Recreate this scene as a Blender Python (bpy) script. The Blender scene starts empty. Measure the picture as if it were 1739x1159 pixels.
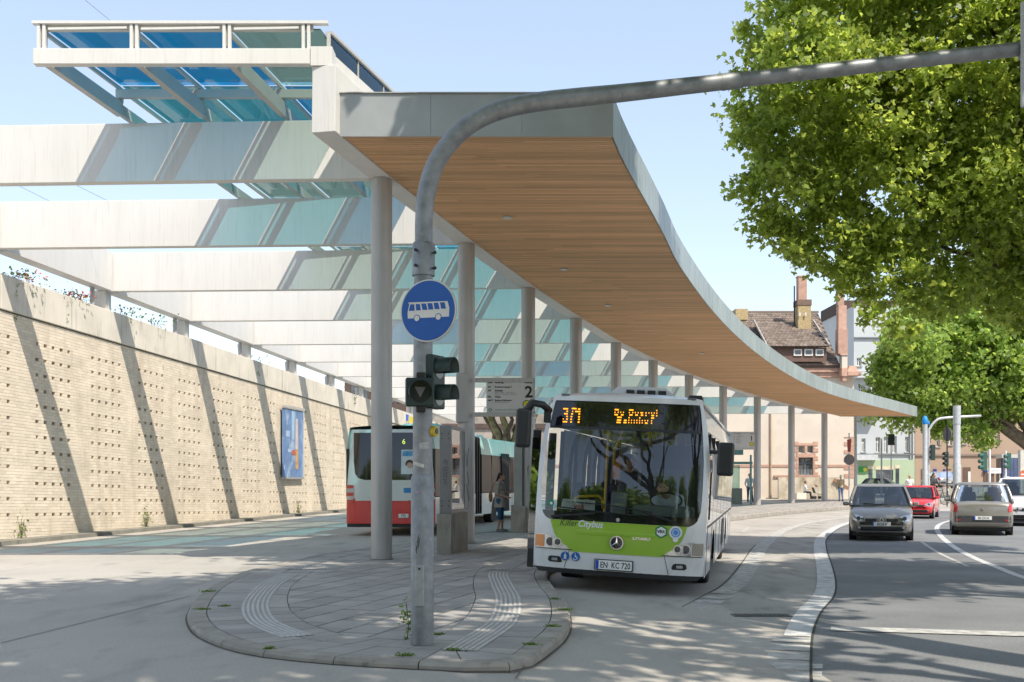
import bpy, math, random
import numpy as np
from mathutils import Vector, Matrix, Euler
from mathutils.bvhtree import BVHTree
random.seed(11)
S = bpy.context.scene
COL = S.collection
PI = math.pi
# ------------------------------------------------------------ camera, sky, sun, exposure
FPX, CX, HY, CAMZ = 1950.0, 869.5, 812.0, 1.75      # focal length in photo pixels, principal column, horizon row, eye height
cam = bpy.data.cameras.new('camera'); camo = bpy.data.objects.new('camera', cam); COL.objects.link(camo)
cam.sensor_width = 36; cam.lens = 36 * FPX / 1739; cam.shift_y = (HY - 579.5) / 1739
cam.clip_start = .1; cam.clip_end = 3000
camo.location = (0, 0, CAMZ); camo.rotation_euler = (PI / 2, 0, 0); S.camera = camo
SUN_EL, LX, LY = 53.8, -.44, .585                    # light travels (-.44, .585, -1)
w = bpy.data.worlds.new('World'); S.world = w; w.use_nodes = True
nt = w.node_tree; bg = nt.nodes['Background']; sky = nt.nodes.new('ShaderNodeTexSky')
sky.sky_type = 'NISHITA'; sky.sun_disc = False; sky.sun_elevation = math.radians(SUN_EL)
sky.sun_rotation = math.atan2(-LX, -LY)
sky.air_density = 1.0; sky.dust_density = .55; sky.ozone_density = 1.4; sky.altitude = 80
hv = nt.nodes.new('ShaderNodeMix'); hv.data_type = 'RGBA'; hv.blend_type = 'MULTIPLY'; hv.inputs[0].default_value = 1; hv.inputs[7].default_value = (1.15, .985, .91, 1)   # thin summer haze takes the cyan out of the sky
nt.links.new(sky.outputs[0], hv.inputs[6]); hz0 = nt.nodes.new('ShaderNodeMix'); hz0.data_type = 'RGBA'; hz0.inputs[0].default_value = .45; hz0.inputs[7].default_value = (2.35, 2.85, 3.35, 1)
nt.links.new(hv.outputs[2], hz0.inputs[6]); nt.links.new(hz0.outputs[2], bg.inputs[0]); bg.inputs[1].default_value = .128
sl = bpy.data.lights.new('sun', 'SUN'); sl.energy = 2.5; sl.angle = math.radians(.6); sl.color = (1, .925, .80)
so = bpy.data.objects.new('sun', sl); COL.objects.link(so)
so.rotation_euler = Vector((LX, LY, -1)).to_track_quat('-Z', 'Y').to_euler()
S.view_settings.view_transform = 'Standard'; S.view_settings.look = 'None'
S.view_settings.exposure = 1.19; S.view_settings.gamma = 1
S.cycles.max_bounces = 8; S.cycles.transparent_max_bounces = 12; S.cycles.diffuse_bounces = 4
S.cycles.caustics_reflective = False; S.cycles.caustics_refractive = False
# ------------------------------------------------------------ helpers
def at(px, py, q): return Vector(((px - CX) * q, FPX * q, CAMZ + (HY - py) * q))
def gr(px, py, z=0.0):
    q = (CAMZ - z) / (py - HY); return Vector(((px - CX) * q, FPX * q, z))
MATS = {}
def M(name, col=(.5, .5, .5), rough=.6, metal=0., var=.12, scale=3., bump=0., bscale=40., spec=.5, island=0., emit=None, coat=0., stretch=None, dirt=None, fine=0.):
    if name in MATS: return MATS[name]
    m = bpy.data.materials.new(name); m.use_nodes = True; n = m.node_tree; b = n.nodes['Principled BSDF']
    b.inputs['Roughness'].default_value = rough; b.inputs['Metallic'].default_value = metal
    b.inputs['Specular IOR Level'].default_value = spec; b.inputs['Coat Weight'].default_value = coat
    b.inputs['Base Color'].default_value = (*col, 1)
    tc = n.nodes.new('ShaderNodeTexCoord'); vec = tc.outputs['Object']
    if stretch:
        mp = n.nodes.new('ShaderNodeMapping'); mp.inputs['Scale'].default_value = stretch
        n.links.new(vec, mp.inputs[0]); vec = mp.outputs[0]
    last = None
    if var > 0:
        t = n.nodes.new('ShaderNodeTexNoise'); t.inputs['Scale'].default_value = scale; t.inputs['Detail'].default_value = 6
        n.links.new(vec, t.inputs['Vector'])
        r = n.nodes.new('ShaderNodeMapRange'); r.inputs[1].default_value = .3; r.inputs[2].default_value = .7
        r.inputs[3].default_value = 1 - var; r.inputs[4].default_value = 1 + var
        n.links.new(t.outputs[0], r.inputs[0]); last = r.outputs[0]
    if island > 0:
        g = n.nodes.new('ShaderNodeNewGeometry'); oi = n.nodes.new('ShaderNodeObjectInfo')
        ad = n.nodes.new('ShaderNodeMath'); ad.operation = 'ADD'; n.links.new(g.outputs['Random Per Island'], ad.inputs[0]); n.links.new(oi.outputs['Random'], ad.inputs[1])
        fr = n.nodes.new('ShaderNodeMath'); fr.operation = 'FRACT'; n.links.new(ad.outputs[0], fr.inputs[0])
        r2 = n.nodes.new('ShaderNodeMapRange'); r2.inputs[3].default_value = 1 - island; r2.inputs[4].default_value = 1 + island
        n.links.new(fr.outputs[0], r2.inputs[0])
        if last is None: last = r2.outputs[0]
        else:
            mm = n.nodes.new('ShaderNodeMath'); mm.operation = 'MULTIPLY'; n.links.new(last, mm.inputs[0]); n.links.new(r2.outputs[0], mm.inputs[1]); last = mm.outputs[0]
    if fine > 0:
        t4 = n.nodes.new('ShaderNodeTexNoise'); t4.inputs['Scale'].default_value = 38; t4.inputs['Detail'].default_value = 9; t4.inputs['Roughness'].default_value = .75; n.links.new(vec, t4.inputs['Vector'])
        r4 = n.nodes.new('ShaderNodeMapRange'); r4.inputs[1].default_value = .35; r4.inputs[2].default_value = .65; r4.inputs[3].default_value = 1 - fine; r4.inputs[4].default_value = 1 + fine; n.links.new(t4.outputs[0], r4.inputs[0])
        mm = n.nodes.new('ShaderNodeMath'); mm.operation = 'MULTIPLY'; n.links.new(last, mm.inputs[0]); n.links.new(r4.outputs[0], mm.inputs[1]); last = mm.outputs[0]
    if last is not None:
        v = n.nodes.new('ShaderNodeVectorMath'); v.operation = 'SCALE'; v.inputs[0].default_value = col
        n.links.new(last, v.inputs['Scale']); cs = v.outputs[0]
        if dirt:
            dcol, dsc, lo, hi, dst = dirt
            mp2 = n.nodes.new('ShaderNodeMapping'); mp2.inputs['Scale'].default_value = dst; n.links.new(tc.outputs['Object'], mp2.inputs[0])
            t2 = n.nodes.new('ShaderNodeTexNoise'); t2.inputs['Scale'].default_value = dsc; t2.inputs['Detail'].default_value = 8; t2.inputs['Roughness'].default_value = .65
            n.links.new(mp2.outputs[0], t2.inputs['Vector'])
            r3 = n.nodes.new('ShaderNodeMapRange'); r3.inputs[1].default_value = lo; r3.inputs[2].default_value = hi
            n.links.new(t2.outputs[0], r3.inputs[0])
            mx = n.nodes.new('ShaderNodeMix'); mx.data_type = 'RGBA'; n.links.new(r3.outputs[0], mx.inputs[0]); n.links.new(cs, mx.inputs[6]); mx.inputs[7].default_value = (*dcol, 1)
            cs = mx.outputs[2]
        n.links.new(cs, b.inputs['Base Color'])
    if bump > 0:
        t3 = n.nodes.new('ShaderNodeTexNoise'); t3.inputs['Scale'].default_value = bscale; t3.inputs['Detail'].default_value = 5; n.links.new(vec, t3.inputs['Vector'])
        bp = n.nodes.new('ShaderNodeBump'); bp.inputs['Strength'].default_value = bump; bp.inputs['Distance'].default_value = .01
        n.links.new(t3.outputs[0], bp.inputs['Height']); n.links.new(bp.outputs[0], b.inputs['Normal'])
    if emit: b.inputs['Emission Color'].default_value = (*emit[0], 1); b.inputs['Emission Strength'].default_value = emit[1]
    MATS[name] = m; return m
def glassmat(name, tint, refl=(.9, .95, 1), ior=1.5, rough=.01, extra=0.):
    if name in MATS: return MATS[name]
    m = bpy.data.materials.new(name); m.use_nodes = True; n = m.node_tree; n.nodes.clear()
    o = n.nodes.new('ShaderNodeOutputMaterial'); mx = n.nodes.new('ShaderNodeMixShader'); t = n.nodes.new('ShaderNodeBsdfTransparent')
    g = n.nodes.new('ShaderNodeBsdfGlossy'); f = n.nodes.new('ShaderNodeFresnel'); f.inputs[0].default_value = ior
    t.inputs[0].default_value = (*tint, 1); g.inputs[0].default_value = (*refl, 1); g.inputs[1].default_value = rough
    ma = n.nodes.new('ShaderNodeMath'); ma.inputs[1].default_value = extra; n.links.new(f.outputs[0], ma.inputs[0]); ma.use_clamp = True
    n.links.new(ma.outputs[0], mx.inputs[0]); n.links.new(t.outputs[0], mx.inputs[1]); n.links.new(g.outputs[0], mx.inputs[2]); n.links.new(mx.outputs[0], o.inputs[0])
    MATS[name] = m; return m
def tintglass(name, tint, scat, f=.3, ior=1.45):
    m = glassmat(name, tint, refl=(.8, .95, 1), ior=ior); n = m.node_tree
    if n.get('done'): return m
    mx = [x for x in n.nodes if x.type == 'MIX_SHADER'][0]; t = [x for x in n.nodes if x.type == 'BSDF_TRANSPARENT'][0]
    a = n.nodes.new('ShaderNodeMixShader'); b = n.nodes.new('ShaderNodeBsdfTranslucent'); b.inputs[0].default_value = (*scat, 1); a.inputs[0].default_value = f
    n.links.new(t.outputs[0], a.inputs[1]); n.links.new(b.outputs[0], a.inputs[2]); n.links.new(a.outputs[0], mx.inputs[1]); n['done'] = 1; return m
def leafmat(name, col, tr, mixf=.45):
    if name in MATS: return MATS[name]
    m = bpy.data.materials.new(name); m.use_nodes = True; n = m.node_tree; n.nodes.clear()
    o = n.nodes.new('ShaderNodeOutputMaterial'); a = n.nodes.new('ShaderNodeMixShader'); d = n.nodes.new('ShaderNodeBsdfPrincipled'); t = n.nodes.new('ShaderNodeBsdfTranslucent')
    d.inputs['Roughness'].default_value = .42; d.inputs['Specular IOR Level'].default_value = .5
    g = n.nodes.new('ShaderNodeNewGeometry'); r = n.nodes.new('ShaderNodeMapRange'); r.inputs[3].default_value = .6; r.inputs[4].default_value = 1.45
    n.links.new(g.outputs['Random Per Island'], r.inputs[0])
    for c, sh, sk in ((col, d, 'Base Color'), (tr, t, 'Color')):
        v = n.nodes.new('ShaderNodeVectorMath'); v.operation = 'SCALE'; v.inputs[0].default_value = c; n.links.new(r.outputs[0], v.inputs['Scale']); n.links.new(v.outputs[0], sh.inputs[sk])
    a.inputs[0].default_value = mixf; n.links.new(d.outputs[0], a.inputs[1]); n.links.new(t.outputs[0], a.inputs[2]); n.links.new(a.outputs[0], o.inputs[0])
    MATS[name] = m; return m
def tag(o, label=None, cat=None, group=None, kind=None):
    if label: o['label'] = label
    if cat: o['category'] = cat
    if group: o['group'] = group
    if kind: o['kind'] = kind
    return o
def empty(name, loc=(0, 0, 0), rot=(0, 0, 0), label=None, cat=None, group=None):
    o = bpy.data.objects.new(name, None); COL.objects.link(o); o.location = loc; o.rotation_euler = rot; o.empty_display_size = .2
    return tag(o, label, cat, group)
def link(name, me, mat=None, parent=None, loc=None, rot=None):
    o = bpy.data.objects.new(name, me); COL.objects.link(o); o.parent = parent
    if mat and not me.materials: me.materials.append(mat)
    if loc is not None: o.location = loc
    if rot is not None: o.rotation_euler = rot
    return o
def kids(o): return [c for c in COL.objects if c.parent == o]
def copy_tree(o, parent=None, loc=None, rot=None, label=None, group=None):
    c = o.copy(); COL.objects.link(c); c.parent = parent
    if loc is not None: c.location = loc
    if rot is not None: c.rotation_euler = rot
    if label: c['label'] = label
    if group: c['group'] = group
    for ch in [x for x in o.children]: copy_tree(ch, c)
    return c
class MB:
    def __init__(s): s.v = []; s.f = []
    def add(s, vs, fs):
        b = len(s.v); s.v += [tuple(v) for v in vs]; s.f += [tuple(i + b for i in f) for f in fs]; return s
    def box(s, c, d, rz=0., R=None, taper=1.):
        x, y, z = d[0] / 2, d[1] / 2, d[2] / 2; R = R or Matrix.Rotation(rz, 3, 'Z'); c = Vector(c); P = []
        for k, (sx, sy) in ((-1, (-1, -1)), (-1, (1, -1)), (-1, (1, 1)), (-1, (-1, 1)), (1, (-1, -1)), (1, (1, -1)), (1, (1, 1)), (1, (-1, 1))):
            t = taper if k > 0 else 1
            P.append(c + R @ Vector((sx * x * t, sy * y * t, k * z)))
        return s.add(P, [(3, 2, 1, 0), (4, 5, 6, 7), (0, 1, 5, 4), (1, 2, 6, 5), (2, 3, 7, 6), (3, 0, 4, 7)])
    def bb(s, a, b): # box from min to max
        a = Vector(a); b = Vector(b); return s.box((a + b) / 2, [abs(b[i] - a[i]) for i in range(3)])
    def bar(s, p, q, wd, h, up=(0, 0, 1)): # oriented bar between two points
        p = Vector(p); q = Vector(q); d = (q - p); L = d.length; d.normalize(); u = Vector(up); x = d.cross(u).normalized(); u = x.cross(d)
        R = Matrix((x, d, u)).transposed(); return s.box((p + q) / 2, (wd, L, h), R=R)
    def tube(s, pts, rad, n=10, cap=True):
        pts = [Vector(p) for p in pts]; k = len(pts); rad = rad if isinstance(rad, (list, tuple)) else [rad] * k
        b = len(s.v); ref = None
        for i, p in enumerate(pts):
            d = (pts[min(i + 1, k - 1)] - pts[max(i - 1, 0)]).normalized()
            if ref is None: ref = d.orthogonal().normalized()
            ref = (ref - d * ref.dot(d)).normalized(); y = d.cross(ref)
            for j in range(n):
                a = 2 * PI * j / n; s.v.append(tuple(p + (ref * math.cos(a) + y * math.sin(a)) * rad[i]))
        for i in range(k - 1):
            for j in range(n):
                j2 = (j + 1) % n; s.f.append((b + i * n + j, b + i * n + j2, b + (i + 1) * n + j2, b + (i + 1) * n + j))
        if cap: s.f.append(tuple(b + j for j in range(n))[::-1]); s.f.append(tuple(b + (k - 1) * n + j for j in range(n)))
        return s
    def sph(s, c, r, n=10, m=7):
        r = Vector(r) if not isinstance(r, (int, float)) else Vector((r, r, r)); c = Vector(c); b = len(s.v)
        s.v.append(tuple(c + Vector((0, 0, r.z))))
        for i in range(1, m):
            t = PI * i / m
            for j in range(n):
                a = 2 * PI * j / n; s.v.append((c.x + r.x * math.sin(t) * math.cos(a), c.y + r.y * math.sin(t) * math.sin(a), c.z + r.z * math.cos(t)))
        s.v.append(tuple(c - Vector((0, 0, r.z)))); e = len(s.v) - 1
        for j in range(n):
            j2 = (j + 1) % n; s.f.append((b, b + 1 + j, b + 1 + j2)); s.f.append((e, b + 1 + (m - 2) * n + j2, b + 1 + (m - 2) * n + j))
            for i in range(m - 2): s.f.append((b + 1 + i * n + j, b + 1 + (i + 1) * n + j, b + 1 + (i + 1) * n + j2, b + 1 + i * n + j2))
        return s
    def prism(s, poly, h, f): # poly of 2D points extruded: f(a, b, t) -> 3D for t in 0..h
        k = len(poly); return s.add([f(a, b, 0) for a, b in poly] + [f(a, b, h) for a, b in poly],
            [tuple(range(k))[::-1], tuple(range(k, 2 * k))] + [(i, (i + 1) % k, (i + 1) % k + k, i + k) for i in range(k)])
    def ring(s, rings, close=True, caps=False):
        k = len(rings[0]); b = len(s.v)
        for r in rings: s.v += [tuple(p) for p in r]
        for i in range(len(rings) - 1):
            for j in range(k if close else k - 1):
                j2 = (j + 1) % k; s.f.append((b + i * k + j, b + i * k + j2, b + (i + 1) * k + j2, b + (i + 1) * k + j))
        if caps: s.f.append(tuple(range(b, b + k))[::-1]); s.f.append(tuple(range(b + (len(rings) - 1) * k, b + len(rings) * k)))
        return s
    def mesh(s, name, smooth=False):
        me = bpy.data.meshes.new(name); me.from_pydata(s.v, [], s.f); me.update()
        if smooth: me.polygons.foreach_set('use_smooth', [True] * len(me.polygons))
        return me
    def build(s, name, mat, parent=None, smooth=False, bevel=0., seg=2, loc=None, rot=None, auto=None):
        me = s.mesh(name, smooth or auto is not None); o = link(name, me, mat, parent, loc, rot)
        if bevel > 0:
            md = o.modifiers.new('bevel', 'BEVEL'); md.width = bevel; md.segments = seg; md.limit_method = 'ANGLE'; md.angle_limit = math.radians(35)
        if auto is not None:
            try: me.set_sharp_from_angle(angle=math.radians(auto))
            except Exception: pass
        return o
def patch(F, rows, N=8, off=.0, mb=None):
    """surface strip: rows = [(z, uL, uR)], F(u,z) -> v ; sits off in front (towards -v)"""
    mb = mb or MB(); g = []
    for z, a, b in rows:
        g.append([(a + (b - a) * i / N, F(a + (b - a) * i / N, z) - off, z) for i in range(N + 1)])
    return mb.ring(g, close=False)
def rows(tab, n=6):
    out = []
    for (z0, a0, b0), (z1, a1, b1) in zip(tab, tab[1:]):
        for i in range(n): t = i / n; out.append((z0 + (z1 - z0) * t, a0 + (a1 - a0) * t, b0 + (b1 - b0) * t))
    return out + [tab[-1]]
def text_mb(body, size, shear=0., bold=0., align='CENTER', sx=1.):
    cu = bpy.data.curves.new('txt', 'FONT'); cu.body = body; cu.size = size; cu.shear = shear; cu.offset = bold; cu.align_x = align; cu.resolution_u = 3
    ob = bpy.data.objects.new('txt', cu); COL.objects.link(ob)
    me = bpy.data.meshes.new_from_object(ob.evaluated_get(bpy.context.evaluated_depsgraph_get()))
    mb = MB(); mb.add([(v.co.x * sx, v.co.y, 0) for v in me.vertices], [tuple(p.vertices) for p in me.polygons])
    bpy.data.objects.remove(ob); bpy.data.curves.remove(cu); bpy.data.meshes.remove(me); return mb
def text_on(name, body, size, u0, z0, F, mat, parent, off=.004, shear=0., bold=0., align='CENTER', sx=1.):
    t = text_mb(body, size, shear, bold, align, sx); m = MB(); m.add([(u0 + x, F(u0 + x, z0 + y) - off, z0 + y) for x, y, _ in t.v], t.f)
    return m.build(name, mat, parent)
def disc(u0, z0, r, F, off, n=20, ri=0.):
    m = MB()
    if ri <= 0:
        m.add([(u0, F(u0, z0) - off, z0)] + [(u0 + r * math.cos(2 * PI * i / n), F(u0, z0) - off, z0 + r * math.sin(2 * PI * i / n)) for i in range(n)], [(0, 1 + (i + 1) % n, 1 + i) for i in range(n)])
    else:
        m.add([(u0 + q * math.cos(2 * PI * i / n), F(u0, z0) - off, z0 + q * math.sin(2 * PI * i / n)) for q in (r, ri) for i in range(n)], [(i, (i + 1) % n, n + (i + 1) % n, n + i) for i in range(n)])
    return m
def catmull(P, n=8):
    P = [Vector(p) for p in P]; Q = [P[0] * 2 - P[1]] + P + [P[-1] * 2 - P[-2]]; out = []
    for i in range(1, len(Q) - 2):
        for k in range(n):
            t = k / n; a, b, c, d = Q[i - 1], Q[i], Q[i + 1], Q[i + 2]
            out.append(.5 * ((2 * b) + (c - a) * t + (2 * a - 5 * b + 4 * c - d) * t * t + (3 * b - a - 3 * c + d) * t ** 3))
    return out + [P[-1]]
def resample(P, step):
    P = [Vector(p) for p in P]; out = [P[0].copy()]; acc = 0
    for a, b in zip(P, P[1:]):
        L = (b - a).length; pos = step - acc
        while pos <= L: out.append(a + (b - a) * (pos / L)); pos += step
        acc = (L + acc) % step if L + acc >= step else L + acc
    return out
# ------------------------------------------------------------ materials
concrete_road = M('road_concrete', (.42, .39, .35), .85, fine=.12, var=.12, scale=.35, bump=.25, bscale=60, dirt=((.23, .215, .20), 1.3, .52, .78, (1, .35, 1)))
asphalt = M('asphalt', (.19, .193, .195), .82, fine=.25, var=.22, scale=.6, bump=.6, bscale=140, dirt=((.16, .165, .175), 90, .55, .7, (1, 1, 1)))
asphalt2 = M('bus_lane', (.385, .36, .325), .85, fine=.14, var=.14, scale=.5, bump=.3, bscale=70, dirt=((.17, .165, .155), 1.8, .5, .75, (1, .3, 1)))
white_paint = M('road_paint', (.58, .575, .56), .7, var=.15, scale=3, fine=.15, dirt=((.30, .30, .29), 5, .48, .68, (1, 1, 1)))
faded_paint = M('faded_road_paint', (.50, .49, .46), .75, var=.2, scale=4, dirt=((.33, .31, .29), 6, .45, .62, (1, 1, 1)))
slab_m = M('paving', (.37, .345, .32), .8, var=.12, scale=2.2, bump=.3, bscale=90, island=.13, dirt=((.17, .16, .155), 30, .6, .72, (1, 1, 1)))
kerb_m = M('kerb_stone', (.33, .30, .26), .85, var=.16, scale=4, bump=.3, bscale=60, island=.08, dirt=((.16, .14, .11), 9, .55, .75, (1, 1, 1)))
joint_m = M('joint_dark', (.045, .042, .035), .95, var=.3, scale=9)
tactile_m = M('tactile_white', (.52, .50, .47), .75, var=.14, scale=7)
beam_m = M('beam_paint', (.70, .685, .66), .5, var=.035, scale=.8, stretch=(4, 4, .5), dirt=((.57, .54, .50), 3.5, .52, .85, (6, 6, .30)))
steel_m = M('silver_paint', (.43, .42, .41), .45, metal=.25, var=.06, scale=1.5, dirt=((.33, .31, .29), 3, .52, .8, (5, 5, .3)))
steel_d = M('frame_paint', (.50, .49, .46), .5, var=.06, scale=2)
galv_m = M('galvanised_steel', (.25, .26, .27), .48, metal=.55, var=.20, scale=9, bump=.05, bscale=50, dirt=((.33, .34, .35), 22, .56, .7, (1, 1, 1)))
fascia_m = M('fascia_zinc', (.38, .43, .43), .42, metal=.45, var=.16, scale=2.5, island=.10, stretch=(3, 3, .5), dirt=((.60, .62, .60), 4, .5, .75, (5, 5, .4)))
wood_m = M('soffit_wood', (.70, .42, .215), .6, var=.13, scale=1.6, island=.19, stretch=(.5, 10, 1), bump=.15, bscale=30)
brick_m = M('cream_brick', (.80, .70, .57), .85, var=.09, scale=1.2, island=.08, bump=.2, bscale=50, dirt=((.60, .50, .38), 1.6, .5, .78, (1.5, 1.5, .25)))
mortar_m = M('mortar', (.64, .55, .44), .95, var=.12, scale=5)
coping_m = M('coping_concrete', (.74, .68, .585), .85, var=.10, scale=1.1, bump=.2, bscale=30, dirt=((.27, .235, .185), 2.2, .56, .78, (2.5, 2.5, .22)))
dark_m = M('dark_void', (.02, .02, .02), .9, var=0)
rub_m = M('black_rubber', (.018, .018, .018), .7, var=.2, scale=20)
blk_m = M('black_plastic', (.022, .023, .026), .38, var=.1, scale=10)
blkg_m = M('black_gloss', (.01, .01, .012), .08, var=0, coat=.5)
buswhite = M('bus_white_paint', (.75, .75, .745), .22, var=.03, scale=2, coat=.5, dirt=((.56, .54, .50), 2.2, .55, .85, (1, 1, .5)))
busgreen = M('lime_green_paint', (.30, .50, .035), .28, var=.03, scale=2, coat=.4)
chrome_m = M('chrome', (.75, .76, .78), .12, metal=1., var=0)
lamp_m = M('lamp_reflector', (.55, .57, .58), .12, metal=.8, var=.25, scale=14)
amber_m = M('amber_lens', (.75, .26, .06), .2, var=.05, coat=.5)
red_m = M('red_paint', (.62, .025, .03), .25, var=.04, coat=.5)
tail_m = M('red_lens', (.50, .02, .03), .15, var=.1, coat=.6)
plate_m = M('plate_white', (.80, .80, .78), .5, var=.02)
ink_m = M('ink_black', (.015, .015, .015), .6, var=0)
white_m = M('print_white', (.80, .80, .80), .5, var=0)
blue_m = M('sign_blue', (.006, .085, .36), .35, var=.05, scale=3)
yellow_m = M('yellow_pole', (.72, .42, .01), .35, var=.04)
teal_m = M('teal_paint', (.12, .42, .40), .35, var=.05)
grass_m = leafmat('weed_leaf', (.12, .20, .03), (.25, .38, .04))
leaf_a = leafmat('plane_leaf', (.21, .285, .06), (.62, .72, .13), .55)
leaf_b = leafmat('plane_leaf_far', (.20, .30, .07), (.54, .68, .14), .52)
bark_m = M('bark', (.13, .105, .075), .9, var=.35, scale=4, bump=.6, bscale=14)
skin_m = M('skin', (.52, .30, .21), .55, var=.05, scale=8)
windscreen = glassmat('windscreen_glass', (.72, .77, .78), ior=1.5, extra=.035)
sideglass = glassmat('tinted_side_glass', (.42, .45, .45), ior=1.8, extra=.12)
# ------------------------------------------------------------ the bus station's guide lines
QC = [.00982, .01123, .01398, .0168, .01952, .02238, .02507, .02786, .03043, .03335, .03625, .0392]
PXC = [549.5, 648, 792, 897, 978, 1046, 1109, 1170, 1228, 1286, 1344, 1400]
COLP = [((p - CX) * q, FPX * q) for p, q in zip(PXC, QC)]          # column / girder line in plan, [0] is the girder's free end
def zs(y): return 8.01 - .026 * y                                   # underside of beams, girders and soffit
def xcol(y):
    P = COLP
    for a, b in zip(P, P[1:]):
        if y <= b[1] or b is P[-1]: return a[0] + (b[0] - a[0]) * (y - a[1]) / (b[1] - a[1])
def xwall(y): return -16.66 + .14872 * y
def sm(t): t = max(0., min(1., t)); return t * t * (3 - 2 * t)
def gh(x, y): # road height: the left carriageway rises a little behind the island
    e = max(-.5, xcol(max(y, 20)) - 1.0); return .135 * (1 - sm((x - e) / 3.0))
# ------------------------------------------------------------ ground
far = MB(); far.add([(-900, -300, -.06), (900, -300, -.06), (900, 1800, -.06), (-900, 1800, -.06)], [(0, 1, 2, 3)])
tag(far.build('ground', M('far_ground', (.26, .25, .23), .9, scale=.05)), kind='structure')
g = MB(); NX, NY = 90, 110
for j in range(NY + 1):
    for i in range(NX + 1):
        x = -45 + i * 1.2; y = -25 + j * 1.2; g.v.append((x, y, gh(x, y)))
for j in range(NY):
    for i in range(NX):
        a = j * (NX + 1) + i; g.f.append((a, a + 1, a + NX + 2, a + NX + 1))
tag(g.build('road', concrete_road, smooth=True), kind='structure')
# white band that parts the bus lane from the asphalt
LB = [(1560, 868), (1500, 876), (1438, 892), (1406.6, 911.5), (1402.6, 931), (1412.5, 963), (1418.5, 990.7), (1414.5, 1014.5), (1394.7, 1038), (1383, 1062), (1377, 1086), (1375, 1113.6), (1374, 1159)]
LBW = catmull([gr(*p) for p in LB], 5); LBW.append(Vector((1.5, -8, 0)) + Vector((.6, 0, 0)))
def strip(P, wd, z, side=0, dash=None):
    m = MB(); ac = 0
    L = []
    for i, p in enumerate(P):
        d = (P[min(i + 1, len(P) - 1)] - P[max(i - 1, 0)]); d.z = 0; d.normalize(); n = Vector((d.y, -d.x, 0))
        L.append((p + n * (side - wd / 2), p + n * (side + wd / 2)))
    for i in range(len(P) - 1):
        ac += (P[i + 1] - P[i]).length
        if dash and (ac % (dash[0] + dash[1])) > dash[0]: continue
        m.add([(*L[i][0][:2], z), (*L[i][1][:2], z), (*L[i + 1][1][:2], z), (*L[i + 1][0][:2], z)], [(0, 1, 2, 3)])
    return m
asp = MB(); R_ = [(p.x, p.y, .004) for p in LBW]
asp.ring([R_, [(60 + .2 * p[1], p[1], .004) for p in R_]], close=False)
tag(asp.build('asphalt_road', asphalt), kind='structure')
lane = MB()
LA = catmull([gr(*p) for p in [(1560, 863), (1446, 878), (1367, 890), (1327, 903.6), (1296, 927), (1278, 955), (1252, 991), (1216, 1014.5), (1141, 1058), (1101, 1094), (1066, 1129), (1040, 1165)]], 6)
RA = [(p.x, p.y, .002) for p in LA]; RB = [(p.x, p.y, .002) for p in resample(LBW, .5)]
n_ = min(len(RA), 60)
def interp(P, y):
    for a, b in zip(P, P[1:]):
        if (a[1] - y) * (b[1] - y) <= 0 and a[1] != b[1]: t = (y - a[1]) / (b[1] - a[1]); return a[0] + (b[0] - a[0]) * t
    return P[-1][0]
ys_ = [2 + .8 * i for i in range(75)]
lane.ring([[(interp(RA, y), y, .002) for y in ys_ if y > RA[-1][1]], [(interp(RB, y), y, .002) for y in ys_ if y > RA[-1][1]]], close=False)
tag(lane.build('bus_lane', asphalt2), kind='structure')
RLA = resample(LA, .45)
tag(strip([p for p in RLA if p.y > 17], .34, .008).build('lane_line', faded_paint), kind='structure')
tag(strip([p for p in resample(LA, .22) if p.y <= 17], .46, .008, dash=(.45, .35)).build('lane_line', faded_paint), kind='structure')
tag(strip([p for p in RLA if 13.5 < p.y < 30], .02, .011, side=.2).build('road_joint', joint_m), kind='structure')
tag(strip([p for p in resample(LBW, .3) if p.y > 12.6], .29, .009, side=.15).build('lane_line', white_paint), kind='structure')
tag(strip([p for p in resample(LBW, .2) if 5 < p.y <= 12.6], .40, .009, side=.20, dash=(.4, .22)).build('lane_line', faded_paint), kind='structure')
tag(strip(resample(LBW, .4), .025, .012, side=-.015).build('road_joint', joint_m), kind='structure')
LCc = catmull([gr(*p) for p in [(1760, 862), (1680, 870), (1616.5, 884), (1593, 893.7), (1595, 907.5), (1616.5, 927), (1652, 947), (1700, 967), (1739, 982), (1830, 1010)]], 6)
tag(strip(LCc, .16, .009).build('centre_line', white_paint), kind='structure')
LD = catmull([gr(*p) for p in [(1565, 921), (1592.8, 939), (1644, 963)]], 6)
tag(strip(LD, .09, .009).build('faint_line', faded_paint), kind='structure')
st = MB(); a, b, c, d = gr(1412, 1066), gr(1760, 1076), gr(1760, 1083.5), gr(1409, 1073)
st.add([(*p[:2], .015) for p in (d, c, b, a)], [(0, 1, 2, 3)]); tag(st.build('stop_line', faded_paint), kind='structure')
def quad_mark(pts, mat=faded_paint, name='road_marking'):
    m = MB(); m.add([(*gr(*p)[:2], .0075) for p in pts], [(0, 1, 2, 3)]); return tag(m.build(name, mat), kind='structure')
quad_mark([(1078, 1021), (1096, 1021), (1112, 1003), (1095, 1003)])
for pts in ([(1030, 1012), (1066, 1012), (1072, 1005), (1052, 1005)], [(1020, 1020), (1060, 1020), (1064, 1015), (1030, 1015)], [(1030, 1005), (1080, 1006), (1084, 1002), (1040, 1001)]): quad_mark(pts)
for px, py in ((1353, 1129), (1352, 1142)): quad_mark([(px, py + 7), (px + 44, py + 8), (px + 44, py), (px, py)])
for px, py in ((1040, 1133), (1060, 1148)): quad_mark([(px, py + 6), (px + 30, py + 6), (px + 36, py), (px + 8, py)])
quad_mark([(1257, 905), (1266, 905), (1275, 896), (1268, 896)])
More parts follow.
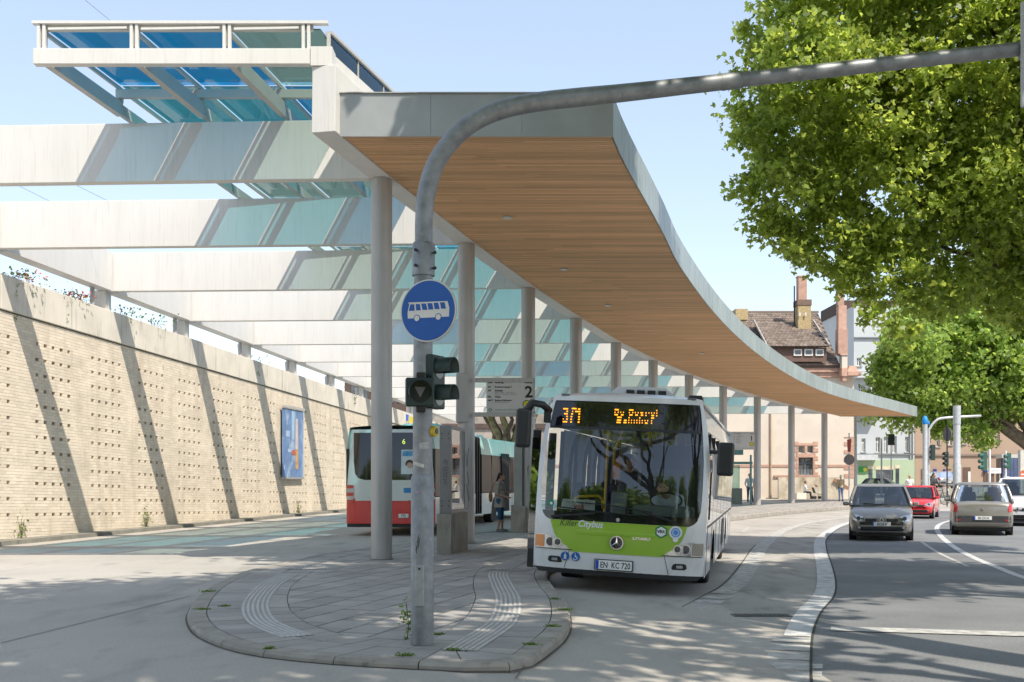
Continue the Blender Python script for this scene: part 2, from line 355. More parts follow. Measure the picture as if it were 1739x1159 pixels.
def road_seam(a, b, wd=.03):
    tag(strip([gr(*a), gr(*b)], wd, .006).build('road_joint', joint_m), kind='structure')
for a, b in (((0, 1117), (322, 1030)), ((876, 1180), (900, 1131)), ((1246, 880), (1440, 867)), ((1246, 890), (1560, 862))): 
    P = [gr(*a) + (gr(*b) - gr(*a)) * t for t in (0, .5, 1)]
    mm = strip(P, .016, 0); mm.v = [(x, y, gh(x, y) + .007) for x, y, z in mm.v]; tag(mm.build('road_joint', M('joint_soft', (.15, .14, .125), .95, var=.3)), kind='structure')
for y in (88, 74, 62, 52):
    pass
# drain covers
def drain(px0, px1, py, label, dep=.5):
    a, b = gr(px0, py), gr(px1, py); o = empty('drain_cover', ((a.x + b.x) / 2, a.y, .004), label=label, cat='drain')
    L = (b - a).length / 2; MB().bb((-L, -dep / 2, 0), (L, dep / 2, .006)).build('frame', M('cast_iron', (.10, .095, .09), .6, metal=.5, var=.3, scale=20), o)
    n = 12
    for i in range(n):
        x = -L + .06 + (2 * L - .12) * i / (n - 1); MB().bb((x - .012, -dep / 2 + .05, .007), (x + .012, dep / 2 - .05, .012)).build('grate_bar', MATS['cast_iron'], o)
drain(1244, 1342, 1046, 'iron drain grate set in the concrete bus lane', .3)
drain(310, 384, 1093, 'small iron gully cover beside the left tip of the island', .25)
# ------------------------------------------------------------ island (raised platform) with kerb, slabs and tactile paving
PZ = .2
OUT = [(560, 938.5), (512, 948), (457, 960), (416, 969.5), (363, 992), (336, 1012), (323, 1029), (318, 1046), (334, 1070), (389, 1093), (457, 1106), (573, 1117), (655, 1122), (720, 1125), (792, 1128), (856, 1127), (895.5, 1120), (920, 1105), (941.5, 1088), (958, 1073), (968, 1053), (967, 1033), (959, 1013), (943, 997), (932, 981), (931, 971), (940, 962)]
near = [gr(px, py, PZ) for px, py in OUT]
leftk = [Vector((xcol(y) - 1.35, y, PZ)) for y in (80, 72, 64, 56, 48, 41, 34, 28.5)]
rightk = [Vector(p + (PZ,)) for p in ((1.35, 22.5), (2.4, 27.5), (3.6, 31.5), (5.9, 38.5), (8.9, 46.5), (13.2, 55), (18.6, 63.5), (25.5, 73), (31, 80))]
near_s = catmull(leftk[-2:] + near + rightk[:2], 6)
full = leftk[:-2] + near_s + rightk[2:]
full = resample(full, .4)
def offset(P, d):
    out = []
    for i, p in enumerate(P):
        t = P[min(i + 2, len(P) - 1)] - P[max(i - 2, 0)]; t.z = 0; t.normalize(); out.append(p + Vector((-t.y, t.x, 0)) * d)
    return out
# direction runs from the far left, round the tip, to the far right: inside is on the left-hand side
def inside_sign():
    i = len(full) // 2; p = offset(full, .5)[i]; return 1
o0 = full
SG = 1
mid = min(range(len(full)), key=lambda i: full[i].y)
if offset(full, 1.0)[mid].y < full[mid].y: SG = -1
R0 = full; R1 = offset(full, SG * .21); R2 = offset(full, SG * .72); R3 = offset(full, SG * 1.17)
island = empty('island_platform', (0, 0, 0)); tag(island, kind='structure')
base = MB(); base.add([(p.x, p.y, PZ - .012) for p in R1], [tuple(range(len(R1)))])
bp_ = base.build('bedding', joint_m, island)
kb = 0; far_kerb = MB(); i = 0
while i < len(full) - 2:
    nearme = full[i].y < 40; step = 2
    j = min(i + step, len(full) - 1); m = MB()
    for (a, b) in ((i, j),):
        P, Q, P1, Q1 = R0[a], R0[b], R1[a], R1[b]; e = .004; t = (Q - P).normalized() * .006
        mid0 = R0[(a + b) // 2]; mid1 = R1[(a + b) // 2]; inn = (P1 - P).normalized() * .04
        prof = lambda A, B: [Vector((A.x, A.y, -.1)), Vector((A.x, A.y, PZ - .03)), Vector((A.x, A.y, PZ)) + (B - A).normalized() * .03, Vector((B.x, B.y, PZ)), Vector((B.x, B.y, PZ - .1))]
        m.ring([prof(P + t, P1 + t), prof(mid0, mid1), prof(Q - t, Q1 - t)], close=False)
        m.f.append((0, 1, 2, 3, 4)); m.f.append((10, 11, 12, 13, 14)[::-1])
    if nearme: m.build('kerb_stone', kerb_m, island, auto=40)
    else: far_kerb.add(m.v, m.f)
    i = j
gut = MB(); Ro = offset(full, -SG * .022); gut.ring([[(p.x, p.y, gh(p.x, p.y) + .006) for p in Ro], [(p.x, p.y, gh(p.x, p.y) + .006) for p in offset(full, SG * .02)]], close=False); gut.build('kerb_gutter', M('gutter_dirt', (.12, .11, .09), .95, var=.4, scale=3), island)
tag(far_kerb.build('far_kerb_stones', kerb_m, island), kind='stuff')
ns = 0
for A, B in ((R1, R2), (R2, R3)):
    m2 = MB(); i = 0; seq = [k for k in range(len(A))]
    while i < len(A) - 1:
        j = min(i + 1, len(A) - 1); P, Q, P1, Q1 = A[i], A[j], B[i], B[j]; c = (P + Q + P1 + Q1) / 4; s_ = .955
        if (Q1 - P1).dot(Q - P) > 0:
            top = [c + (v - c) * s_ for v in (P, Q, Q1, P1)]; dz = random.uniform(-.003, .002)
            v = [(p.x, p.y, PZ + dz) for p in top] + [(p.x, p.y, PZ - .02) for p in top]; f = [(0, 1, 2, 3), (0, 4, 5, 1), (1, 5, 6, 2), (2, 6, 7, 3), (3, 7, 4, 0)]
            if P.y < 19: m3 = MB(); m3.add(v, f); m3.build('paving_slab', slab_m, island); ns += 1
            else: m2.add(v, f)
        i = j
    tag(m2.build('far_paving_slabs', slab_m, island), kind='stuff')
def clip(poly, n, d):
    out = []
    for a, b in zip(poly, poly[1:] + poly[:1]):
        da, db = a[0] * n[0] + a[1] * n[1] - d, b[0] * n[0] + b[1] * n[1] - d
        if da <= 0: out.append(a)
        if (da < 0 < db) or (db < 0 < da): t = da / (da - db); out.append((a[0] + (b[0] - a[0]) * t, a[1] + (b[1] - a[1]) * t))
    return out
inner = [(p.x, p.y) for p in R3]
ang = math.radians(-17); ex = Vector((math.cos(ang), math.sin(ang))); ey = Vector((-ex.y, ex.x)); SW, SL = .42, .62
far_s = MB(); cells = []
us = [Vector(p).dot(ex) for p in inner]; 
slabs = 0
inner_near = inner
def inpoly(x, y, P):
    c = False
    for (x1, y1), (x2, y2) in zip(P, P[1:] + P[:1]):
        if (y1 > y) != (y2 > y) and x < (x2 - x1) * (y - y1) / (y2 - y1) + x1: c = not c
    return c
simp = inner[::2]
ym = min(p[1] for p in inner)
full_slab = None
for col in range(-60, 120):
    for row in range(-10, 140):
        u0 = col * SW; v0 = row * SL + (SL / 2 if col % 2 else 0)
        cx_, cy_ = (ex * (u0 + SW / 2) + ey * (v0 + SL / 2))
        if cy_ < ym - 1 or cy_ > 80 or cx_ < xcol(max(cy_, 19)) - 3 or cx_ > 31: continue
        g_ = .013; quad = [(u0 + g_, v0 + g_), (u0 + SW - g_, v0 + g_), (u0 + SW - g_, v0 + SL - g_), (u0 + g_, v0 + SL - g_)]
        W = [tuple(ex * a + ey * b) for a, b in quad]; ins = [inpoly(x, y, simp) for x, y in W]
        if not any(ins): continue
        dz = random.uniform(-.003, .002)
        if all(ins): P = W
        else:
            if cy_ > 40: P = W
            else:
                P = list(inner)
                for a, b in zip(W, W[1:] + W[:1]): P = clip(P, (b[1] - a[1], -(b[0] - a[0])), a[0] * (b[1] - a[1]) - a[1] * (b[0] - a[0]))
                if len(P) < 3 or len(P) > 20: continue
        k = len(P); v = [(x, y, PZ + dz) for x, y in P] + [(x, y, PZ - .02) for x, y in P]; f = [tuple(range(k))] + [(i, i + k, (i + 1) % k + k, (i + 1) % k) for i in range(k)]
        if cy_ < 16.6 and ns < 298: m3 = MB(); m3.add(v, f); m3.build('paving_slab', slab_m, island); ns += 1
        else: far_s.add(v, f)
tag(far_s.build('far_paving_slabs', slab_m, island), kind='stuff')
def tactile(px_pts, nr, wd, label):
    P = resample(catmull([gr(*p, PZ) for p in px_pts], 6), .12); m = MB(); zz = PZ + .003
    o = tag(strip(P, wd, zz).build('tactile_strip', M('tactile_base', (.36, .34, .32), .8, var=.1), island), kind=None)
    for k in range(nr):
        sd = (k - (nr - 1) / 2) * wd / nr; Q = offset(P, 0)
        L = []
        for i, p in enumerate(P):
            d = (P[min(i + 1, len(P) - 1)] - P[max(i - 1, 0)]); d.z = 0; d.normalize(); n = Vector((d.y, -d.x, 0)); L.append((p, n, d))
        r = MB()
        for i in range(0, len(L) - 1):
            if i % 3 == 2: a_, b_ = .0, .93
            else: a_, b_ = 0, 1
            (p, n, d), (q, n2, _) = L[i], L[i + 1]; q = p + (q - p) * b_; hw = wd / nr * .27
            A = [p + n * (sd - hw), p + n * (sd + hw), q + n2 * (sd + hw), q + n2 * (sd - hw)]
            T = [p + n * (sd - hw * .6), p + n * (sd + hw * .6), q + n2 * (sd + hw * .6), q + n2 * (sd - hw * .6)]
            r.add([(x.x, x.y, zz) for x in A] + [(x.x, x.y, zz + .006) for x in T], [(4, 5, 6, 7), (0, 1, 5, 4), (1, 2, 6, 5), (2, 3, 7, 6), (3, 0, 4, 7)])
        r.build('tactile_rib', tactile_m, o)
tactile([(492, 975), (470, 986), (454.6, 997), (437.7, 1016.6), (434, 1036), (445, 1055), (474, 1070), (512, 1083)], 6, .34, '')
tactile([(900, 943), (865.6, 960), (847, 973.6), (852, 992), (862, 1012.7), (862, 1033), (854, 1054), (835.7, 1070), (806, 1088.6), (778, 1106)], 6, .34, '')
for (x0, x1, y0, y1, sk) in ((815, 892, 965, 971, 16), (482, 572, 961, 967, 14)):
    o = MB().add([tuple(gr(x0, y1, PZ + .003)), tuple(gr(x1, y1, PZ + .003)), tuple(gr(x1 + sk, y0, PZ + .003)), tuple(gr(x0 + sk, y0, PZ + .003))], [(0, 1, 2, 3)]).build('tactile_strip', MATS['tactile_base'], island)
    for k in range(13):
        t0 = (k + .2) / 13; t1 = (k + .62) / 13; a = gr(x0, y1, PZ + .009); b = gr(x1, y1, PZ + .009); c = gr(x1 + sk, y0, PZ + .009); d = gr(x0 + sk, y0, PZ + .009)
        MB().add([tuple(a + (b - a) * t0), tuple(a + (b - a) * t1), tuple(d + (c - d) * t1), tuple(d + (c - d) * t0)], [(0, 1, 2, 3)]).build('tactile_rib', tactile_m, o)
plz = MB(); plz.add([(-14, 80.01, .19), (31, 80.01, .19), (70, 96, .19), (70, 140, .19), (-14, 140, .19), (-14, 80.02, -.1), (31, 80.02, -.1), (70, 96.01, -.1)], [(0, 1, 2, 3, 4), (0, 5, 6, 1), (1, 6, 7, 2)])
tag(plz.build('station_forecourt', M('forecourt', (.36, .33, .29), .85, var=.1, scale=.5, bump=.2)), kind='structure')
# ------------------------------------------------------------ the canopy
can = empty('bus_station_canopy', (COLP[1][0], COLP[1][1], 0), label='long pale steel and glass bus station canopy with a curved timber clad wing', cat='canopy')
can.location = (0, 0, 0)
BH = 1.12; GW = .42
cm = MB()
for k in range(1, 12):
    x, y = COLP[k]; o = MB().tube([(x, y, 0), (x, y, zs(y) - PZ)], .2, 28).build('column', steel_m, can, auto=40, loc=(0, 0, PZ))
    MB().tube([(x, y, PZ + .002), (x, y, PZ + .012)], .225, 28).build('column_foot', M('grout', (.2, .19, .18), .9), can, auto=40)
# girder over the columns
for k in range(11):
    (x0, y0), (x1, y1) = COLP[k], COLP[k + 1]
    z0, z1 = zs(y0) + BH / 2, zs(y1) + BH / 2
    if k == 0: MB().bar((x0, y0, z0), (x1, y1, z1), GW, BH).build('girder', beam_m, can, bevel=.012)
    else: MB().bar((x0, y0, z0), (x1, y1, z1), GW - .003 * (k % 2), BH - .003 * (k % 2)).build('girder', beam_m, can)
# left girder on the wall
for k in range(0, 12):
    y0, y1 = FPX * (QC[k] + .0003) + .22, FPX * ((QC[k + 1] if k < 11 else .0425) + .0003) - .22
    MB().bar((xwall(y0), y0, zs(y0) + BH / 2), (xwall(y1), y1, zs(y1) + BH / 2), .40, BH - .004).build('wall_girder', beam_m, can)
BEAMS = []
for k in range(1, 12):
    x, y = COLP[k]; yl = y + .55; xl = xwall(yl) - .0; BEAMS.append((x, y, xl, yl))
    MB().bar((xl - .2, yl, zs(yl) + BH / 2), (x - GW / 2 - .01, y + .02, zs(y) + BH / 2), .24, BH).build('beam', beam_m, can, bevel=.01)
    # trapezoid stub on the wall
    s = MB(); z0 = zs(yl) - .002; zb = 7.44 - .0255 * yl
    s.add([(xl - .02, yl - .28, z0), (xl - .02, yl + .28, z0), (xl - .02, yl + .28, zb), (xl - .02, yl - .05, zb), (xl - .42, yl - .28, z0), (xl - .42, yl + .28, z0), (xl - .42, yl + .28, zb), (xl - .42, yl - .05, zb)],
          [(0, 1, 2, 3)[::-1], (4, 5, 6, 7), (0, 3, 7, 4), (1, 5, 6, 2), (0, 4, 5, 1), (3, 2, 6, 7)])
    s.build('bearing', beam_m, can)
    MB().tube([(xl - .2, yl - .75, zb - .2), (xl - .2, yl - .75, z0)], .07, 8).build('prop', steel_m, can)
# soffit, fascia, roof
RC = [(1041, 231), (1063.6, 282), (1104, 354), (1128, 398.5), (1160, 460), (1220, 539), (1279, 595), (1338, 636), (1391.6, 662.7), (1437.5, 678), (1480, 689), (1558, 708)]
def qz(py, h=0): return 6.26 / (HY - py + 50.7)
RCW = [Vector(((px - CX) * qz(py), FPX * qz(py), 0)) for px, py in RC]
RCS = resample(catmull(RCW, 8), .25)
Y0, Y1 = RCS[0].y, RCS[-1].y
def xright(y):
    for a, b in zip(RCS, RCS[1:]):
        if a.y <= y <= b.y: return a.x + (b.x - a.x) * (y - a.y) / max(1e-6, b.y - a.y)
    return RCS[-1].x if y > Y1 else RCS[0].x
sof = MB(); y = Y0 + .02; PIT = .105
while y < Y1 - .1:
    y2 = y + PIT - .014; xa, xb = xcol(y) + GW / 2 + .005, xcol(y2) + GW / 2 + .005; ra, rb = xright(y) - .04, xright(y2) - .04
    z = zs(y) + .02; h = .025; nseg = max(1, int((ra - xa) / 3.1)); off = random.random()
    cuts = [0] + sorted(min(.97, max(.03, (i + off) / (nseg + .5))) for i in range(nseg)) + [1]
    for c0, c1 in zip(cuts, cuts[1:]):
        if c1 - c0 < .01: continue
        a0, a1 = xa + (ra - xa) * c0, xa + (ra - xa) * c1 - .004; b0, b1 = xb + (rb - xb) * c0, xb + (rb - xb) * c1 - .004
        sof.add([(a0, y, z), (a1, y, z), (b1, y2, z), (b0, y2, z), (a0, y, z + h), (a1, y, z + h), (b1, y2, z + h), (b0, y2, z + h)], [(0, 3, 2, 1), (0, 1, 5, 4), (2, 3, 7, 6)])
    y += PIT
tag(sof.build('soffit_slats', wood_m, can), kind='stuff')
bk = MB(); ysr = [Y0 + .05 + (Y1 - Y0 - .1) * i / 60 for i in range(61)]
bk.ring([[(xcol(y) + GW / 2, y, zs(y) + .06) for y in ysr], [(xright(y) - .02, y, zs(y) + .06) for y in ysr]], close=False)
bk.build('soffit_backing', M('wood_backing', (.05, .025, .01), .9, var=0), can)
FH = .70
rf = MB(); rf.ring([[(xcol(y) + GW / 2 - .05, y, zs(y) + FH - .02) for y in ysr], [(xright(y), y, zs(y) + FH - .02) for y in ysr]], close=False)
rf.build('canopy_roof', M('roof_zinc', (.35, .36, .36), .5, metal=.3), can)
P = resample(RCS, 1.05)
for a, b in zip(P, P[1:] + [RCS[-1]]):
    if (b - a).length < .1: continue
    d = (b - a).normalized(); m_ = (a + b) / 2; n = 1
    m = MB(); sg = Vector((d.y, -d.x, 0)) * .02
    m.add([(a.x + d.x * .006, a.y + d.y * .006, zs(a.y)), (b.x - d.x * .006, b.y - d.y * .006, zs(b.y)), (b.x - d.x * .006, b.y - d.y * .006, zs(b.y) + FH), (a.x + d.x * .006, a.y + d.y * .006, zs(a.y) + FH)], [(0, 1, 2, 3)])
    m.v += [(x - sg.x, y_ - sg.y, z) for x, y_, z in m.v[:4]]; m.f += [(4, 7, 6, 5), (0, 4, 5, 1), (3, 2, 6, 7), (1, 5, 6, 2), (0, 3, 7, 4)]
    m.build('fascia_panel', fascia_m, can)
xl = COLP[0][0] + GW / 2 + .035; xr = RCS[0].x; npan = 3; yf = Y0 - .01
for i in range(npan):
    a = xl + (xr - xl) * i / npan; b = xl + (xr - xl) * (i + 1) / npan
    MB().bb((a + .0015, yf - .02, zs(yf) - .02), (b - .003, yf, zs(yf) + FH)).build('fascia_panel', M('fascia_front', (.37, .385, .40), .4, metal=.3, var=.10, scale=1.5), can)
MB().bb((xl - .05, yf - .05, zs(yf) + FH + .002), (xr + .03, yf + .3, zs(yf) + FH + .02)).build('flashing', steel_m, can)
# far end fascia
a = Vector((xcol(Y1) + GW / 2, Y1, 0)); MB().bb((a.x, Y1 - .02, zs(Y1)), (RCS[-1].x, Y1 + .01, zs(Y1) + FH)).build('fascia_panel', fascia_m, can)
for px, py in ((862, 370), (958, 458), (1033, 519), (1192, 600)):
    q = qz(py); x, y = (px - CX) * q, FPX * q; o = MB(); z = zs(y)
    o.tube([(x, y, z - .012), (x, y, z + .015)], .11, 20); ob = o.build('downlight', steel_d, can)
    MB().tube([(x, y, z - .014), (x, y, z - .0125)], .08, 20).build('lens', M('lamp_glass', (.7, .7, .68), .2, var=0), ob)
# glass roof on the beams
g_blue = tintglass('blue_glass', (.24, .66, .88), (.05, .46, .78), .38)
g_cyan = tintglass('cyan_glass', (.40, .81, .90), (.18, .68, .85), .22)
g_pale = tintglass('pale_glass', (.74, .88, .87), (.5, .75, .74), .2)
def xg(y, j): return -10.72 + .14872 * y + 1.55 * j
lines = [COLP[0][1] + .12] + [COLP[k][1] for k in range(1, 12)]
ZR = BH + .06
for k in range(11):
    ya, yb = lines[k], lines[k + 1]; j = 0
    while xg(ya, j) < xcol(ya) - .5:
        x0, x1 = xg(ya, j), xg(yb, j)
        MB().bar((x0, ya, zs(ya) + ZR + .14), (x1, yb - .03, zs(yb) + ZR + .14), .12 if k == 0 else .09, .26 if k == 0 else .20).build('rafter', steel_d, can)
        MB().bar((x0, ya, zs(ya) + ZR + .54), (x1, yb - .03, zs(yb) + ZR + .54), .045, .07).build('glazing_bar', steel_d, can)
        MB().bb((x0 - .04, ya - .05, zs(ya) + ZR + .29), (x0 + .04, ya + .05, zs(ya) + ZR + .56)).build('post', steel_d, can)
        # two panes per bay
        nx0 = min(xg(ya, j + 1), xcol(ya) - .02); nx1 = min(xg(yb, j + 1), xcol(yb) - .02)
        for h in range(1 if k == 0 else 2):
            t0, t1 = (h * .5 + .006, (h + 1) * .5 - .006) if k else (.012, .985); P = []
            for t, s_ in ((t0, 0), (t0, 1), (t1, 1), (t1, 0)):
                yy = ya + (yb - ya) * t; xa = x0 + (x1 - x0) * t + .02; xb = nx0 + (nx1 - nx0) * t - .02
                P.append((xa if not s_ else xb, yy, zs(yy) + ZR + .60))
            pm = MB(); pm.add(P + [(a_, b_, c_ + .012) for a_, b_, c_ in P], [(0, 3, 2, 1), (4, 5, 6, 7), (0, 1, 5, 4), (1, 2, 6, 5), (2, 3, 7, 6), (3, 0, 4, 7)])
            gm = (g_blue, g_blue, g_pale)[min(j, 2)] if k < 1 else (g_cyan, g_pale, g_cyan, g_blue, g_pale)[(j // 2 + k * 2) % 5]
            pm.build('glass_pane', gm, can)
        j += 1
    # purlins
    for t in ((0, .96) if k == 0 else (.5, .97)):
        yy = ya + (yb - ya) * t; a = xg(yy, 0); b = xcol(yy) - .22
        MB().bb((a - .03, yy - .05, zs(yy) + ZR + (.33 if t else .56)), (b, yy + .05, zs(yy) + ZR + (.49 if t else .64))).build('purlin', steel_d, can)
yy = lines[0] - .06; a = xg(yy, 0); b = COLP[0][0] - .23
MB().bb((a - .12, yy - .08, zs(yy) + ZR - .04), (b, yy + .08, zs(yy) + ZR + .22)).build('transom', beam_m, can, bevel=.008)
for j in range(4):
    x = min(xg(yy, j), b - .07)
    for dx in (-.045, .045): MB().bb((x + dx - .025, yy - .04, zs(yy) + ZR + .223), (x + dx + .025, yy + .02, zs(yy) + ZR + .64)).build('post', beam_m, can)
MB().bb((a - .15, yy - .06, zs(yy) + ZR + .643), (b + .3, yy + .06, zs(yy) + ZR + .69)).build('top_rail', beam_m, can)
for j in range(3):
    x0 = xg(yy, j) + .12; x1 = min(xg(yy, j + 1), b - .07) - .12
    MB().bar((x0, yy - .03, zs(yy) + ZR + .56), (x1, yy - .03, zs(yy) + ZR + .58), .03, .035).build('glazing_trim', beam_m, can)
x0, y0 = COLP[0]; MB().bb((x0 - .22, y0 + .01, zs(y0) + BH + .003), (x0 + .14, y0 + .4, zs(y0) + ZR + .26)).build('girder_cap', beam_m, can)
for k in range(11):
    (x0, y0), (x1, y1) = COLP[k], COLP[k + 1]
    p, q = Vector((x0 + .02, y0 + (.42 if k == 0 else 0), zs(y0) + ZR + .10)), Vector((x1 + .02, y1, zs(y1) + ZR + .10))
    MB().bar(p, q, .10, .40).build('upstand', beam_m, can)
    MB().bar(p + Vector((.0, 0, .545)), q + Vector((.0, 0, .545)), .12, .05).build('edge_rail', steel_d, can)
    pm = MB(); A, B = p + Vector((.01, .1, .16)), q + Vector((.01, -.1, .16)); pm.bar(A + Vector((0, -.1, .205)), B + Vector((0, .1, .205)), .012, .33); pm.build('glass_pane', g_blue, can)
    for t in (.0, .5):
        c = p + (q - p) * t; MB().bb((c.x - .03, c.y - .03, c.z + .15), (c.x + .03, c.y + .03, c.z + .52)).build('post', steel_d, can)
# ------------------------------------------------------------ brick retaining wall
wall = empty('brick_wall', (0, 0, 0), label='long cream brick retaining wall with rows of small square holes under a concrete coping', cat='wall')
WD = Vector((.14872, 1, 0)).normalized(); WN = Vector((WD.y, -WD.x, 0)); RWM = Matrix((WD, -WN, Vector((0, 0, 1)))).transposed()
def wp(y, dz, out=0.): # point on the wall at depth y; dz below the coping line
    return Vector((xwall(y), y, 6.56 - .0255 * y - dz)) + WN * out
SY = WD.y
YA, YB = 22.0, 79.0
k_near = 0; bm_far = MB(); BL, BHh = .26, .08
def holes_at(y):
    return None
per = 2.83; base_y = .01519 * FPX
def hole_list():
    H = []
    for c in range(-3, 17):
        s0 = base_y + c * per * SY
        for i in range(5): H.append(s0 + i * .39 * SY)
    return H
HL = hole_list(); PY0, PY1 = .0241 * FPX, .0259 * FPX
nb = 0; brick_parts = []
for j in range(0, 74):
    hole = (j - 7) % 5 == 0 and 7 <= j <= 7 + 55
    y = YA + (BL / 2 * SY if j % 2 else 0)
    while y < YB:
        ya, yb = y, y + BL * SY - .010; y += BL * SY
        zt = 6.56 - .0255 * ya - j * BHh
        if zt < .22: continue
        segs = [(ya, yb)]
        if hole:
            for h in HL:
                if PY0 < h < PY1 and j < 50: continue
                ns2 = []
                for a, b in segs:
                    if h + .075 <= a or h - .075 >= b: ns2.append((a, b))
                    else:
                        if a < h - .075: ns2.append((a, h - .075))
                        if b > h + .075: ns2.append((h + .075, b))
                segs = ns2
        for a, b in segs:
            if b - a < .015: continue
            pr = random.uniform(-.002, .002); t, bt = j * BHh + .005, (j + 1) * BHh - .005
            V = [wp(a, bt, pr), wp(b, bt, pr), wp(b, t, pr), wp(a, t, pr), wp(a, bt, -.1), wp(b, bt, -.1), wp(b, t, -.1), wp(a, t, -.1)]
            F_ = [(0, 1, 2, 3), (0, 4, 5, 1), (3, 2, 6, 7), (0, 3, 7, 4), (1, 5, 6, 2)]
            near_ = 27.6 < a < 29.6 and b - a > .2
            if near_ and nb < 295: brick_parts.append(V); nb += 1
            else: bm_far.add(V, F_)
tag(bm_far.build('brick_courses', brick_m, wall), kind='stuff')
ref = brick_parts[0]; rm = MB(); rm.add([v - ref[0] for v in ref], F_); rme = rm.mesh('brick'); rme.materials.append(brick_m)
for V in brick_parts: link('brick', rme, None, wall, loc=V[0])
mt = MB()
for j in range(0, 74):
    hole = (j - 7) % 5 == 0 and 7 <= j <= 62; t, b = j * BHh, (j + 1) * BHh
    segs = [(YA, YB)]
    if hole:
        cuts = sorted(h for h in HL if YA < h < YB and not (PY0 < h < PY1 and j < 50)); segs = []; c = YA
        for h in cuts: segs.append((c, h - .075)); c = h + .075
        segs.append((c, YB))
    for a, e in segs: mt.add([wp(a, b, -.0055), wp(e, b, -.0055), wp(e, t, -.0055), wp(a, t, -.0055)], [(0, 1, 2, 3)])
tag(mt.build('mortar', mortar_m, wall), kind='stuff')
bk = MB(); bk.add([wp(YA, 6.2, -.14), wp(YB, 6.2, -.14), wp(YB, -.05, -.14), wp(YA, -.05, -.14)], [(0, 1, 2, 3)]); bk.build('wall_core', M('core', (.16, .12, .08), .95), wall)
y = YA; n = 0
while y < YB - .1:
    e = min(y + 6.0, YB); m = MB(); A = [wp(y + .01, -.03, .05), wp(e - .01, -.03, .05), wp(e - .01, -.90, .05), wp(y + .01, -.90, .05), wp(y + .01, -.03, -.45), wp(e - .01, -.03, -.45), wp(e - .01, -.90, -.45), wp(y + .01, -.90, -.45)]
    m.add(A, [(0, 1, 2, 3), (4, 7, 6, 5), (0, 4, 5, 1), (3, 2, 6, 7), (0, 3, 7, 4), (1, 5, 6, 2)]); m.build('coping_block', coping_m, wall, bevel=.015); y = e
# kerb in front of the wall
kk = MB(); ksl = []
y = 18.
lk = empty('wall_kerb', (0, 0, 0)); tag(lk, kind='structure')
while y < 78:
    e = y + 1.0; o_ = .50
    A = [Vector((xwall(v), v, 0)) + WN * d for v in (y + .004, e - .004) for d in (-.02, o_)]
    m = MB(); h0 = gh(A[1].x, y)
    m.add([(A[0].x, A[0].y, .24), (A[1].x, A[1].y, .24), (A[3].x, A[3].y, .24), (A[2].x, A[2].y, .24), (A[1].x + .02, A[1].y, -.05), (A[3].x + .02, A[3].y, -.05)], [(0, 1, 2, 3), (1, 4, 5, 2)])
    m.build('kerb_stone', M('wall_kerb_m', (.22, .21, .18), .9, var=.2, island=.08), lk); y = e
# poster on the wall
P0, P1 = wp(.02434 * FPX, 0), wp(.02568 * FPX, 0)
pst = empty('wall_poster', P0, (0, 0, math.atan2(WD.y, WD.x)), label='blue advertising banner hanging in a frame on the cream brick wall', cat='poster')
zt, zb = 4.78 - P0.z, 1.78 - P0.z; L = (P1 - P0).length
def pb(nm, x0, z0, x1, z1, d, mat, o=.10, par=None): return MB().bb((x0, -o - d, z0), (x1, -o, z1)).build(nm, mat, par or pst)
pb('banner', 0, zb, L, zt - .12, .02, M('banner_blue', (.16, .27, .50), .5, var=.25, scale=1.4, dirt=((.45, .58, .72), 1.3, .5, .62, (1, 1, .6))))
pb('rail', -.05, zt - .10, L + .05, zt, .07, steel_d); pb('rail', -.05, zb - .08, L + .05, zb, .05, steel_m)
pb('print', L * .60, zb + .35, L * .74, zt - .7, .004, M('print_orange', (.62, .36, .16), .5, var=.35, scale=6), .122)
pb('print', L * .60, zt - 1.8, L * .72, zt - .5, .004, M('print_pale', (.62, .55, .55), .5, var=.2), .127)
pb('print', L * .25, zt - 1.95, L * .5, zt - 1.8, .004, M('print_mist', (.42, .55, .75), .5, var=.2), .123); pb('print', L * .42, zb + .95, L * .6, zb + 1.15, .004, M('print_red', (.55, .12, .08), .5), .129)
pb('print', L * .15, zt - 1.3, L * .34, zt - 1.05, .004, MATS['print_mist'], .123); pb('print', L * .06, zb + .3, L * .10, zb + .5, .004, MATS['print_mist'], .123)
pb('print', L * .42, zt - 1.4, L * .55, zt - .2, .004, M('print_sky', (.38, .55, .75), .5), .125)
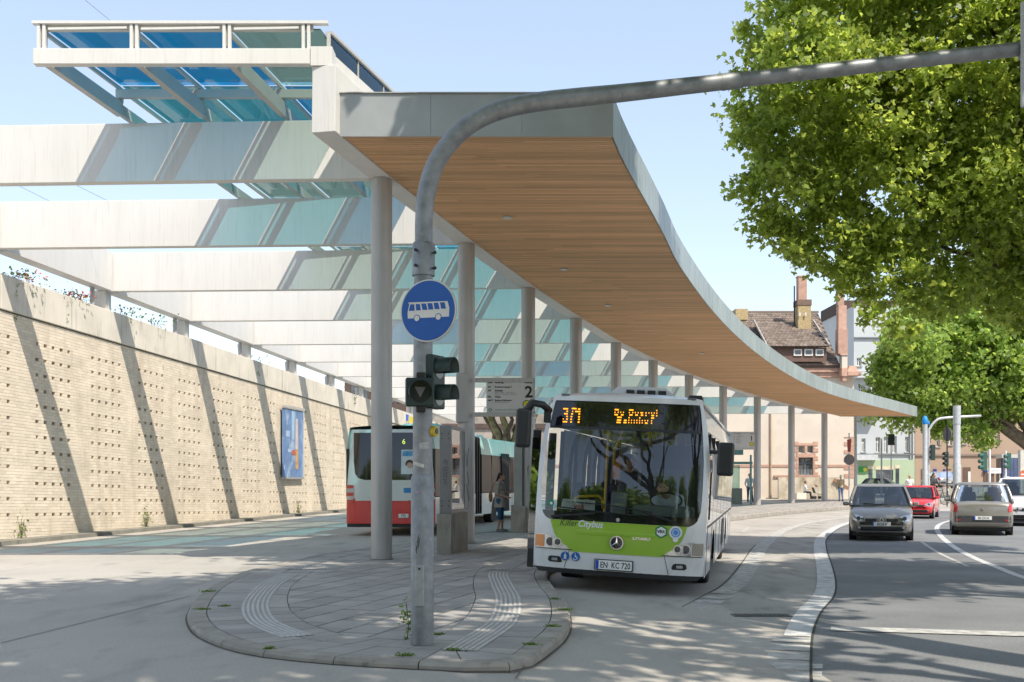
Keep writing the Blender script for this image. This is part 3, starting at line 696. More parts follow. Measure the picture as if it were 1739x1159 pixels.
# ------------------------------------------------------------ people
def figure(loc, heading, H, pose=None, shirt=(.5, .5, .5), trousers=(.05, .07, .12), hair=(.03, .02, .015), shoes=(.03, .03, .03), label='', name='person', tlen=1., sleeve=.6, long_hair=False, group=None, coat=0., bald=False, seated=False, cat='person', half=False, voxel=.013):
    k = H / 1.75; J = dict(pel=(0, 0, .95), ch=(0, 0, 1.28), nk=(0, .01, 1.47), hd=(0, -.015, 1.64), shL=(-.18, 0, 1.40), shR=(.18, 0, 1.40), elL=(-.23, .03, 1.12), elR=(.23, .03, 1.12), wrL=(-.24, -.06, .88), wrR=(.24, -.06, .88),
        hpL=(-.09, 0, .92), hpR=(.09, 0, .92), knL=(-.10, -.02, .50), knR=(.10, -.02, .50), anL=(-.10, .02, .09), anR=(.10, .02, .09), faceyaw=0)
    if pose: J.update(pose)
    V = {a: Vector(b) * k for a, b in J.items() if a != 'faceyaw'}
    root = empty(name, loc, (0, 0, heading), label=label, cat=cat, group=group)
    def cap(m, a, b, ra, rb, n=10): m.sph(a, ra * k, n, 7); m.sph(b, rb * k, n, 7); m.tube([a, b], [ra * k, rb * k], n)
    def trunk(m, e=0., low=True):
        p, c, nk = V['pel'], V['ch'], V['nk']; ax = (V['shR'] - V['shL']).normalized()
        m.sph(p, ((.155 + e) * k, (.115 + e) * k, (.13 + e) * k)); m.sph((p + c) / 2, ((.145 + e) * k, (.11 + e) * k, (.17 + e) * k)); m.sph(c, ((.165 + e) * k, (.12 + e) * k, (.17 + e) * k))
        for s_ in ('shL', 'shR'): cap(m, c + Vector((0, 0, .05 * k)), V[s_], .10 + e, .062 + e)
    b = MB(); trunk(b); cap(b, V['ch'] + Vector((0, 0, .1 * k)), V['nk'], .07, .055); cap(b, V['nk'], V['hd'] - Vector((0, 0, .06 * k)), .055, .052)
    h = V['hd']; b.sph(h, (.078 * k, .098 * k, .115 * k), 14, 10); fy = J['faceyaw']; fd = Vector((math.sin(fy), -math.cos(fy), 0)); fs = Vector((fd.y, -fd.x, 0))
    b.sph(h + fd * .055 * k - Vector((0, 0, .05 * k)), (.05 * k, .05 * k, .055 * k)); b.tube([h + fd * .085 * k + Vector((0, 0, .02 * k)), h + fd * .112 * k - Vector((0, 0, .02 * k))], [.009 * k, .016 * k], 8)
    for s_ in (-1, 1): b.sph(h + fs * s_ * .08 * k, (.018 * k, .022 * k, .03 * k))
    for s_ in 'LR':
        cap(b, V['sh' + s_], V['el' + s_], .050, .038); cap(b, V['el' + s_], V['wr' + s_], .038, .026)
        d = (V['wr' + s_] - V['el' + s_]).normalized(); w_ = V['wr' + s_]; sd = d.cross(Vector((0, 1, 0))); sd = sd.normalized() if sd.length > .1 else Vector((1, 0, 0)); pm_ = w_ + d * .055 * k
        cap(b, w_, pm_, .026, .030); bend = d.cross(sd) * (.02 * k)
        for i, (o_, L) in enumerate(((-.03, .055), (-.011, .068), (.010, .065), (.029, .050))):
            a = pm_ + sd * o_ * k + d * .015 * k; c_ = a + d * L * .55 * k; b.tube([a - d * .02 * k, a, c_, c_ + d * L * .4 * k + bend], [.010 * k, .010 * k, .009 * k, .008 * k], 6)
        a = w_ + d * .02 * k + bend * .5 + sd * -.028 * k; b.tube([a, a - sd * .02 * k + d * .025 * k, a - sd * .025 * k + d * .05 * k], [.012 * k, .011 * k, .009 * k], 6)
        if not half:
            cap(b, V['hp' + s_], V['kn' + s_], .082, .052); cap(b, V['kn' + s_], V['an' + s_], .052, .034)
            f0 = V['an' + s_]; cap(b, f0 - Vector((0, 0, .04 * k)), f0 + Vector((0, -.14 * k, -.055 * k)), .035, .028)
    ob = b.build('body', skin_m, root); md = ob.modifiers.new('one', 'REMESH'); md.mode = 'VOXEL'; md.voxel_size = voxel; md.use_smooth_shade = True
    def cloth(nm, m, col):
        cid = 'cloth_%02d%02d%02d' % tuple(int(c * 99) for c in col); mt_ = M(cid, col, .85, var=.12, scale=9, bump=.3, bscale=22)
        o = m.build(nm, mt_, root); md = o.modifiers.new('one', 'REMESH'); md.mode = 'VOXEL'; md.voxel_size = voxel; md.use_smooth_shade = True; return o
    s = MB(); trunk(s, .014)
    if coat > 0:
        p = V['pel']; s.tube([V['ch'] - Vector((0, 0, .1 * k)), p, p - Vector((0, 0, coat * k))], [.15 * k, .165 * k, .19 * k], 14)
    for s_ in 'LR':
        a, e_, w_ = V['sh' + s_], V['el' + s_], V['wr' + s_]; cap(s, a, a + (e_ - a) * min(1, sleeve * 1.6), .066, .056)
        if sleeve > .62: cap(s, e_, e_ + (w_ - e_) * min(.95, (sleeve - .62) * 2.6), .052, .040)
    cloth('shirt', s, shirt)
    if not half:
        t = MB(); p = V['pel']; t.sph(p - Vector((0, 0, .03 * k)), (.168 * k, .128 * k, .12 * k))
        for s_ in 'LR':
            a, e_, w_ = V['hp' + s_], V['kn' + s_], V['an' + s_]; cap(t, a, e_, .098, .068)
            if tlen > .5: cap(t, e_, e_ + (w_ - e_) * min(.97, (tlen - .5) * 2), .068, .052)
        cloth('trousers', t, trousers)
        for s_ in 'LR':
            f0 = V['an' + s_]; m = MB(); cap(m, f0 - Vector((0, -.02 * k, .045 * k)), f0 + Vector((0, -.15 * k, -.058 * k)), .043, .036); m.bb(f0 + Vector((-.04, -.19, -.09)) * k, f0 + Vector((.04, .06, -.07)) * k)
            cloth('shoe', m, shoes)
    if not bald:
        m = MB(); m.sph(h - fd * .018 * k + Vector((0, 0, .022 * k)), (.088 * k, .100 * k, .108 * k), 14, 9)
        if long_hair: cap(m, h - fd * .10 * k, h - fd * .15 * k - Vector((0, 0, .16 * k)), .035, .022)
        hv = m.build('hair', M('hair_%02d' % int(hair[0] * 99), hair, .6, var=.2, scale=30), root, smooth=True)
    for s_ in (-1, 1): MB().sph(h + fd * .090 * k + fs * s_ * .03 * k + Vector((0, 0, .015 * k)), .0095 * k, 8, 6).build('eye', ink_m, root, smooth=True)
    MB().box(h + fd * .1 * k - Vector((0, 0, .052 * k)), (.04 * k, .012 * k, .008 * k), fy).build('mouth', M('lips', (.35, .12, .1), .5), root)
    return root
# ------------------------------------------------------------ the lime and white city bus
def W_(z): return 1.275 if z < 1.9 else 1.275 - .15 * ((z - 1.9) / 1.0) ** 1.8
def F_(u, z):
    r = .30 * (max(0, z - 1.0) / 1.9) ** 1.7 + .10 * max(0, .62 - z); return r + .19 * (abs(u) / 1.28) ** 5
BUSY = 16.87; YAW = -math.atan2(2.6, 11.7)
bus = empty('city_bus', (1.50, BUSY, 0), (0, math.radians(2.9), YAW), label='white and lime green city bus showing orange 371, stopped at the island', cat='bus')
def seg(P, n): return rows(P, n)
# white front skin in pieces
ms = MB()
lowf = [(z, -W_(z), W_(z)) for z in (.37, .42, .5, .6, .7, .8, .9, 1.0, 1.09)]
patch(F_, lowf, 32, 0, ms)
WS = [(1.09, 1.03), (1.12, 1.10), (1.18, 1.15), (1.3, 1.185), (1.6, 1.195), (2.0, 1.19), (2.3, 1.165), (2.48, 1.145), (2.60, 1.13), (2.80, 1.10), (2.88, 1.08)]
def wsw(z):
    for (a, b), (c, d) in zip(WS, WS[1:]):
        if a <= z <= c: return b + (d - b) * (z - a) / (c - a)
    return WS[-1][1] if z > 2 else WS[0][1]
zz = [1.09 + (2.88 - 1.09) * i / 24 for i in range(25)]
for s_ in (-1, 1):
    patch(F_, [(z, *(sorted((s_ * wsw(z), s_ * W_(z))))) for z in zz], 4, 0, ms)
patch(F_, [(z, -W_(z), W_(z)) for z in (2.88, 2.92, 2.96)], 28, 0, ms)
ms.build('front_skin', buswhite, bus, auto=50)
# roof cap: from the front top edge back
LEN = 11.95
rc = MB(); prof = [-1, -.97, -.9, -.75, -.5, 0, .5, .75, .9, .97, 1]
def roofz(t): return 2.96 + .07 * (1 - abs(t) ** 2.5)
wt = W_(2.96)
r0 = [(wt * t, F_(wt * t, 2.96), 2.96) for t in prof]
r1 = [(wt * t, F_(wt * t, 2.96) + .12, 2.96 + (roofz(t) - 2.96) * .75 + .01) for t in prof]
r2 = [(wt * t, .95, roofz(t)) for t in prof]; r3 = [(wt * t, LEN, roofz(t)) for t in prof]
rc.ring([r0, r1, r2, r3], close=False); rc.build('roof', buswhite, bus, smooth=True)
# sides
for s_ in (-1, 1):
    X = s_ * W_(1); v0 = F_(W_(1), 1)
    def pt(v, z): return (s_ * W_(z), v, z)
    arch = lambda c, r=.56: [(c - r * math.cos(PI * i / 10), .42 + (r * .98) * math.sin(PI * i / 10)) for i in range(11)]
    outline = [(v0, .34)] + [(2.70 - .56, .34)] + arch(2.7)[0:] + [(2.70 + .56, .34)] + [(8.5 - .56, .34)] + arch(8.5) + [(8.5 + .56, .34), (LEN, .34), (LEN, 1.08), (v0, 1.08)]
    m = MB(); m.add([pt(v, z) for v, z in outline], [tuple(range(len(outline)))]); m.build('side_skin', buswhite, bus)
    m = MB(); fr = [(F_(W_(z), z), z) for z in (1.08, 1.3, 1.6, 1.9, 2.2, 2.5, 2.75, 2.96)]
    zc = [1.08, 1.3, 1.6, 1.9, 2.2, 2.5]
    m.ring([[(s_ * (W_(z)), F_(W_(z), z) + (.0), z) for z in zc], [(s_ * W_(z), .52 + .1 * (z - 1), z) for z in zc]], close=False)
    m.build('corner_glass', blkg_m, bus, smooth=True)
    m = MB(); zt_ = [2.5, 2.6, 2.75, 2.88, 2.96]
    m.ring([[(s_ * W_(z), F_(W_(z), z), z) for z in zt_], [(s_ * W_(z), LEN, z) for z in zt_]], close=False); m.build('cant_rail', buswhite, bus, smooth=True)
    edges = [.56, 2.0, 3.55, 5.1, 6.65, 8.2, 9.75, LEN - .1] if s_ > 0 else [1.95, 3.4, 5.0, 6.3, 7.9, 9.4, LEN - .1]
    for a, b in zip(edges, edges[1:]):
        m = MB(); zc2 = [1.10, 1.6, 1.9, 2.2, 2.49]
        m.ring([[(s_ * (W_(z) + .002), a + .03, z) for z in zc2], [(s_ * (W_(z) + .002), b - .03, z) for z in zc2]], close=False); m.build('window', sideglass, bus, smooth=True)
        MB().bb((s_ * 1.20, a - .03, 1.09), (s_ * 1.262, a + .03, 2.46)).build('window_post', blk_m, bus)
        if s_ > 0: MB().bb((s_ * 1.272, a - .006, .36), (s_ * 1.280, a + .006, 1.07)).build('panel_joint', blk_m, bus)
    MB().bb((s_ * 1.20, .5, 1.06), (s_ * 1.279, LEN, 1.10)).build('belt_trim', blk_m, bus)
MB().bb((1.28, 6.2, .5), (1.287, 7.3, 1.0)).build('vent_grille', blk_m, bus)
MB().bb((1.282, .95, .72), (1.292, 1.07, .79)).build('side_marker', amber_m, bus)
MB().bb((-1.24, LEN - .01, .4), (1.24, LEN + .03, 2.95)).build('rear_skin', buswhite, bus)
MB().bb((-1.2, .5, .36), (1.2, LEN, .42)).build('floor', M('bus_floor', (.07, .07, .08), .8), bus)
MB().bb((-1.15, .4, 2.84), (1.15, LEN, 2.88)).build('ceiling_lining', M('bus_ceiling', (.25, .26, .27), .8), bus)
m = MB(); patch(F_, [(.30, -1.18, 1.18), (.372, -1.25, 1.25)], 20, .0, m); m.build('underrun', blk_m, bus, smooth=True)
# windscreen
m = MB(); patch(F_, [(z, -wsw(z) + .006, wsw(z) - .006) for z in [1.20 + (2.465 - 1.20) * i / 14 for i in range(15)]], 20, .002, m); m.build('windscreen', windscreen, bus, smooth=True)
m = MB(); patch(F_, [(z, -wsw(z) + .004, wsw(z) - .004) for z in (1.092, 1.11, 1.13, 1.15, 1.18, 1.22)], 20, .006, m); m.build('windscreen_edge', blkg_m, bus, smooth=True)
m = MB(); patch(F_, [(z, -wsw(z) + .02, wsw(z) - .02) for z in (2.49, 2.55, 2.6, 2.7, 2.8, 2.865)], 20, .003, m)
dest = m.build('destination_display', blkg_m, bus, smooth=True)
m = MB(); patch(F_, [(z, -wsw(z) + .006, wsw(z) - .006) for z in (2.455, 2.475, 2.492)], 20, .007, m); m.build('windscreen_top_edge', blk_m, bus, smooth=True)
led = M('led_orange', (.9, .35, .02), .5, var=0, emit=((1, .34, .012), 1.0))
def px2uz(px, py): # photo pixels on the bus front -> body coordinates (roll taken out)
    th = math.radians(2.9); dx, dz = px - 1053, 1014 - py; return ((dx * math.cos(th) - dz * math.sin(th)) * .00892 + .02, (dx * math.sin(th) + dz * math.cos(th)) * .00865)
LED = []
for (x0, x1, y) in [(218, 270, 277), (300, 350, 277), (358, 385, 283), (250, 270, 302), (305, 318, 304), (332, 386, 306), (228, 268, 325), (296, 318, 327), (364, 385, 330), (250, 270, 351), (292, 312, 353), (362, 384, 356), (218, 230, 375), (250, 270, 377), (290, 310, 379), (362, 384, 381), (218, 266, 401), (290, 310, 404), (360, 382, 407)]:
    a = px2uz(920 + x0 / 5.434, 640 + y / 5.434); b = px2uz(920 + x1 / 5.434, 640 + y / 5.434 + .3); LED.append((a, b))
for (x0, x1, y) in [(285, 410, 218), (668, 795, 232), (1380, 1420, 255), (285, 322, 290), (370, 410, 290), (438, 472, 292), (510, 545, 295), (665, 702, 302), (752, 792, 303), (822, 860, 304), (898, 934, 308), (970, 1050, 312), (1100, 1142, 316), (1180, 1215, 318), (1250, 1285, 320), (1318, 1354, 322), (1386, 1422, 326), (285, 392, 356), (455, 535, 362), (680, 775, 368), (835, 915, 373), (980, 1054, 378), (1100, 1142, 385), (1255, 1340, 390), (1380, 1422, 396), (358, 492, 430), (660, 702, 442), (938, 982, 450), (1252, 1340, 460), (355, 480, 505), (540, 625, 515), (658, 694, 512), (728, 764, 515), (800, 836, 520), (868, 906, 520), (938, 976, 524), (1010, 1046, 524), (1082, 1116, 526), (1150, 1188, 528), (1252, 1292, 532), (345, 470, 570), (530, 620, 575), (655, 692, 578), (725, 762, 580), (800, 836, 582), (868, 904, 584), (938, 976, 586), (1008, 1044, 588), (1092, 1172, 596), (1252, 1292, 600)]:
    a = px2uz(1030 + x0 / 15.8, 680 + y / 15.8); b = px2uz(1030 + x1 / 15.8, 680 + y / 15.8 + .3); LED.append((a, b))
m = MB()
for a, b in LED:
    z = (a[1] + b[1]) / 2 - .0; hh = .0095; u0_, u1_ = a[0] + .004, b[0] - .005; A = [(u0_, z - hh), (u1_, z - hh), (u1_, z + hh), (u0_, z + hh)]
    m.add([(u, F_(u, z_) - .009, z_) for u, z_ in A], [(0, 1, 2, 3)])
tag(m.build('led_lettering', led, dest), kind='stuff')
# lime panel
GP = [(.630, -.66, .66), (.66, -.74, .74), (.70, -.80, .80), (.78, -.875, .87), (.88, -.945, .94), (1.0, -.99, .985), (1.088, -1.02, 1.01)]
m = MB(); patch(F_, rows(GP, 3), 24, .010, m); lime = m.build('lime_panel', busgreen, bus, smooth=True)
m = MB()
for (z, a, b, o) in ((.93, -.62, .62, .030),): # pressed crease
    m.ring([[(u, F_(u, .955) - .011, .955 + .012 * (1 - (u / .65) ** 2)) for u in [a + (b - a) * i / 16 for i in range(17)]], [(u, F_(u, z) - .026 * (1 - (u / .66) ** 8), z + .008 * (1 - (u / .65) ** 2)) for u in [a + (b - a) * i / 16 for i in range(17)]], [(u, F_(u, .90) - .011, .885) for u in [a + (b - a) * i / 16 for i in range(17)]]], close=False)
m.build('crease', busgreen, lime, smooth=True)
for s_ in (-1, 1): # headlights
    T = [(.660, 1.235, 0.70), (.70, 1.25, .74), (.76, 1.255, .84), (.82, 1.255, .955), (.860, 1.25, 1.03)]
    def pr(z0, a0, b0): return (z0, *(sorted((s_ * a0, s_ * b0))))
    m = MB(); patch(F_, rows([pr(z, a, b) for z, a, b in T], 3), 12, .012, m); hl = m.build('headlight', lamp_m, bus, smooth=True)
    m = MB(); patch(F_, [pr(z, 1.25, 1.10) for z in (.672, .76, .85)], 4, .018, m); m.build('indicator_lens', amber_m if s_ < 0 else M('smoked_lens', (.30, .27, .22), .2, coat=.6), hl, smooth=True)
    for u, r in ((1.0, .062), (.885, .045)):
        z = .76; d = disc(s_ * u, z - .005, r, F_, .020, 18); d.build('lamp', M('lamp_dark', (.09, .09, .10), .1, metal=.4, coat=.6), hl); disc(s_ * u, z, r + .012, F_, .019, 18, ri=r).build('lamp_ring', chrome_m, hl)
    m = MB(); patch(F_, rows([pr(z, a + .008, b - .02) for z, a, b in [(.648, 1.23, .66), (.66, 1.235, .70)]], 1), 12, .016, m); m.build('seal', blk_m, hl)
    m = MB(); patch(F_, [pr(z, a, b) for z, a, b in ((.455, 1.0, .82), (.48, 1.03, .81), (.53, 1.02, .83), (.545, .99, .86))], 6, .006, m); fg = m.build('fog_lamp', blk_m, bus, smooth=True)
    m = MB(); patch(F_, [pr(z, .97, .88) for z in (.478, .52)], 4, .012, m); m.build('lens', lamp_m, fg, smooth=True)
    m = MB(); m.ring([[(s_ * (.70 + .07 * t) - .004, F_(.7, .4 + .26 * (1 - t)) - .004, .38 + .27 * (1 - t)) for t in (0, .5, 1)], [(s_ * (.70 + .07 * t) + .004, F_(.7, .4 + .26 * (1 - t)) - .004, .38 + .27 * (1 - t)) for t in (0, .5, 1)]], close=False); m.build('panel_joint', blk_m, bus)
# star badge
z = .80; m = disc(0, z, .098, F_, .034, 24); star = m.build('badge_disc', blkg_m, bus)
disc(0, z, .102, F_, .040, 28, ri=.086).build('badge_ring', chrome_m, star)
m = MB()
for a in (90, 210, 330):
    r = math.radians(a); c, s2 = math.cos(r), math.sin(r); n_, t_ = (-s2, c), .013; v = F_(0, z) - .041
    m.add([(n_[0] * t_, v, z + n_[1] * t_), (-n_[0] * t_, v, z - n_[1] * t_), (c * .09, v - .001, z + s2 * .09), (0, v - .01, z)], [(0, 3, 2), (1, 2, 3), (0, 2, 1)])
m.build('badge_star', chrome_m, star)
disc(.0, 1.135, .03, F_, .012, 14).build('washer_boss', steel_m, bus)
ink = ink_m
text_on('lettering', 'Killer', .135, -.60, 1.005, F_, M('ink_grey', (.05, .06, .04), .6, var=0), bus, .014, shear=.25, align='RIGHT', sx=.92)
text_on('lettering', 'Citybus', .135, -.595, 1.005, F_, white_m, bus, .014, shear=.25, bold=.003, align='LEFT', sx=.90)
text_on('lettering', 'CITARO', .062, .22, .86, F_, chrome_m, bus, .015, shear=.3, bold=.002, align='LEFT', sx=1.15)
def hexa(u, z, r, n, off): return disc(u, z, r, F_, off, n)
hx = MB(); r = .098; hx.add([(.64 + r * math.cos(PI / 6 + PI / 3 * i), F_(.64, 1.0) - .018, 1.0 + r * math.sin(PI / 6 + PI / 3 * i)) for i in range(6)], [(5, 4, 3, 2, 1, 0)]); hx.build('hexagon_sticker', M('sticker_green', (.01, .22, .08), .4), bus)
hx = MB(); r = .074; hx.add([(.64 + r * math.cos(PI / 6 + PI / 3 * i), F_(.64, 1.0) - .021, 1.0 + r * math.sin(PI / 6 + PI / 3 * i)) for i in range(6)], [(5, 4, 3, 2, 1, 0)]); hx.build('hexagon_face', white_m, bus)
text_on('lettering', 'VRR', .062, .64, .98, F_, ink, bus, .024, bold=.002)
disc(.85, 1.0, .095, F_, .034, 24).build('round_sticker', white_m, bus); disc(.85, 1.0, .068, F_, .039, 24, ri=.055).build('ring_mark', M('pale_blue', (.08, .25, .62), .4), bus); disc(.85, 1.0, .034, F_, .039, 20).build('dot_mark', MATS['pale_blue'], bus); disc(.85, 1.0, .05, F_, .038, 24).build('inner_mark', M('paler_blue', (.4, .55, .8), .4), bus)
disc(.85, .9, .04, F_, .033, 16).build('sticker_tail', white_m, bus)
# pictogram stickers
for u, kind in ((-.76, 'walk'), (-.60, 'chair')):
    d = disc(u, .555, .066, F_, .012, 24); pk = d.build('pictogram_sticker', M('sticker_blue', (.01, .12, .42), .4), bus)
    v = F_(u, .555) - .015; m = MB()
    def sg_(x0, z0, x1, z1, t=.007):
        d_ = Vector((x1 - x0, z1 - z0)).normalized(); n_ = Vector((-d_.y, d_.x)) * t; m.add([(u + x0 + n_.x, v, .555 + z0 + n_.y), (u + x0 - n_.x, v, .555 + z0 - n_.y), (u + x1 - n_.x, v, .555 + z1 - n_.y), (u + x1 + n_.x, v, .555 + z1 + n_.y)], [(0, 1, 2, 3)])
    if kind == 'walk': sg_(0, .028, 0, -.008, .012); sg_(-.002, -.005, -.016, -.045); sg_(.002, -.005, .016, -.045); sg_(0, .022, -.022, .0, .005); sg_(0, .022, .022, .0, .005); sg_(-.006, .042, .006, .042, .008)
    else:
        sg_(-.008, .03, -.004, -.006); sg_(-.004, -.004, .018, -.006); sg_(.018, -.006, .028, -.034); sg_(-.014, .045, -.004, .045, .007); sg_(-.006, .012, .012, .012, .004)
        for i in range(7): a0, a1 = -2.9 + i * .45, -2.45 + i * .45; sg_(-.004 + .03 * math.cos(a0), -.018 + .03 * math.sin(a0), -.004 + .03 * math.cos(a1), -.018 + .03 * math.sin(a1), .004)
    m.build('pictogram', white_m, pk)
# number plate
v = F_(0, .48) - .03; m = MB().bb((-.30, v, .398), (.24, v + .012, .532)); pl = m.build('number_plate', plate_m, bus, bevel=.004)
MB().bb((-.315, v + .003, .385), (.255, v + .02, .545)).build('plate_frame', blk_m, pl)
MB().bb((-.296, v - .002, .402), (-.252, v - .0005, .528)).build('euro_band', M('euro_blue', (.01, .07, .45), .4), pl)
t = text_mb('EN  KC 720', .125, bold=.0015, sx=.72); m = MB(); m.add([(-.006 + x, v - .0015, .422 + y) for x, y, _ in t.v], t.f); m.build('plate_lettering', ink_m, pl)
m = MB(); m.tube([(-.118, v - .001, .465), (-.118, v - .003, .465)], .012, 10); m.build('plate_seal', M('seal_grey', (.35, .38, .35), .5), pl)
# wipers
for (a, b, c) in (((-1.0, 1.13), (-.35, 1.21), (-.05, 1.20)), ((.86, 1.14), (.25, 1.30), (-.42, 1.36))):
    P = [Vector((u, F_(u, z) - .035, z)) for u, z in (a, b)]; MB().tube(P, [.020, .012], 6).build('wiper_arm', blk_m, bus)
P = [Vector((u, F_(u, z) - .022, z)) for u, z in ((-.9, 1.28), (-.3, 1.24), (.28, 1.215))]; MB().tube(P, .009, 6).build('wiper_blade', blk_m, bus)
P = [Vector((u, F_(u, z) - .022, z)) for u, z in ((-.62, 1.36), (-.1, 1.34), (.5, 1.27))]; MB().tube(P, .009, 6).build('wiper_blade', blk_m, bus)
disc(-1.02, 1.33, .05, F_, .008, 18).build('green_sticker', M('badge_green', (.01, .25, .14), .4), bus); disc(-1.02, 1.325, .022, F_, .010, 12).build('sticker_mark', white_m, bus)
# roof parts: marker lamps, climate unit, antenna
for u in (-.93, .96):
    zc = 2.955; MB().box((u, F_(u, zc) + .02, zc + .012), (.13, .07, .03)).build('marker_lamp', M('marker_grey', (.16, .16, .17), .3), bus, bevel=.008)
m = MB(); pr_ = [(-.50, 2.97), (-.48, 3.08), (-.38, 3.155), (.34, 3.155), (.46, 3.06), (.52, 2.97)]
m.ring([[(u + .16, 1.0 + (3.2 - z) * .6, z) for u, z in pr_], [(u + .16, 2.7, z) for u, z in pr_]], close=False); m.f.append((0, 1, 2, 3, 4, 5)); cu = m.build('climate_unit', buswhite, bus, bevel=.015)
for i in range(4): MB().box((-.04 + i * .165, 1.0 + (3.2 - 3.09) * .6 + .02, 3.09), (.12, .1, .06)).build('vent', blk_m, cu)
MB().box((.96, 1.3, 3.045), (.24, .3, .07), taper=.8).build('antenna', blk_m, bus, bevel=.01)
# mirrors
mm = MB(); mm.box((-1.46, -.12, 2.42), (.225, .16, .58)); mi = mm.build('mirror', blk_m, bus, bevel=.05, seg=4)
MB().tube([(-1.12, .12, 2.70), (-1.2, -.05, 2.78), (-1.34, -.12, 2.80), (-1.44, -.12, 2.66)], [.05, .055, .06, .07], 10).build('mirror_arm', blk_m, mi, smooth=True)
MB().box((-1.15, .1, 2.62), (.09, .12, .2)).build('mirror_bracket', blk_m, mi, bevel=.01)
mm = MB(); mm.box((1.50, .22, 2.10), (.24, .15, .49)); mi = mm.build('mirror', blk_m, bus, bevel=.05, seg=4); MB().tube([(1.25, .35, 2.2), (1.38, .28, 2.2)], .03, 8).build('mirror_arm', blk_m, mi)
MB().tube([(1.30, .36, 1.2), (1.30, .36, 1.9)], .012, 6).build('grab_rail', blk_m, bus)
# open front door leaves on the kerb side
for v_, dz in ((.42, 0), (1.72, 0)):
    d = MB().bb((-1.42, v_, .32), (-1.30, v_ + .06, 2.42)).build('door_leaf', blk_m, bus, bevel=.01)
    MB().bb((-1.425, v_ + .001, .6), (-1.31, v_ - .004, 2.3)).build('door_glass', sideglass, d)
MB().tube([(-1.27, .5, .45), (-1.27, .5, 2.3)], .014, 8).build('door_rod', yellow_m, bus)
# wheels
def wheel(par, x, v, r, wd, zc, nm='wheel'):
    o = MB().tube([(x - wd / 2, v, zc), (x - wd / 2 + .02, v, zc), (x + wd / 2 - .02, v, zc), (x + wd / 2, v, zc)], [r - .03, r, r, r - .03], 28).build(nm, rub_m, par, auto=40)
    s_ = 1 if x > 0 else -1; MB().tube([(x + s_ * (wd / 2 - .02), v, zc), (x + s_ * (wd / 2 + .008), v, zc)], [r * .62, r * .58], 20).build('rim', M('rim_steel', (.35, .35, .36), .4, metal=.5), o, auto=40)
    for k in range(3): # tread grooves
        xx = x - wd / 2 + wd * (k + 1) / 4; MB().tube([(xx - .006, v, zc), (xx + .006, v, zc)], r + .0015, 28, cap=False).build('tread_groove', dark_m, o)
    return o
for v_ in (2.7, 8.5):
    for x in (-1.09, 1.09):
        zc = .475 + (.055 if x > 0 else -.055); wheel(bus, x, v_, .475, .28, zc)
for v_ in (2.7, 8.5): MB().bb((-.9, v_ - .08, .36), (.9, v_ + .08, .50)).build('axle', rub_m, bus)
# interior
dk = M('interior_dark', (.05, .053, .06), .7)
MB().bb((-1.08, .33, 1.05), (1.08, .95, 1.19)).build('dashboard', M('dash_grey', (.11, .12, .12), .6), bus, bevel=.03)
MB().bb((.15, .45, 1.18), (1.05, .95, 1.36)).build('driver_console', M('console_grey', (.22, .25, .25), .5), bus, bevel=.04)
MB().bb((-.22, .75, 1.19), (.02, .95, 1.52)).build('ticket_machine', M('ticket_grey', (.30, .31, .32), .5), bus, bevel=.02)
MB().bb((-.06, .85, 1.3), (.12, 1.0, 1.48)).build('screen_box', blk_m, bus, bevel=.01)
c = Vector((.62, .78, 1.44)); P = [c + Vector((.24 * math.cos(a), .14 * math.sin(a), .19 * math.sin(a) * .6)) for a in [2 * PI * i / 20 for i in range(21)]]; MB().tube(P, .016, 6).build('steering_wheel', blk_m, bus, smooth=True)
MB().bb((.4, 1.5, 1.0), (.95, 1.62, 1.95)).build('driver_seat', dk, bus, bevel=.04)
MB().bb((.12, 1.75, .42), (1.15, 1.80, 2.3)).build('cab_partition', dk, bus)
for (x, v, z0, z1) in ((-.42, 1.55, .45, 2.8), (.20, 2.0, .9, 2.75), (.30, 3.2, .5, 2.8), (.62, 2.2, 1.3, 2.7), (-.55, 4.2, .45, 2.8), (.55, 5.2, .45, 2.8), (-.2, 7.0, .45, 2.8)):
    MB().tube([(x, v, z0), (x, v, z1)], .02, 8).build('grab_pole', yellow_m, bus)
MB().tube([(-.30, 1.5, 1.95), (-.30, 1.5, 2.2), (-.2, 1.5, 2.42), (-.16, 1.5, 2.6), (-.16, 1.5, 2.8)], .02, 8).build('grab_pole', yellow_m, bus, smooth=True)
MB().tube([(-1.0, .95, 1.25), (-.75, 1.0, 1.42), (-.45, 1.0, 1.45), (-.38, 1.0, 1.38), (-.37, 1.0, 1.25)], .022, 8).build('hand_rail', yellow_m, bus, smooth=True)
MB().tube([(-1.05, .85, 1.22), (-.8, .9, 1.34), (-.58, .9, 1.38)], .018, 8).build('hand_rail', yellow_m, bus, smooth=True)
MB().bb((-.33, 1.55, 1.72), (-.20, 1.68, 2.05)).build('validator', M('validator_orange', (.62, .22, .03), .4), bus, bevel=.015)
for i in range(6):
    for x in (-.8, .8): MB().bb((x - .38, 4.2 + i * 1.2, .9), (x + .38, 4.28 + i * 1.2, 1.55)).build('passenger_seat', M('seat_blue', (.03, .05, .12), .8), bus, bevel=.03)
v = .30; pc = MB(); A = [(u, F_(u, z) + .05, z) for z in (1.245, 1.40) for u in (-.88, -.36)]; A[2] = (-.855, *A[2][1:]); pc.add(A, [(0, 1, 3, 2)]); pc.build('dash_placard', M('placard_white', (.85, .86, .84), .6, var=0, emit=((1, 1, 1), 0)), bus)
Fp = lambda u, z: F_(u, z) + .045
text_on('lettering', 'im Auftrag der', .062, -.61, 1.34, Fp, M('ink_greygreen', (.12, .16, .14), .6, var=0), bus, 0)
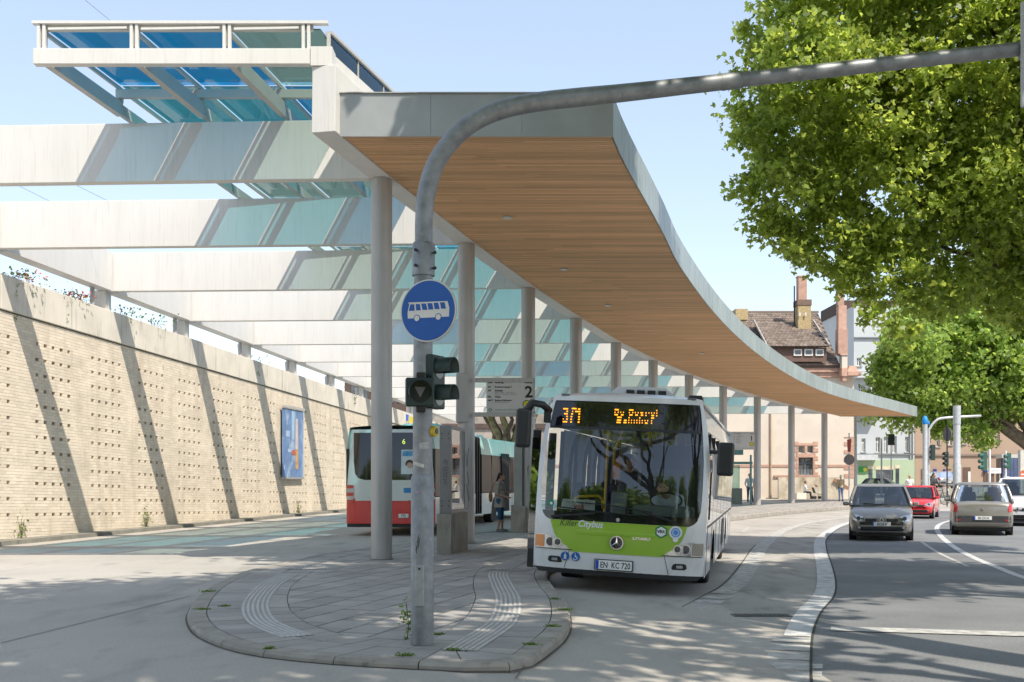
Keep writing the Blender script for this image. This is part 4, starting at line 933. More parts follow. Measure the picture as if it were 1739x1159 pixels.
text_on('lettering', 'VRR', .085, -.60, 1.26, Fp, M('ink_red', (.6, .05, .05), .6, var=0), bus, 0, bold=.003)
RB = Matrix.Rotation(YAW, 3, 'Z')
def inbus(u, v, z): return Vector((1.50, BUSY, 0)) + RB @ Vector((u, v, z))
sit = dict(pel=(0, 0, .95), hpL=(-.09, 0, .9), hpR=(.09, 0, .9), knL=(-.12, -.42, .88), knR=(.12, -.42, .88), anL=(-.12, -.46, .48), anR=(.12, -.46, .48))
p = dict(sit); p.update(ch=(0, -.06, 1.28), nk=(-.02, -.16, 1.44), hd=(-.06, -.27, 1.54), shL=(-.18, -.12, 1.38), shR=(.18, -.12, 1.38), elL=(-.24, -.22, 1.14), elR=(.24, -.22, 1.14), wrL=(-.14, -.42, 1.16), wrR=(.12, -.42, 1.16))
figure(inbus(.68, 1.35, .02), YAW, 1.78, p, shirt=(.62, .68, .74), trousers=(.03, .03, .04), hair=(.05, .03, .02), label='bus driver in pale shirt bent over the steering wheel of the lime fronted bus', voxel=.015)
figure(inbus(-.05, 2.3, .42), YAW + 1.2, 1.72, None, shirt=(.05, .06, .09), trousers=(.03, .03, .05), hair=(.02, .015, .01), label='passenger in dark jacket standing beside the orange ticket validator inside the bus', sleeve=1, voxel=.015)
figure(inbus(.45, 2.9, .42), YAW + PI, 1.70, None, shirt=(.02, .035, .09), trousers=(.03, .03, .05), hair=(.02, .015, .01), label='passenger in navy shirt with back turned between the yellow poles of the bus', sleeve=.5, voxel=.015)
# ------------------------------------------------------------ articulated red and white bus by the wall
pw = M('pale_bus_paint', (.66, .72, .70), .25, var=.03, coat=.4)
teal_r = M('teal_roof', (.36, .60, .56), .3, var=.05)
RY = 31.9; rz = -math.atan2(.9, 7.0)
gz = gh(-3.5, 33)
rb = empty('articulated_bus', (-3.42, RY, gz - .02), (0, 0, rz), label='articulated red and pale grey bus seen from behind beside the cream brick wall', cat='bus')
def G_(u, z): return .22 * (abs(u) / 1.27) ** 6 + .16 * max(0, (z - 1.3) / 1.7) ** 1.5
def WG(z): return 1.27 if z < 2.0 else 1.27 - .10 * ((z - 2.0) / 1.05) ** 2
m = MB(); patch(G_, [(z, -WG(z), WG(z)) for z in [.36 + i * .1 for i in range(8)]], 24, 0, m); m.build('rear_skirt', red_m, rb, smooth=True)
m = MB(); patch(G_, [(z, -WG(z), WG(z)) for z in [1.06 + i * .138 for i in range(15)]], 24, 0, m); m.build('rear_skin', pw, rb, smooth=True)
BX = [(1.58, -.70, 1.0), (1.63, -.88, 1.06), (1.75, -.98, 1.10), (2.1, -1.03, 1.12), (2.9, -1.06, 1.08)]
m = MB(); patch(G_, rows(BX, 5), 16, .006, m); m.build('rear_window', blkg_m, rb, smooth=True)
m = MB(); patch(G_, [(z, -.97, .98) for z in (1.0, 1.3, 1.50)], 12, .012, m); m.build('engine_flap', pw, rb, smooth=True)
m = MB(); patch(G_, [(z, .2, .98) for z in (1.50, 1.55)], 12, .014, m)
for s_ in (-1, 1):
    for i in range(5):
        m = MB(); z = .92 + i * .105; patch(G_, [(z, *sorted((s_ * 1.26, s_ * 1.02))), (z + .095, *sorted((s_ * 1.26, s_ * 1.02)))], 4, .014, m); m.build('tail_light', tail_m if i % 2 == 0 else M('tail_clear', (.5, .45, .45), .2, coat=.5), rb, smooth=True)
m = MB(); patch(G_, [(z, .34, .83) for z in (1.74, 2.0, 2.3, 2.42)], 6, .012, m); ps = m.build('portrait_poster', M('poster_pale', (.62, .72, .74), .5), rb)
m = MB(); patch(G_, [(z, .37, .80) for z in (2.24, 2.38)], 6, .015, m); m.build('poster_banner', M('poster_blue', (.10, .35, .62), .5, var=.4, scale=12), ps)
disc(.58, 2.02, .12, G_, .017, 18).build('portrait_hair', M('hair_brown', (.08, .045, .03), .7), ps); disc(.585, 1.985, .082, G_, .019, 18).build('portrait_face', M('portrait_skin', (.55, .38, .3), .6), ps)
m = MB(); patch(G_, [(1.22, .42, .80), (1.36, .42, .80)], 4, .015, m); m.build('blue_sticker', M('sticker_sky', (.03, .25, .60), .4), rb)
m = MB(); patch(G_, [(1.40, .72, .80), (1.58, .76, .82)], 2, .015, m); m.build('ribbon_sticker', M('sticker_navy', (.03, .08, .35), .4), rb)
disc(.58, .98, .04, G_, .015, 12).build('red_mark', red_m, rb); disc(.72, .98, .045, G_, .015, 14, ri=.025).build('green_mark', MATS['sticker_green'], rb)
m = MB(); m.bb((.28, -.03, .53), (.56, -.01, .64)); m.build('number_plate', plate_m, rb)
t = text_mb('772', .11, bold=.002, sx=.8); m = MB(); m.add([(.42 + x, -.032, .545 + y) for x, y, _ in t.v], t.f); m.build('plate_lettering', ink_m, rb)
text_on('lettering', '8117', .12, .80, 2.60, G_, white_m, rb, .014, bold=.003)
text_on('lettering', '6', .2, .40, 2.58, G_, M('led_green', (.5, .7, .1), .5, emit=((.6, .9, .1), .5)), rb, .014)
def shell(par, v0, v1, arches, red=True, doors=None):
    for s_ in (-1, 1):
        out = [(v0, .36)]
        for c in arches: out += [(c - .56, .36)] + [(c - .56 * math.cos(PI * i / 10), .40 + .56 * math.sin(PI * i / 10)) for i in range(11)] + [(c + .56, .36)]
        out += [(v1, .36), (v1, 1.1), (v0, 1.1)]
        m = MB(); m.add([(s_ * 1.27, v, z) for v, z in out], [tuple(range(len(out)))]); m.build('side_skin', pw, par)
        if doors and s_ > 0:
            for a, b in doors: MB().bb((1.28, a, .38), (1.30, b, 2.55)).build('door_opening', dark_m, par)
        zc = [2.45, 2.6, 2.8, 2.95, 3.05]; m = MB(); m.ring([[(s_ * WG(z), v0, z) for z in zc], [(s_ * WG(z), v1, z) for z in zc]], close=False); m.build('cant_rail', teal_r, par, smooth=True)
        n = max(2, int((v1 - v0) / 1.5)); 
        for i in range(n):
            a, b = v0 + (v1 - v0) * i / n + .04, v0 + (v1 - v0) * (i + 1) / n - .04; m = MB(); zc = [1.12, 1.6, 2.0, 2.44]; m.ring([[(s_ * (WG(z) + .001), a, z) for z in zc], [(s_ * (WG(z) + .001), b, z) for z in zc]], close=False); m.build('window', M('dark_red_window', (.035, .016, .02), .35, var=.6, scale=2, spec=.3) if s_ > 0 else blkg_m, par)
            MB().bb((s_ * 1.2, a - .06, 1.1), (s_ * 1.275, a - .02, 2.45)).build('window_post', blk_m, par)
    m = MB(); m.ring([[(WG(3.05) * t, v0, 3.05 + .06 * (1 - abs(t) ** 2.5)) for t in prof], [(WG(3.05) * t, v1, 3.05 + .06 * (1 - abs(t) ** 2.5)) for t in prof]], close=False); m.build('roof', teal_r, par, smooth=True)
    MB().bb((-1.2, v0, .38), (1.2, v1, .42)).build('floor', dk, par)
shell(rb, .22, 7.2, (3.4,))
m = MB(); m.box((.55, 2.5, 3.14), (1.2, 2.2, .16), taper=.85); m.build('roof_unit', teal_r, rb, bevel=.05)
MB().bb((-1.22, .1, .26), (1.22, .5, .36)).build('underrun', blk_m, rb)
for x in (-1.08, 1.08): wheel(rb, x, 3.4, .475, .28, .475)
R2_ = Matrix.Rotation(rz, 3, 'Z'); jn = Vector((0, 7.2, 0))
r2 = math.radians(-5) # the front section turned towards the stop
Rf = Matrix.Rotation(r2, 3, 'Z')
for i in range(6):
    c = Vector((0, 7.25 + i * .2, 1.7)); MB().box(c + Vector((.012 * i, 0, 0)), (2.38 if i % 2 else 2.5, .16, 2.6), r2 * i / 6).build('bellows_fold', rub_m, rb)
sec = bpy.data.objects.new('front_section', None); COL.objects.link(sec); sec.parent = rb; sec.location = (.05, 8.45, 0); sec.rotation_euler = (0, 0, r2)
shell(sec, 0, 9.2, (2.0, 7.4), doors=((3.0, 4.3), (8.2, 9.1)))
MB().bb((-1.27, 9.2, .36), (1.27, 9.3, 3.05)).build('front_skin', pw, sec)
m = MB(); m.box((.1, 1.6, 3.15), (1.5, 1.8, .2), taper=.8); m.build('roof_unit', buswhite, sec, bevel=.06)
for v_ in (2.0, 7.4):
    for x in (-1.08, 1.08):
        MB().tube([(x - .14, v_, .475), (x + .14, v_, .475)], .475, 24).build('wheel', rub_m, sec, auto=40)
MB().bb((1.30, 5.2, .5), (1.36, 5.26, 2.4)).build('door_leaf', blk_m, sec)
# ------------------------------------------------------------ cars
def car(loc, head, paint, label, front=True, L=4.3, W=1.81, H=1.62, plate='', kind='mpv', group=None, detail=True, scale=1., lampcol=None, name='car'):
    """local: x = right as seen from the end that faces -y, y runs away from the viewer; 'front' says which end faces -y"""
    root = empty(name, loc, (0, 0, head), label=label, cat='car', group=group); root.scale = (scale,) * 3
    hw = W / 2; pm = paint
    # stations from the car's own nose (0) to tail (1): t, half width, bottom, belt/hood height
    if kind == 'mpv': ST = [(0, .66, .34, .58), (.012, .80, .26, .68), (.04, .90, .22, .76), (.10, .97, .2, .86), (.20, 1., .2, .96), (.27, 1., .2, 1.0), (.5, 1., .2, 1.0), (.8, 1., .2, 1.03), (.93, .985, .22, 1.06), (.975, .95, .27, 1.03), (.992, .90, .32, .98), (1., .84, .38, .90)]; GH = dict(b0=.20, t0=.42, t1=.90, b1=.975)
    elif kind == 'hatch': ST = [(0, .62, .34, .56), (.015, .80, .26, .66), (.05, .92, .22, .74), (.14, .98, .2, .84), (.25, 1., .2, .90), (.5, 1., .2, .92), (.8, 1., .2, .95), (.93, .98, .22, .98), (.98, .93, .28, .94), (1., .84, .38, .84)]; GH = dict(b0=.24, t0=.45, t1=.86, b1=.965)
    else: ST = [(0, .66, .40, .66), (.012, .82, .32, .80), (.04, .92, .28, .90), (.12, .98, .26, 1.0), (.25, 1., .26, 1.06), (.5, 1., .26, 1.08), (.8, 1., .26, 1.1), (.95, .98, .28, 1.12), (.985, .93, .32, 1.06), (1., .86, .42, .95)]; GH = dict(b0=.24, t0=.40, t1=.92, b1=.98)
    Y = (lambda t: t * L) if front else (lambda t: (1 - t) * L)
    def ring(t, w, zb, zt):
        a = hw * w; bulge = [(a * .86, zb), (a * .97, zb + .08), (a, zb + .22), (a * 1.0, zb + (zt - zb) * .55), (a * .985, zt - .10), (a * .95, zt - .03), (a * .86, zt + .005), (a * .5, zt + .035), (0, zt + .045)]
        P = [(x, Y(t), z) for x, z in bulge]; return P + [(-x, y, z) for x, y, z in P[-2::-1]]
    rr = [ring(*s) for s in ST]
    m = MB(); m.ring(rr if front else rr, close=True); 
    k = len(rr[0]); m.f.append(tuple(range(k))); m.f.append(tuple(range((len(rr) - 1) * k, len(rr) * k)))
    body = m.build('body', pm, root, auto=38); bm_ = body.data
    bvh = BVHTree.FromPolygons([v.co for v in bm_.vertices], [tuple(p.vertices) for p in bm_.polygons])
    def F(u, z):
        h = bvh.ray_cast(Vector((u, -3, z)), Vector((0, 1, 0)))
        if h[0] is None: h = bvh.ray_cast(Vector((u * .93, -3, z)), Vector((0, 1, 0)))
        return h[0].y if h[0] else .25
    # greenhouse
    zb = ST[5][3] + .02; zr = H; yb0, yt0, yt1, yb1 = (Y(GH[q_]) for q_ in ('b0', 't0', 't1', 'b1'))
    def gring(f, n=6): # f 0 belt .. 1 roof ; closed outline in plan with bowed ends
        ya, yb = yb0 + (yt0 - yb0) * f, yb1 + (yt1 - yb1) * f; ww = hw * (.94 - .20 * f ** 1.5); z = zb + (zr - zb) * f
        sgn = 1 if front else -1; P = []
        for i in range(n + 1): u = -1 + 2 * i / n; P.append((ww * u * (1 - .0), ya + sgn * .16 * (abs(u) ** 3), z))
        for i in range(1, 6): P.append((ww * (1 + .015), ya + (yb - ya) * i / 6, z))
        for i in range(n + 1): u = 1 - 2 * i / n; P.append((ww * u, yb - sgn * .10 * abs(u) ** 3, z))
        for i in range(1, 6): P.append((-ww * 1.015, yb + (ya - yb) * i / 6, z))
        return P
    FR = [0, .25, .5, .75, .93]; G = [gring(f) for f in FR]; n = len(G[0]); gl = MB(); gl.ring(G)
    cg = glassmat('car_glass', (.50, .56, .57), ior=1.6, extra=.04)
    MB().ring([G[0], G[1], G[2], G[3], G[4]]).build('side_glass', cg, root, smooth=True)
    def off(P, d): c = Vector((0, (yb0 + yb1) / 2, 0)); return [tuple(Vector(p) + (Vector((p[0], (p[1] - c.y) * .4, 0)).normalized() * d)) for p in P]
    top = gring(1.0); tt = [(x * .86, (y - (yt0 + yt1) / 2) * .93 + (yt0 + yt1) / 2, H + .035) for x, y, z in top]
    m = MB(); m.ring([off(G[4], .012), off(top, .012), tt]); m.f.append(tuple(2 * n + i for i in range(n))); m.build('roof', pm, root, auto=50)
    # pillars at the corners
    for i in (0, 6, 12, 18, 9, 21):
        P0 = [Vector(off(G[j], .010)[i % n]) for j in range(5)]; MB().tube(P0, [.055, .05, .045, .045, .045], 6).build('pillar', pm if i in (0, 6, 12, 18) else blk_m, root, smooth=True)
    # interior silhouettes
    for sx in (-.38, .38):
        for t in (.46, .68): MB().box((sx, Y(t), zb + .12), (.46, .16, .42)).build('seat', dk, root, bevel=.05)
        for t in (.46, .68): MB().box((sx, Y(t), zb + .40), (.26, .10, .16)).build('head_rest', dk, root, bevel=.03)
    MB().bb((-hw * .85, min(Y(.24), Y(.9)), zb - .25), (hw * .85, max(Y(.24), Y(.9)), zb - .2)).build('cabin_floor', dk, root)
    # wheels and arches
    r = .315 if kind != 'suv' else .36
    for t in (.19, .80):
        for s_ in (-1, 1):
            x = s_ * (hw - .11); o = MB().tube([(x - .1, Y(t), r), (x + .1, Y(t), r)], r, 22).build('wheel', rub_m, root, auto=40)
            MB().tube([(s_ * (hw - .02), Y(t), r), (s_ * (hw + .004), Y(t), r)], [r * .68, r * .64], 16).build('rim', MATS['rim_steel'], o, auto=40)
            MB().tube([(s_ * (hw - .10), Y(t), r + .02), (s_ * (hw - .004), Y(t), r + .02)], r + .055, 24).build('wheel_arch', blk_m, root)
    MB().bb((-hw * .9, min(Y(.04), Y(.96)), .16), (hw * .9, max(Y(.04), Y(.96)), .26)).build('underbody', rub_m, root)
    for s_ in (-1, 1): # mirrors
        y = Y(.27); MB().box((s_ * (hw + .10), y, zb + .05), (.17, .10, .12)).build('mirror', pm if kind != 'x' else blk_m, root, bevel=.04, seg=3); MB().bar((s_ * (hw - .1), y, zb + .02), (s_ * (hw + .06), y, zb + .03), .05, .04).build('mirror_foot', blk_m, root)
    def P(nm, T, mt, o=.008, N=8, n=3, par=root): return patch(F, rows(T, n), N, o).build(nm, mt, par, smooth=True)
    if front:
        for s_ in (-1, 1):
            so_ = lambda z, a, b: (z, *sorted((s_ * a, s_ * b)))
            hl = P('headlight', [so_(.58, .74, .62), so_(.62, .80, .50), so_(.68, .82, .47), so_(.73, .82, .56), so_(.77, .82, .68)], lamp_m, .006)
            disc(s_ * .64, .665, .06, F, .03, 14).build('lamp', MATS['lamp_dark'], hl)
            P('grille', [so_(.565, .44, .16), so_(.61, .46, .14), so_(.66, .45, .15)], blk_m, .012)
            disc(s_ * .62, .40, .04, F, .02, 12).build('fog_lamp', lamp_m, root)
        P('lower_grille', [(.30, -.55, .55), (.36, -.66, .66), (.42, -.70, .70)], blk_m, .010, 14)
        m = MB(); v = F(0, .61) - .02; m.add([(0, v, .70), (-.065, v, .615), (0, v, .53), (.065, v, .615)], [(0, 1, 2, 3)]); bd = m.build('badge', chrome_m, root)
        m = MB(); m.add([(0, v - .004, .66), (-.035, v - .004, .615), (0, v - .004, .57), (.035, v - .004, .615)], [(0, 1, 2, 3)]); m.build('badge_core', blk_m, bd)
        MB().tube([(.05, min(yb0, yt0) + .02, zb + .03), (-.5, yb0 + .1, zb + .06)], .012, 6).build('wiper', blk_m, root); MB().tube([(.55, yb0 + .12, zb + .05), (.0, yb0 + .04, zb + .05)], .012, 6).build('wiper', blk_m, root)
        pv = F(0, .47) - .03; pz = .445
    else:
        for s_ in (-1, 1):
            so_ = lambda z, a, b: (z, *sorted((s_ * a, s_ * b)))
            P('tail_light', [so_(.74, .87, .74), so_(.86, .875, .73), so_(1.02, .86, .76)], tail_m, .012)
            P('reflector', [so_(.47, .72, .64), so_(.51, .72, .64)], tail_m, .022)
        P('bumper_band', [(.42, -.80, .80), (.5, -.82, .82), (.62, -.80, .80)], M('dark_bumper', (.045, .045, .05), .5), .012, 14)
        P('bumper_lip', [(.26, -.76, .76), (.36, -.80, .80)], pm, .006, 14)
        disc(0, .86, .05, F, .02, 12).build('badge', chrome_m, root)
        MB().tube([(-.05, Y(.975) - .03, zb + .08), (.35, Y(.965) - .03, zb + .10)], .012, 6).build('wiper', blk_m, root)
        pv = F(0, .55) - .035; pz = .50
    if plate:
        m = MB().bb((-.26, pv, pz), (.26, pv + .02, pz + .115)); pl = m.build('number_plate', plate_m, root); MB().bb((-.258, pv - .003, pz + .004), (-.215, pv - .001, pz + .111)).build('euro_band', MATS['euro_blue'], pl)
        t = text_mb(plate, .10, bold=.0015, sx=.72); m = MB(); m.add([(.02 + x, pv - .003, pz + .02 + y) for x, y, _ in t.v], t.f); m.build('plate_lettering', ink_m, pl)
    return root
taupe = M('taupe_metallic', (.30, .28, .25), .28, metal=.45, var=.03, coat=.6)
silver = M('silver_metallic', (.50, .51, .52), .28, metal=.5, var=.02, coat=.6)
whitec = M('white_car_paint', (.75, .75, .74), .22, var=.02, coat=.6)
navy = M('dark_car_paint', (.04, .05, .065), .22, metal=.3, var=.02, coat=.6)
def face(px, py_base, y_over=0, head_extra=0): 
    q = CAMZ / (py_base - HY); q -= y_over / FPX; return Vector(((px - CX) * q, FPX * q, 0))
p0 = face(1497, 917, .82)
c1 = car(p0, math.radians(-16.5), taupe, 'grey-brown family car driving towards the camera in the near lane', True, plate='EN LB 47', scale=.95)
p0 = face(1669, 908, .86)
c2 = car(p0, math.radians(-20), taupe, 'grey-brown family car seen from behind beside the curved centre line', False, L=4.5, H=1.63, plate='EN CN 54', scale=.97)
p0 = face(1552, 880.5, .8)
c3 = car(p0, math.radians(-25), red_m, 'small bright red car following behind the grey-brown car', True, L=3.8, W=1.68, H=1.50, kind='hatch', scale=.92)
MB().box((-.55, .3, 1.0), (.5, .5, .1)).build('bonnet_shade', red_m, None) if False else None
p0 = face(1728, 893, .8)
c4 = car(p0, math.radians(-28), whitec, 'white off-road car cut by the right edge of the photograph', True, L=4.3, W=1.80, H=1.75, kind='suv')
for s_ in (-.6, .6): MB().tube([(s_, 1.8, 1.80), (s_, 3.8, 1.80)], .02, 6).build('roof_rail', steel_m, c4)
# parked far cars
PARK = empty  # readability only
pk = MB(); q = .0545; pk.bb((38.4, 104.6, -.05), (56, 112, .80)); tag(pk.build('parking_terrace', M('terrace_concrete', (.42, .40, .37), .85)), kind='structure')
for i in range(8): MB().bb((40.8 + i * .42 if i < 4 else 40.8 + i * .42, 104.52, .05), (41.18 + i * .42, 104.59, .9)).build('terrace_panel', M('terrace_white', (.6, .59, .57), .8), bpy.data.objects['parking_terrace'])
car(Vector((39.9, 105.0, .80)), math.radians(2), silver, 'silver estate car parked on the raised terrace behind the cyclist', False, L=4.6, W=1.8, H=1.5, kind='hatch', plate='EN')
car(Vector((34.6, 100, .2)), math.radians(60), navy, 'dark car parked behind the bicycles near the green shop front', True, L=4.2, kind='hatch', H=1.5)
car(Vector((32.2, 104, .2)), math.radians(70), navy, 'dark hatchback half hidden by the row of bicycles', True, L=4.0, kind='hatch', H=1.45)
# ------------------------------------------------------------ people outside
def pp(px, py, z=PZ): q = (CAMZ - z) / (py - HY); return Vector(((px - CX) * q, FPX * q, z))
jeans = (.04, .09, .20)
figure(pp(849, 903), math.radians(72), 1.72, dict(elR=(.18, -.12, 1.12), wrR=(.05, -.36, 1.16), elL=(-.22, .02, 1.1), wrL=(-.14, -.26, 1.02), hd=(0, -.05, 1.62), knL=(-.09, -.03, .5), anR=(.10, -.04, .09)), shirt=(.42, .36, .31), trousers=(.03, .10, .20), hair=(.012, .01, .01), tlen=.66, long_hair=True, coat=.24, shoes=(.25, .22, .2), label='woman in long taupe top and blue cropped jeans waiting by the second bus')
bg_ = pp(849, 903); bo = empty('shoulder_bag', bg_ + Vector((-.27, .08, 1.0)), label='brown shoulder bag worn behind the waiting woman', cat='bag')
MB().sph((0, 0, 0), (.06, .14, .16), 10, 8).build('bag', M('tan_leather', (.33, .14, .05), .5), bo, smooth=True); MB().tube([(0, 0, .14), (.1, -.05, .4), (.2, -.08, .46)], .012, 6).build('strap', MATS['tan_leather'], bo)
d = empty('folder', bg_ + Vector((.42, .0, 1.16)), (0, .12, 0), label='dark folder held open by the waiting woman', cat='folder'); MB().bb((-.14, -.1, 0), (.16, .1, .02)).build('cover', blk_m, d); MB().bb((-.12, -.08, .021), (.14, .08, .026)).build('sheet', white_m, d)
figure(pp(1273, 853.6), 0, 1.82, dict(elL=(-.27, .02, 1.13), wrL=(-.20, -.06, .93), elR=(.27, .02, 1.13), wrR=(.20, -.05, .93), knR=(.14, -.02, .5), anR=(.22, .06, .09)), shirt=(.52, .60, .62), trousers=(.03, .06, .13), hair=(.10, .06, .03), label='man in pale blue shirt and dark jeans standing beside a column at stop 1', sleeve=.55)
figure(pp(1428, 851.7), PI, 1.74, dict(knL=(-.10, -.06, .5), anL=(-.11, .05, .09), knR=(.10, .04, .5)), shirt=(.42, .34, .22), trousers=(.10, .16, .28), hair=(.6, .6, .6), label='grey haired man in tan jacket walking away beyond the last columns', sleeve=.9)
figure(pp(1545, 853), PI, 1.74, dict(elL=(-.26, -.1, 1.15), wrL=(-.2, -.25, 1.0), elR=(.26, -.1, 1.15), wrR=(.2, -.25, 1.0)), shirt=(.75, .73, .70), trousers=(.6, .57, .5), hair=(.45, .3, .2), label='person in white jacket and light trousers standing behind the red car', sleeve=.9)
# seated person with pushchair
sp_ = pp(1377, 848)
bl = empty('concrete_seat', sp_ + Vector((-.75, 0, 0)), label='white concrete seat block beside the pushchair', cat='seat'); MB().bb((-.35, -.3, 0), (.35, .35, .46)).build('block', coping_m, bl, bevel=.02)
p = dict(sit); p.update(pel=(0, 0, .95), ch=(0, -.03, 1.27), hd=(0, -.08, 1.62), elL=(-.24, -.14, 1.14), wrL=(-.12, -.36, 1.12), elR=(.24, -.14, 1.14), wrR=(.12, -.36, 1.12))
figure(sp_ + Vector((-.45, 0, -.36)), math.radians(80), 1.70, p, shirt=(.75, .75, .75), trousers=(.03, .03, .035), hair=(.04, .03, .02), label='person in white shirt seated on a block in front of a pushchair')
pc_ = empty('pushchair', sp_ + Vector((.45, 0, 0)), (0, 0, .2), label='pushchair with red hood and dark frame by the seated person', cat='pushchair')
for x, y in ((-.25, -.22), (-.25, .22), (.3, -.22), (.3, .22)): MB().tube([(x, y - .02, .12), (x, y + .02, .12)], .12, 14).build('wheel', rub_m, pc_)
for y in (-.2, .2): MB().tube([(-.25, y, .15), (.05, y, .55), (-.35, y, 1.0)], .015, 6).build('frame', steel_d, pc_); MB().tube([(.3, y, .15), (0, y, .5)], .015, 6).build('frame', steel_d, pc_)
MB().add([(-.2, -.2, .45), (-.2, .2, .45), (.15, .2, .40), (.15, -.2, .40), (-.35, -.2, .85), (-.35, .2, .85), (.4, .15, .3), (.4, -.15, .3)], [(0, 1, 2, 3), (0, 4, 5, 1), (3, 2, 6, 7)]).build('seat', blk_m, pc_)
m = MB(); m.ring([[(-.32 + .34 * math.sin(t), y, .78 + .3 * math.cos(t)) for t in [i * .35 - .6 for i in range(6)]] for y in (-.22, 0, .22)], close=False); m.build('hood', red_m, pc_, smooth=True)
# ------------------------------------------------------------ bicycles
def bicycle(loc, rz, label, group=None, col=(.4, .4, .42), lean=0.):
    r = empty('bicycle', loc, (lean, 0, rz), label=label, cat='bicycle', group=group); fm = M('bike_%02d%02d' % (int(col[0] * 99), int(col[2] * 99)), col, .3, metal=.3, coat=.4)
    for x in (-.52, .52):
        P = [(x + .34 * math.cos(a), 0, .35 + .34 * math.sin(a)) for a in [2 * PI * i / 20 for i in range(21)]]; w_ = MB().tube(P, .018, 6, cap=False).build('wheel', rub_m, r)
        m = MB()
        for i in range(8): a = PI * i / 8; m.tube([(x + .33 * math.cos(a), 0, .35 + .33 * math.sin(a)), (x - .33 * math.cos(a), 0, .35 - .33 * math.sin(a))], .003, 3)
        tag(m.build('spokes', steel_m, w_), kind='stuff')
    m = MB(); 
    for a, b in (((-.52, 0, .35), (-.15, 0, .32)), ((-.15, 0, .32), (-.25, 0, .85)), ((-.25, 0, .80), (.32, 0, .85)), ((-.15, 0, .32), (.34, 0, .75)), ((-.52, 0, .35), (-.25, 0, .78)), ((.52, 0, .35), (.32, 0, .95))): m.tube([a, b], .018, 6)
    m.build('frame', fm, r)
    MB().tube([(.25, -.28, 1.02), (.33, -.1, 1.0), (.33, .1, 1.0), (.25, .28, 1.02)], .014, 6).build('handlebar', steel_m, r); MB().box((-.27, 0, .92), (.24, .13, .06)).build('saddle', blk_m, r, bevel=.02)
    return r
b0 = pp(1450, 838); protob = bicycle(Vector((30.6, 96, .19)), .5, 'parked bicycle at the left end of the row behind the cars', 'bicycles parked in a row before the green shop', (.6, .6, .62))
tag(protob, 'bicycle in the tangled row parked before the green shop front')
for i in range(11):
    c = copy_tree(protob, loc=Vector((30.9 + i * .33, 94.5 + (i % 3) * 1.2, .19)), rot=(random.uniform(-.15, .15), 0, random.uniform(.2, 1.3)))
cyp = pp(1592, 858)
cb = bicycle(cyp, .35, 'dark bicycle ridden by the man in the black jacket', col=(.03, .03, .03))
p = dict(pel=(0, .06, 1.02), hpL=(-.09, .04, .98), hpR=(.09, .04, .98), knL=(-.10, -.2, .68), anL=(-.11, -.05, .28), knR=(.12, -.02, .52), anR=(.22, .02, .1), ch=(0, -.03, 1.34), nk=(0, -.06, 1.5), hd=(0, -.1, 1.67), shL=(-.18, -.04, 1.45), shR=(.18, -.04, 1.45), elL=(-.26, -.12, 1.2), wrL=(-.18, -.36, 1.16), elR=(.26, -.12, 1.2), wrR=(.18, -.36, 1.16))
figure(cyp + Vector((-.25, 0, 0)), .5, 1.76, p, shirt=(.05, .045, .05), trousers=(.33, .30, .24), hair=(.1, .08, .06), label='man in black jacket and tan trousers astride a bicycle by the tall grey pole', sleeve=.9)
bicycle(pp(1672 - 62, 851), 1.2, 'white bicycle leaning near the base of the tall grey pole', col=(.7, .7, .7))
# ------------------------------------------------------------ signal mast in the foreground
MQ = 1.55 / (1095 - HY); my = FPX * MQ; mx = (717 - CX) * MQ
def mp(px, py, dy=0.): return Vector(((px - CX) * MQ, my + dy, CAMZ + (HY - py) * MQ))
mast = empty('signal_mast', (mx, my, PZ), label='tall galvanised signal mast with a curved arm standing on the island tip', cat='mast')
def loc_(v): return v - Vector((mx, my, PZ))
MB().tube([loc_(mp(717, 1095)) + Vector((0, 0, .003)), loc_(mp(717.5, 812)), loc_(mp(717.5, 806))], [.107, .107, .092], 32).build('lower_pole', galv_m, mast, auto=40)
MB().tube([loc_(mp(717.5, 808)), loc_(mp(718.5, 560)), loc_(mp(719, 440))], [.091, .089, .087], 32).build('pole', galv_m, mast, auto=40)
MB().tube([loc_(mp(719, 469)), loc_(mp(719.5, 416)), loc_(mp(719.6, 413))], [.106, .106, .095], 32).build('collar', galv_m, mast, auto=40)
arm_px = [(719.6, 416, 15), (720, 370, 15), (724, 330, 15.5), (737, 285, 15.5), (762, 245, 15.8), (800, 210, 16), (850, 187, 16), (910, 174, 16), (980, 166, 15.8), (1060, 158, 15), (1160, 147, 14), (1256, 136.5, 13.5)]
pts = catmull([loc_(mp(a, b)) for a, b, _ in arm_px], 5); rad = []
for i in range(len(pts)):
    t = i / (len(pts) - 1) * (len(arm_px) - 1); a = int(min(t, len(arm_px) - 2)); rad.append((arm_px[a][2] * (1 - t + a) + arm_px[a + 1][2] * (t - a)) * MQ)
MB().tube(pts, rad, 28).build('arm', galv_m, mast, auto=40)
MB().tube([loc_(mp(1225, 140)), loc_(mp(1258, 136)), loc_(mp(1260, 136))], [14.2 * MQ, 14.2 * MQ, 12 * MQ], 28).build('arm_socket', galv_m, mast, auto=40)
MB().tube([loc_(mp(1250, 137)), loc_(mp(1728, 84)), loc_(mp(1731, 84))], [12.3 * MQ, 12 * MQ, 9 * MQ], 28).build('arm_end', galv_m, mast, auto=40)
MB().tube([loc_(mp(1728, 84)), loc_(mp(1800, 78))], 7.5 * MQ, 16).build('arm_tip', galv_m, mast, auto=40)
hz = loc_(mp(714, 993)); MB().box((hz.x + .0, -.108, hz.z), (.085, .02, .39)).build('access_door', M('door_galv', (.36, .38, .40), .4, metal=.6, var=.2, scale=10), mast, bevel=.012, seg=3)
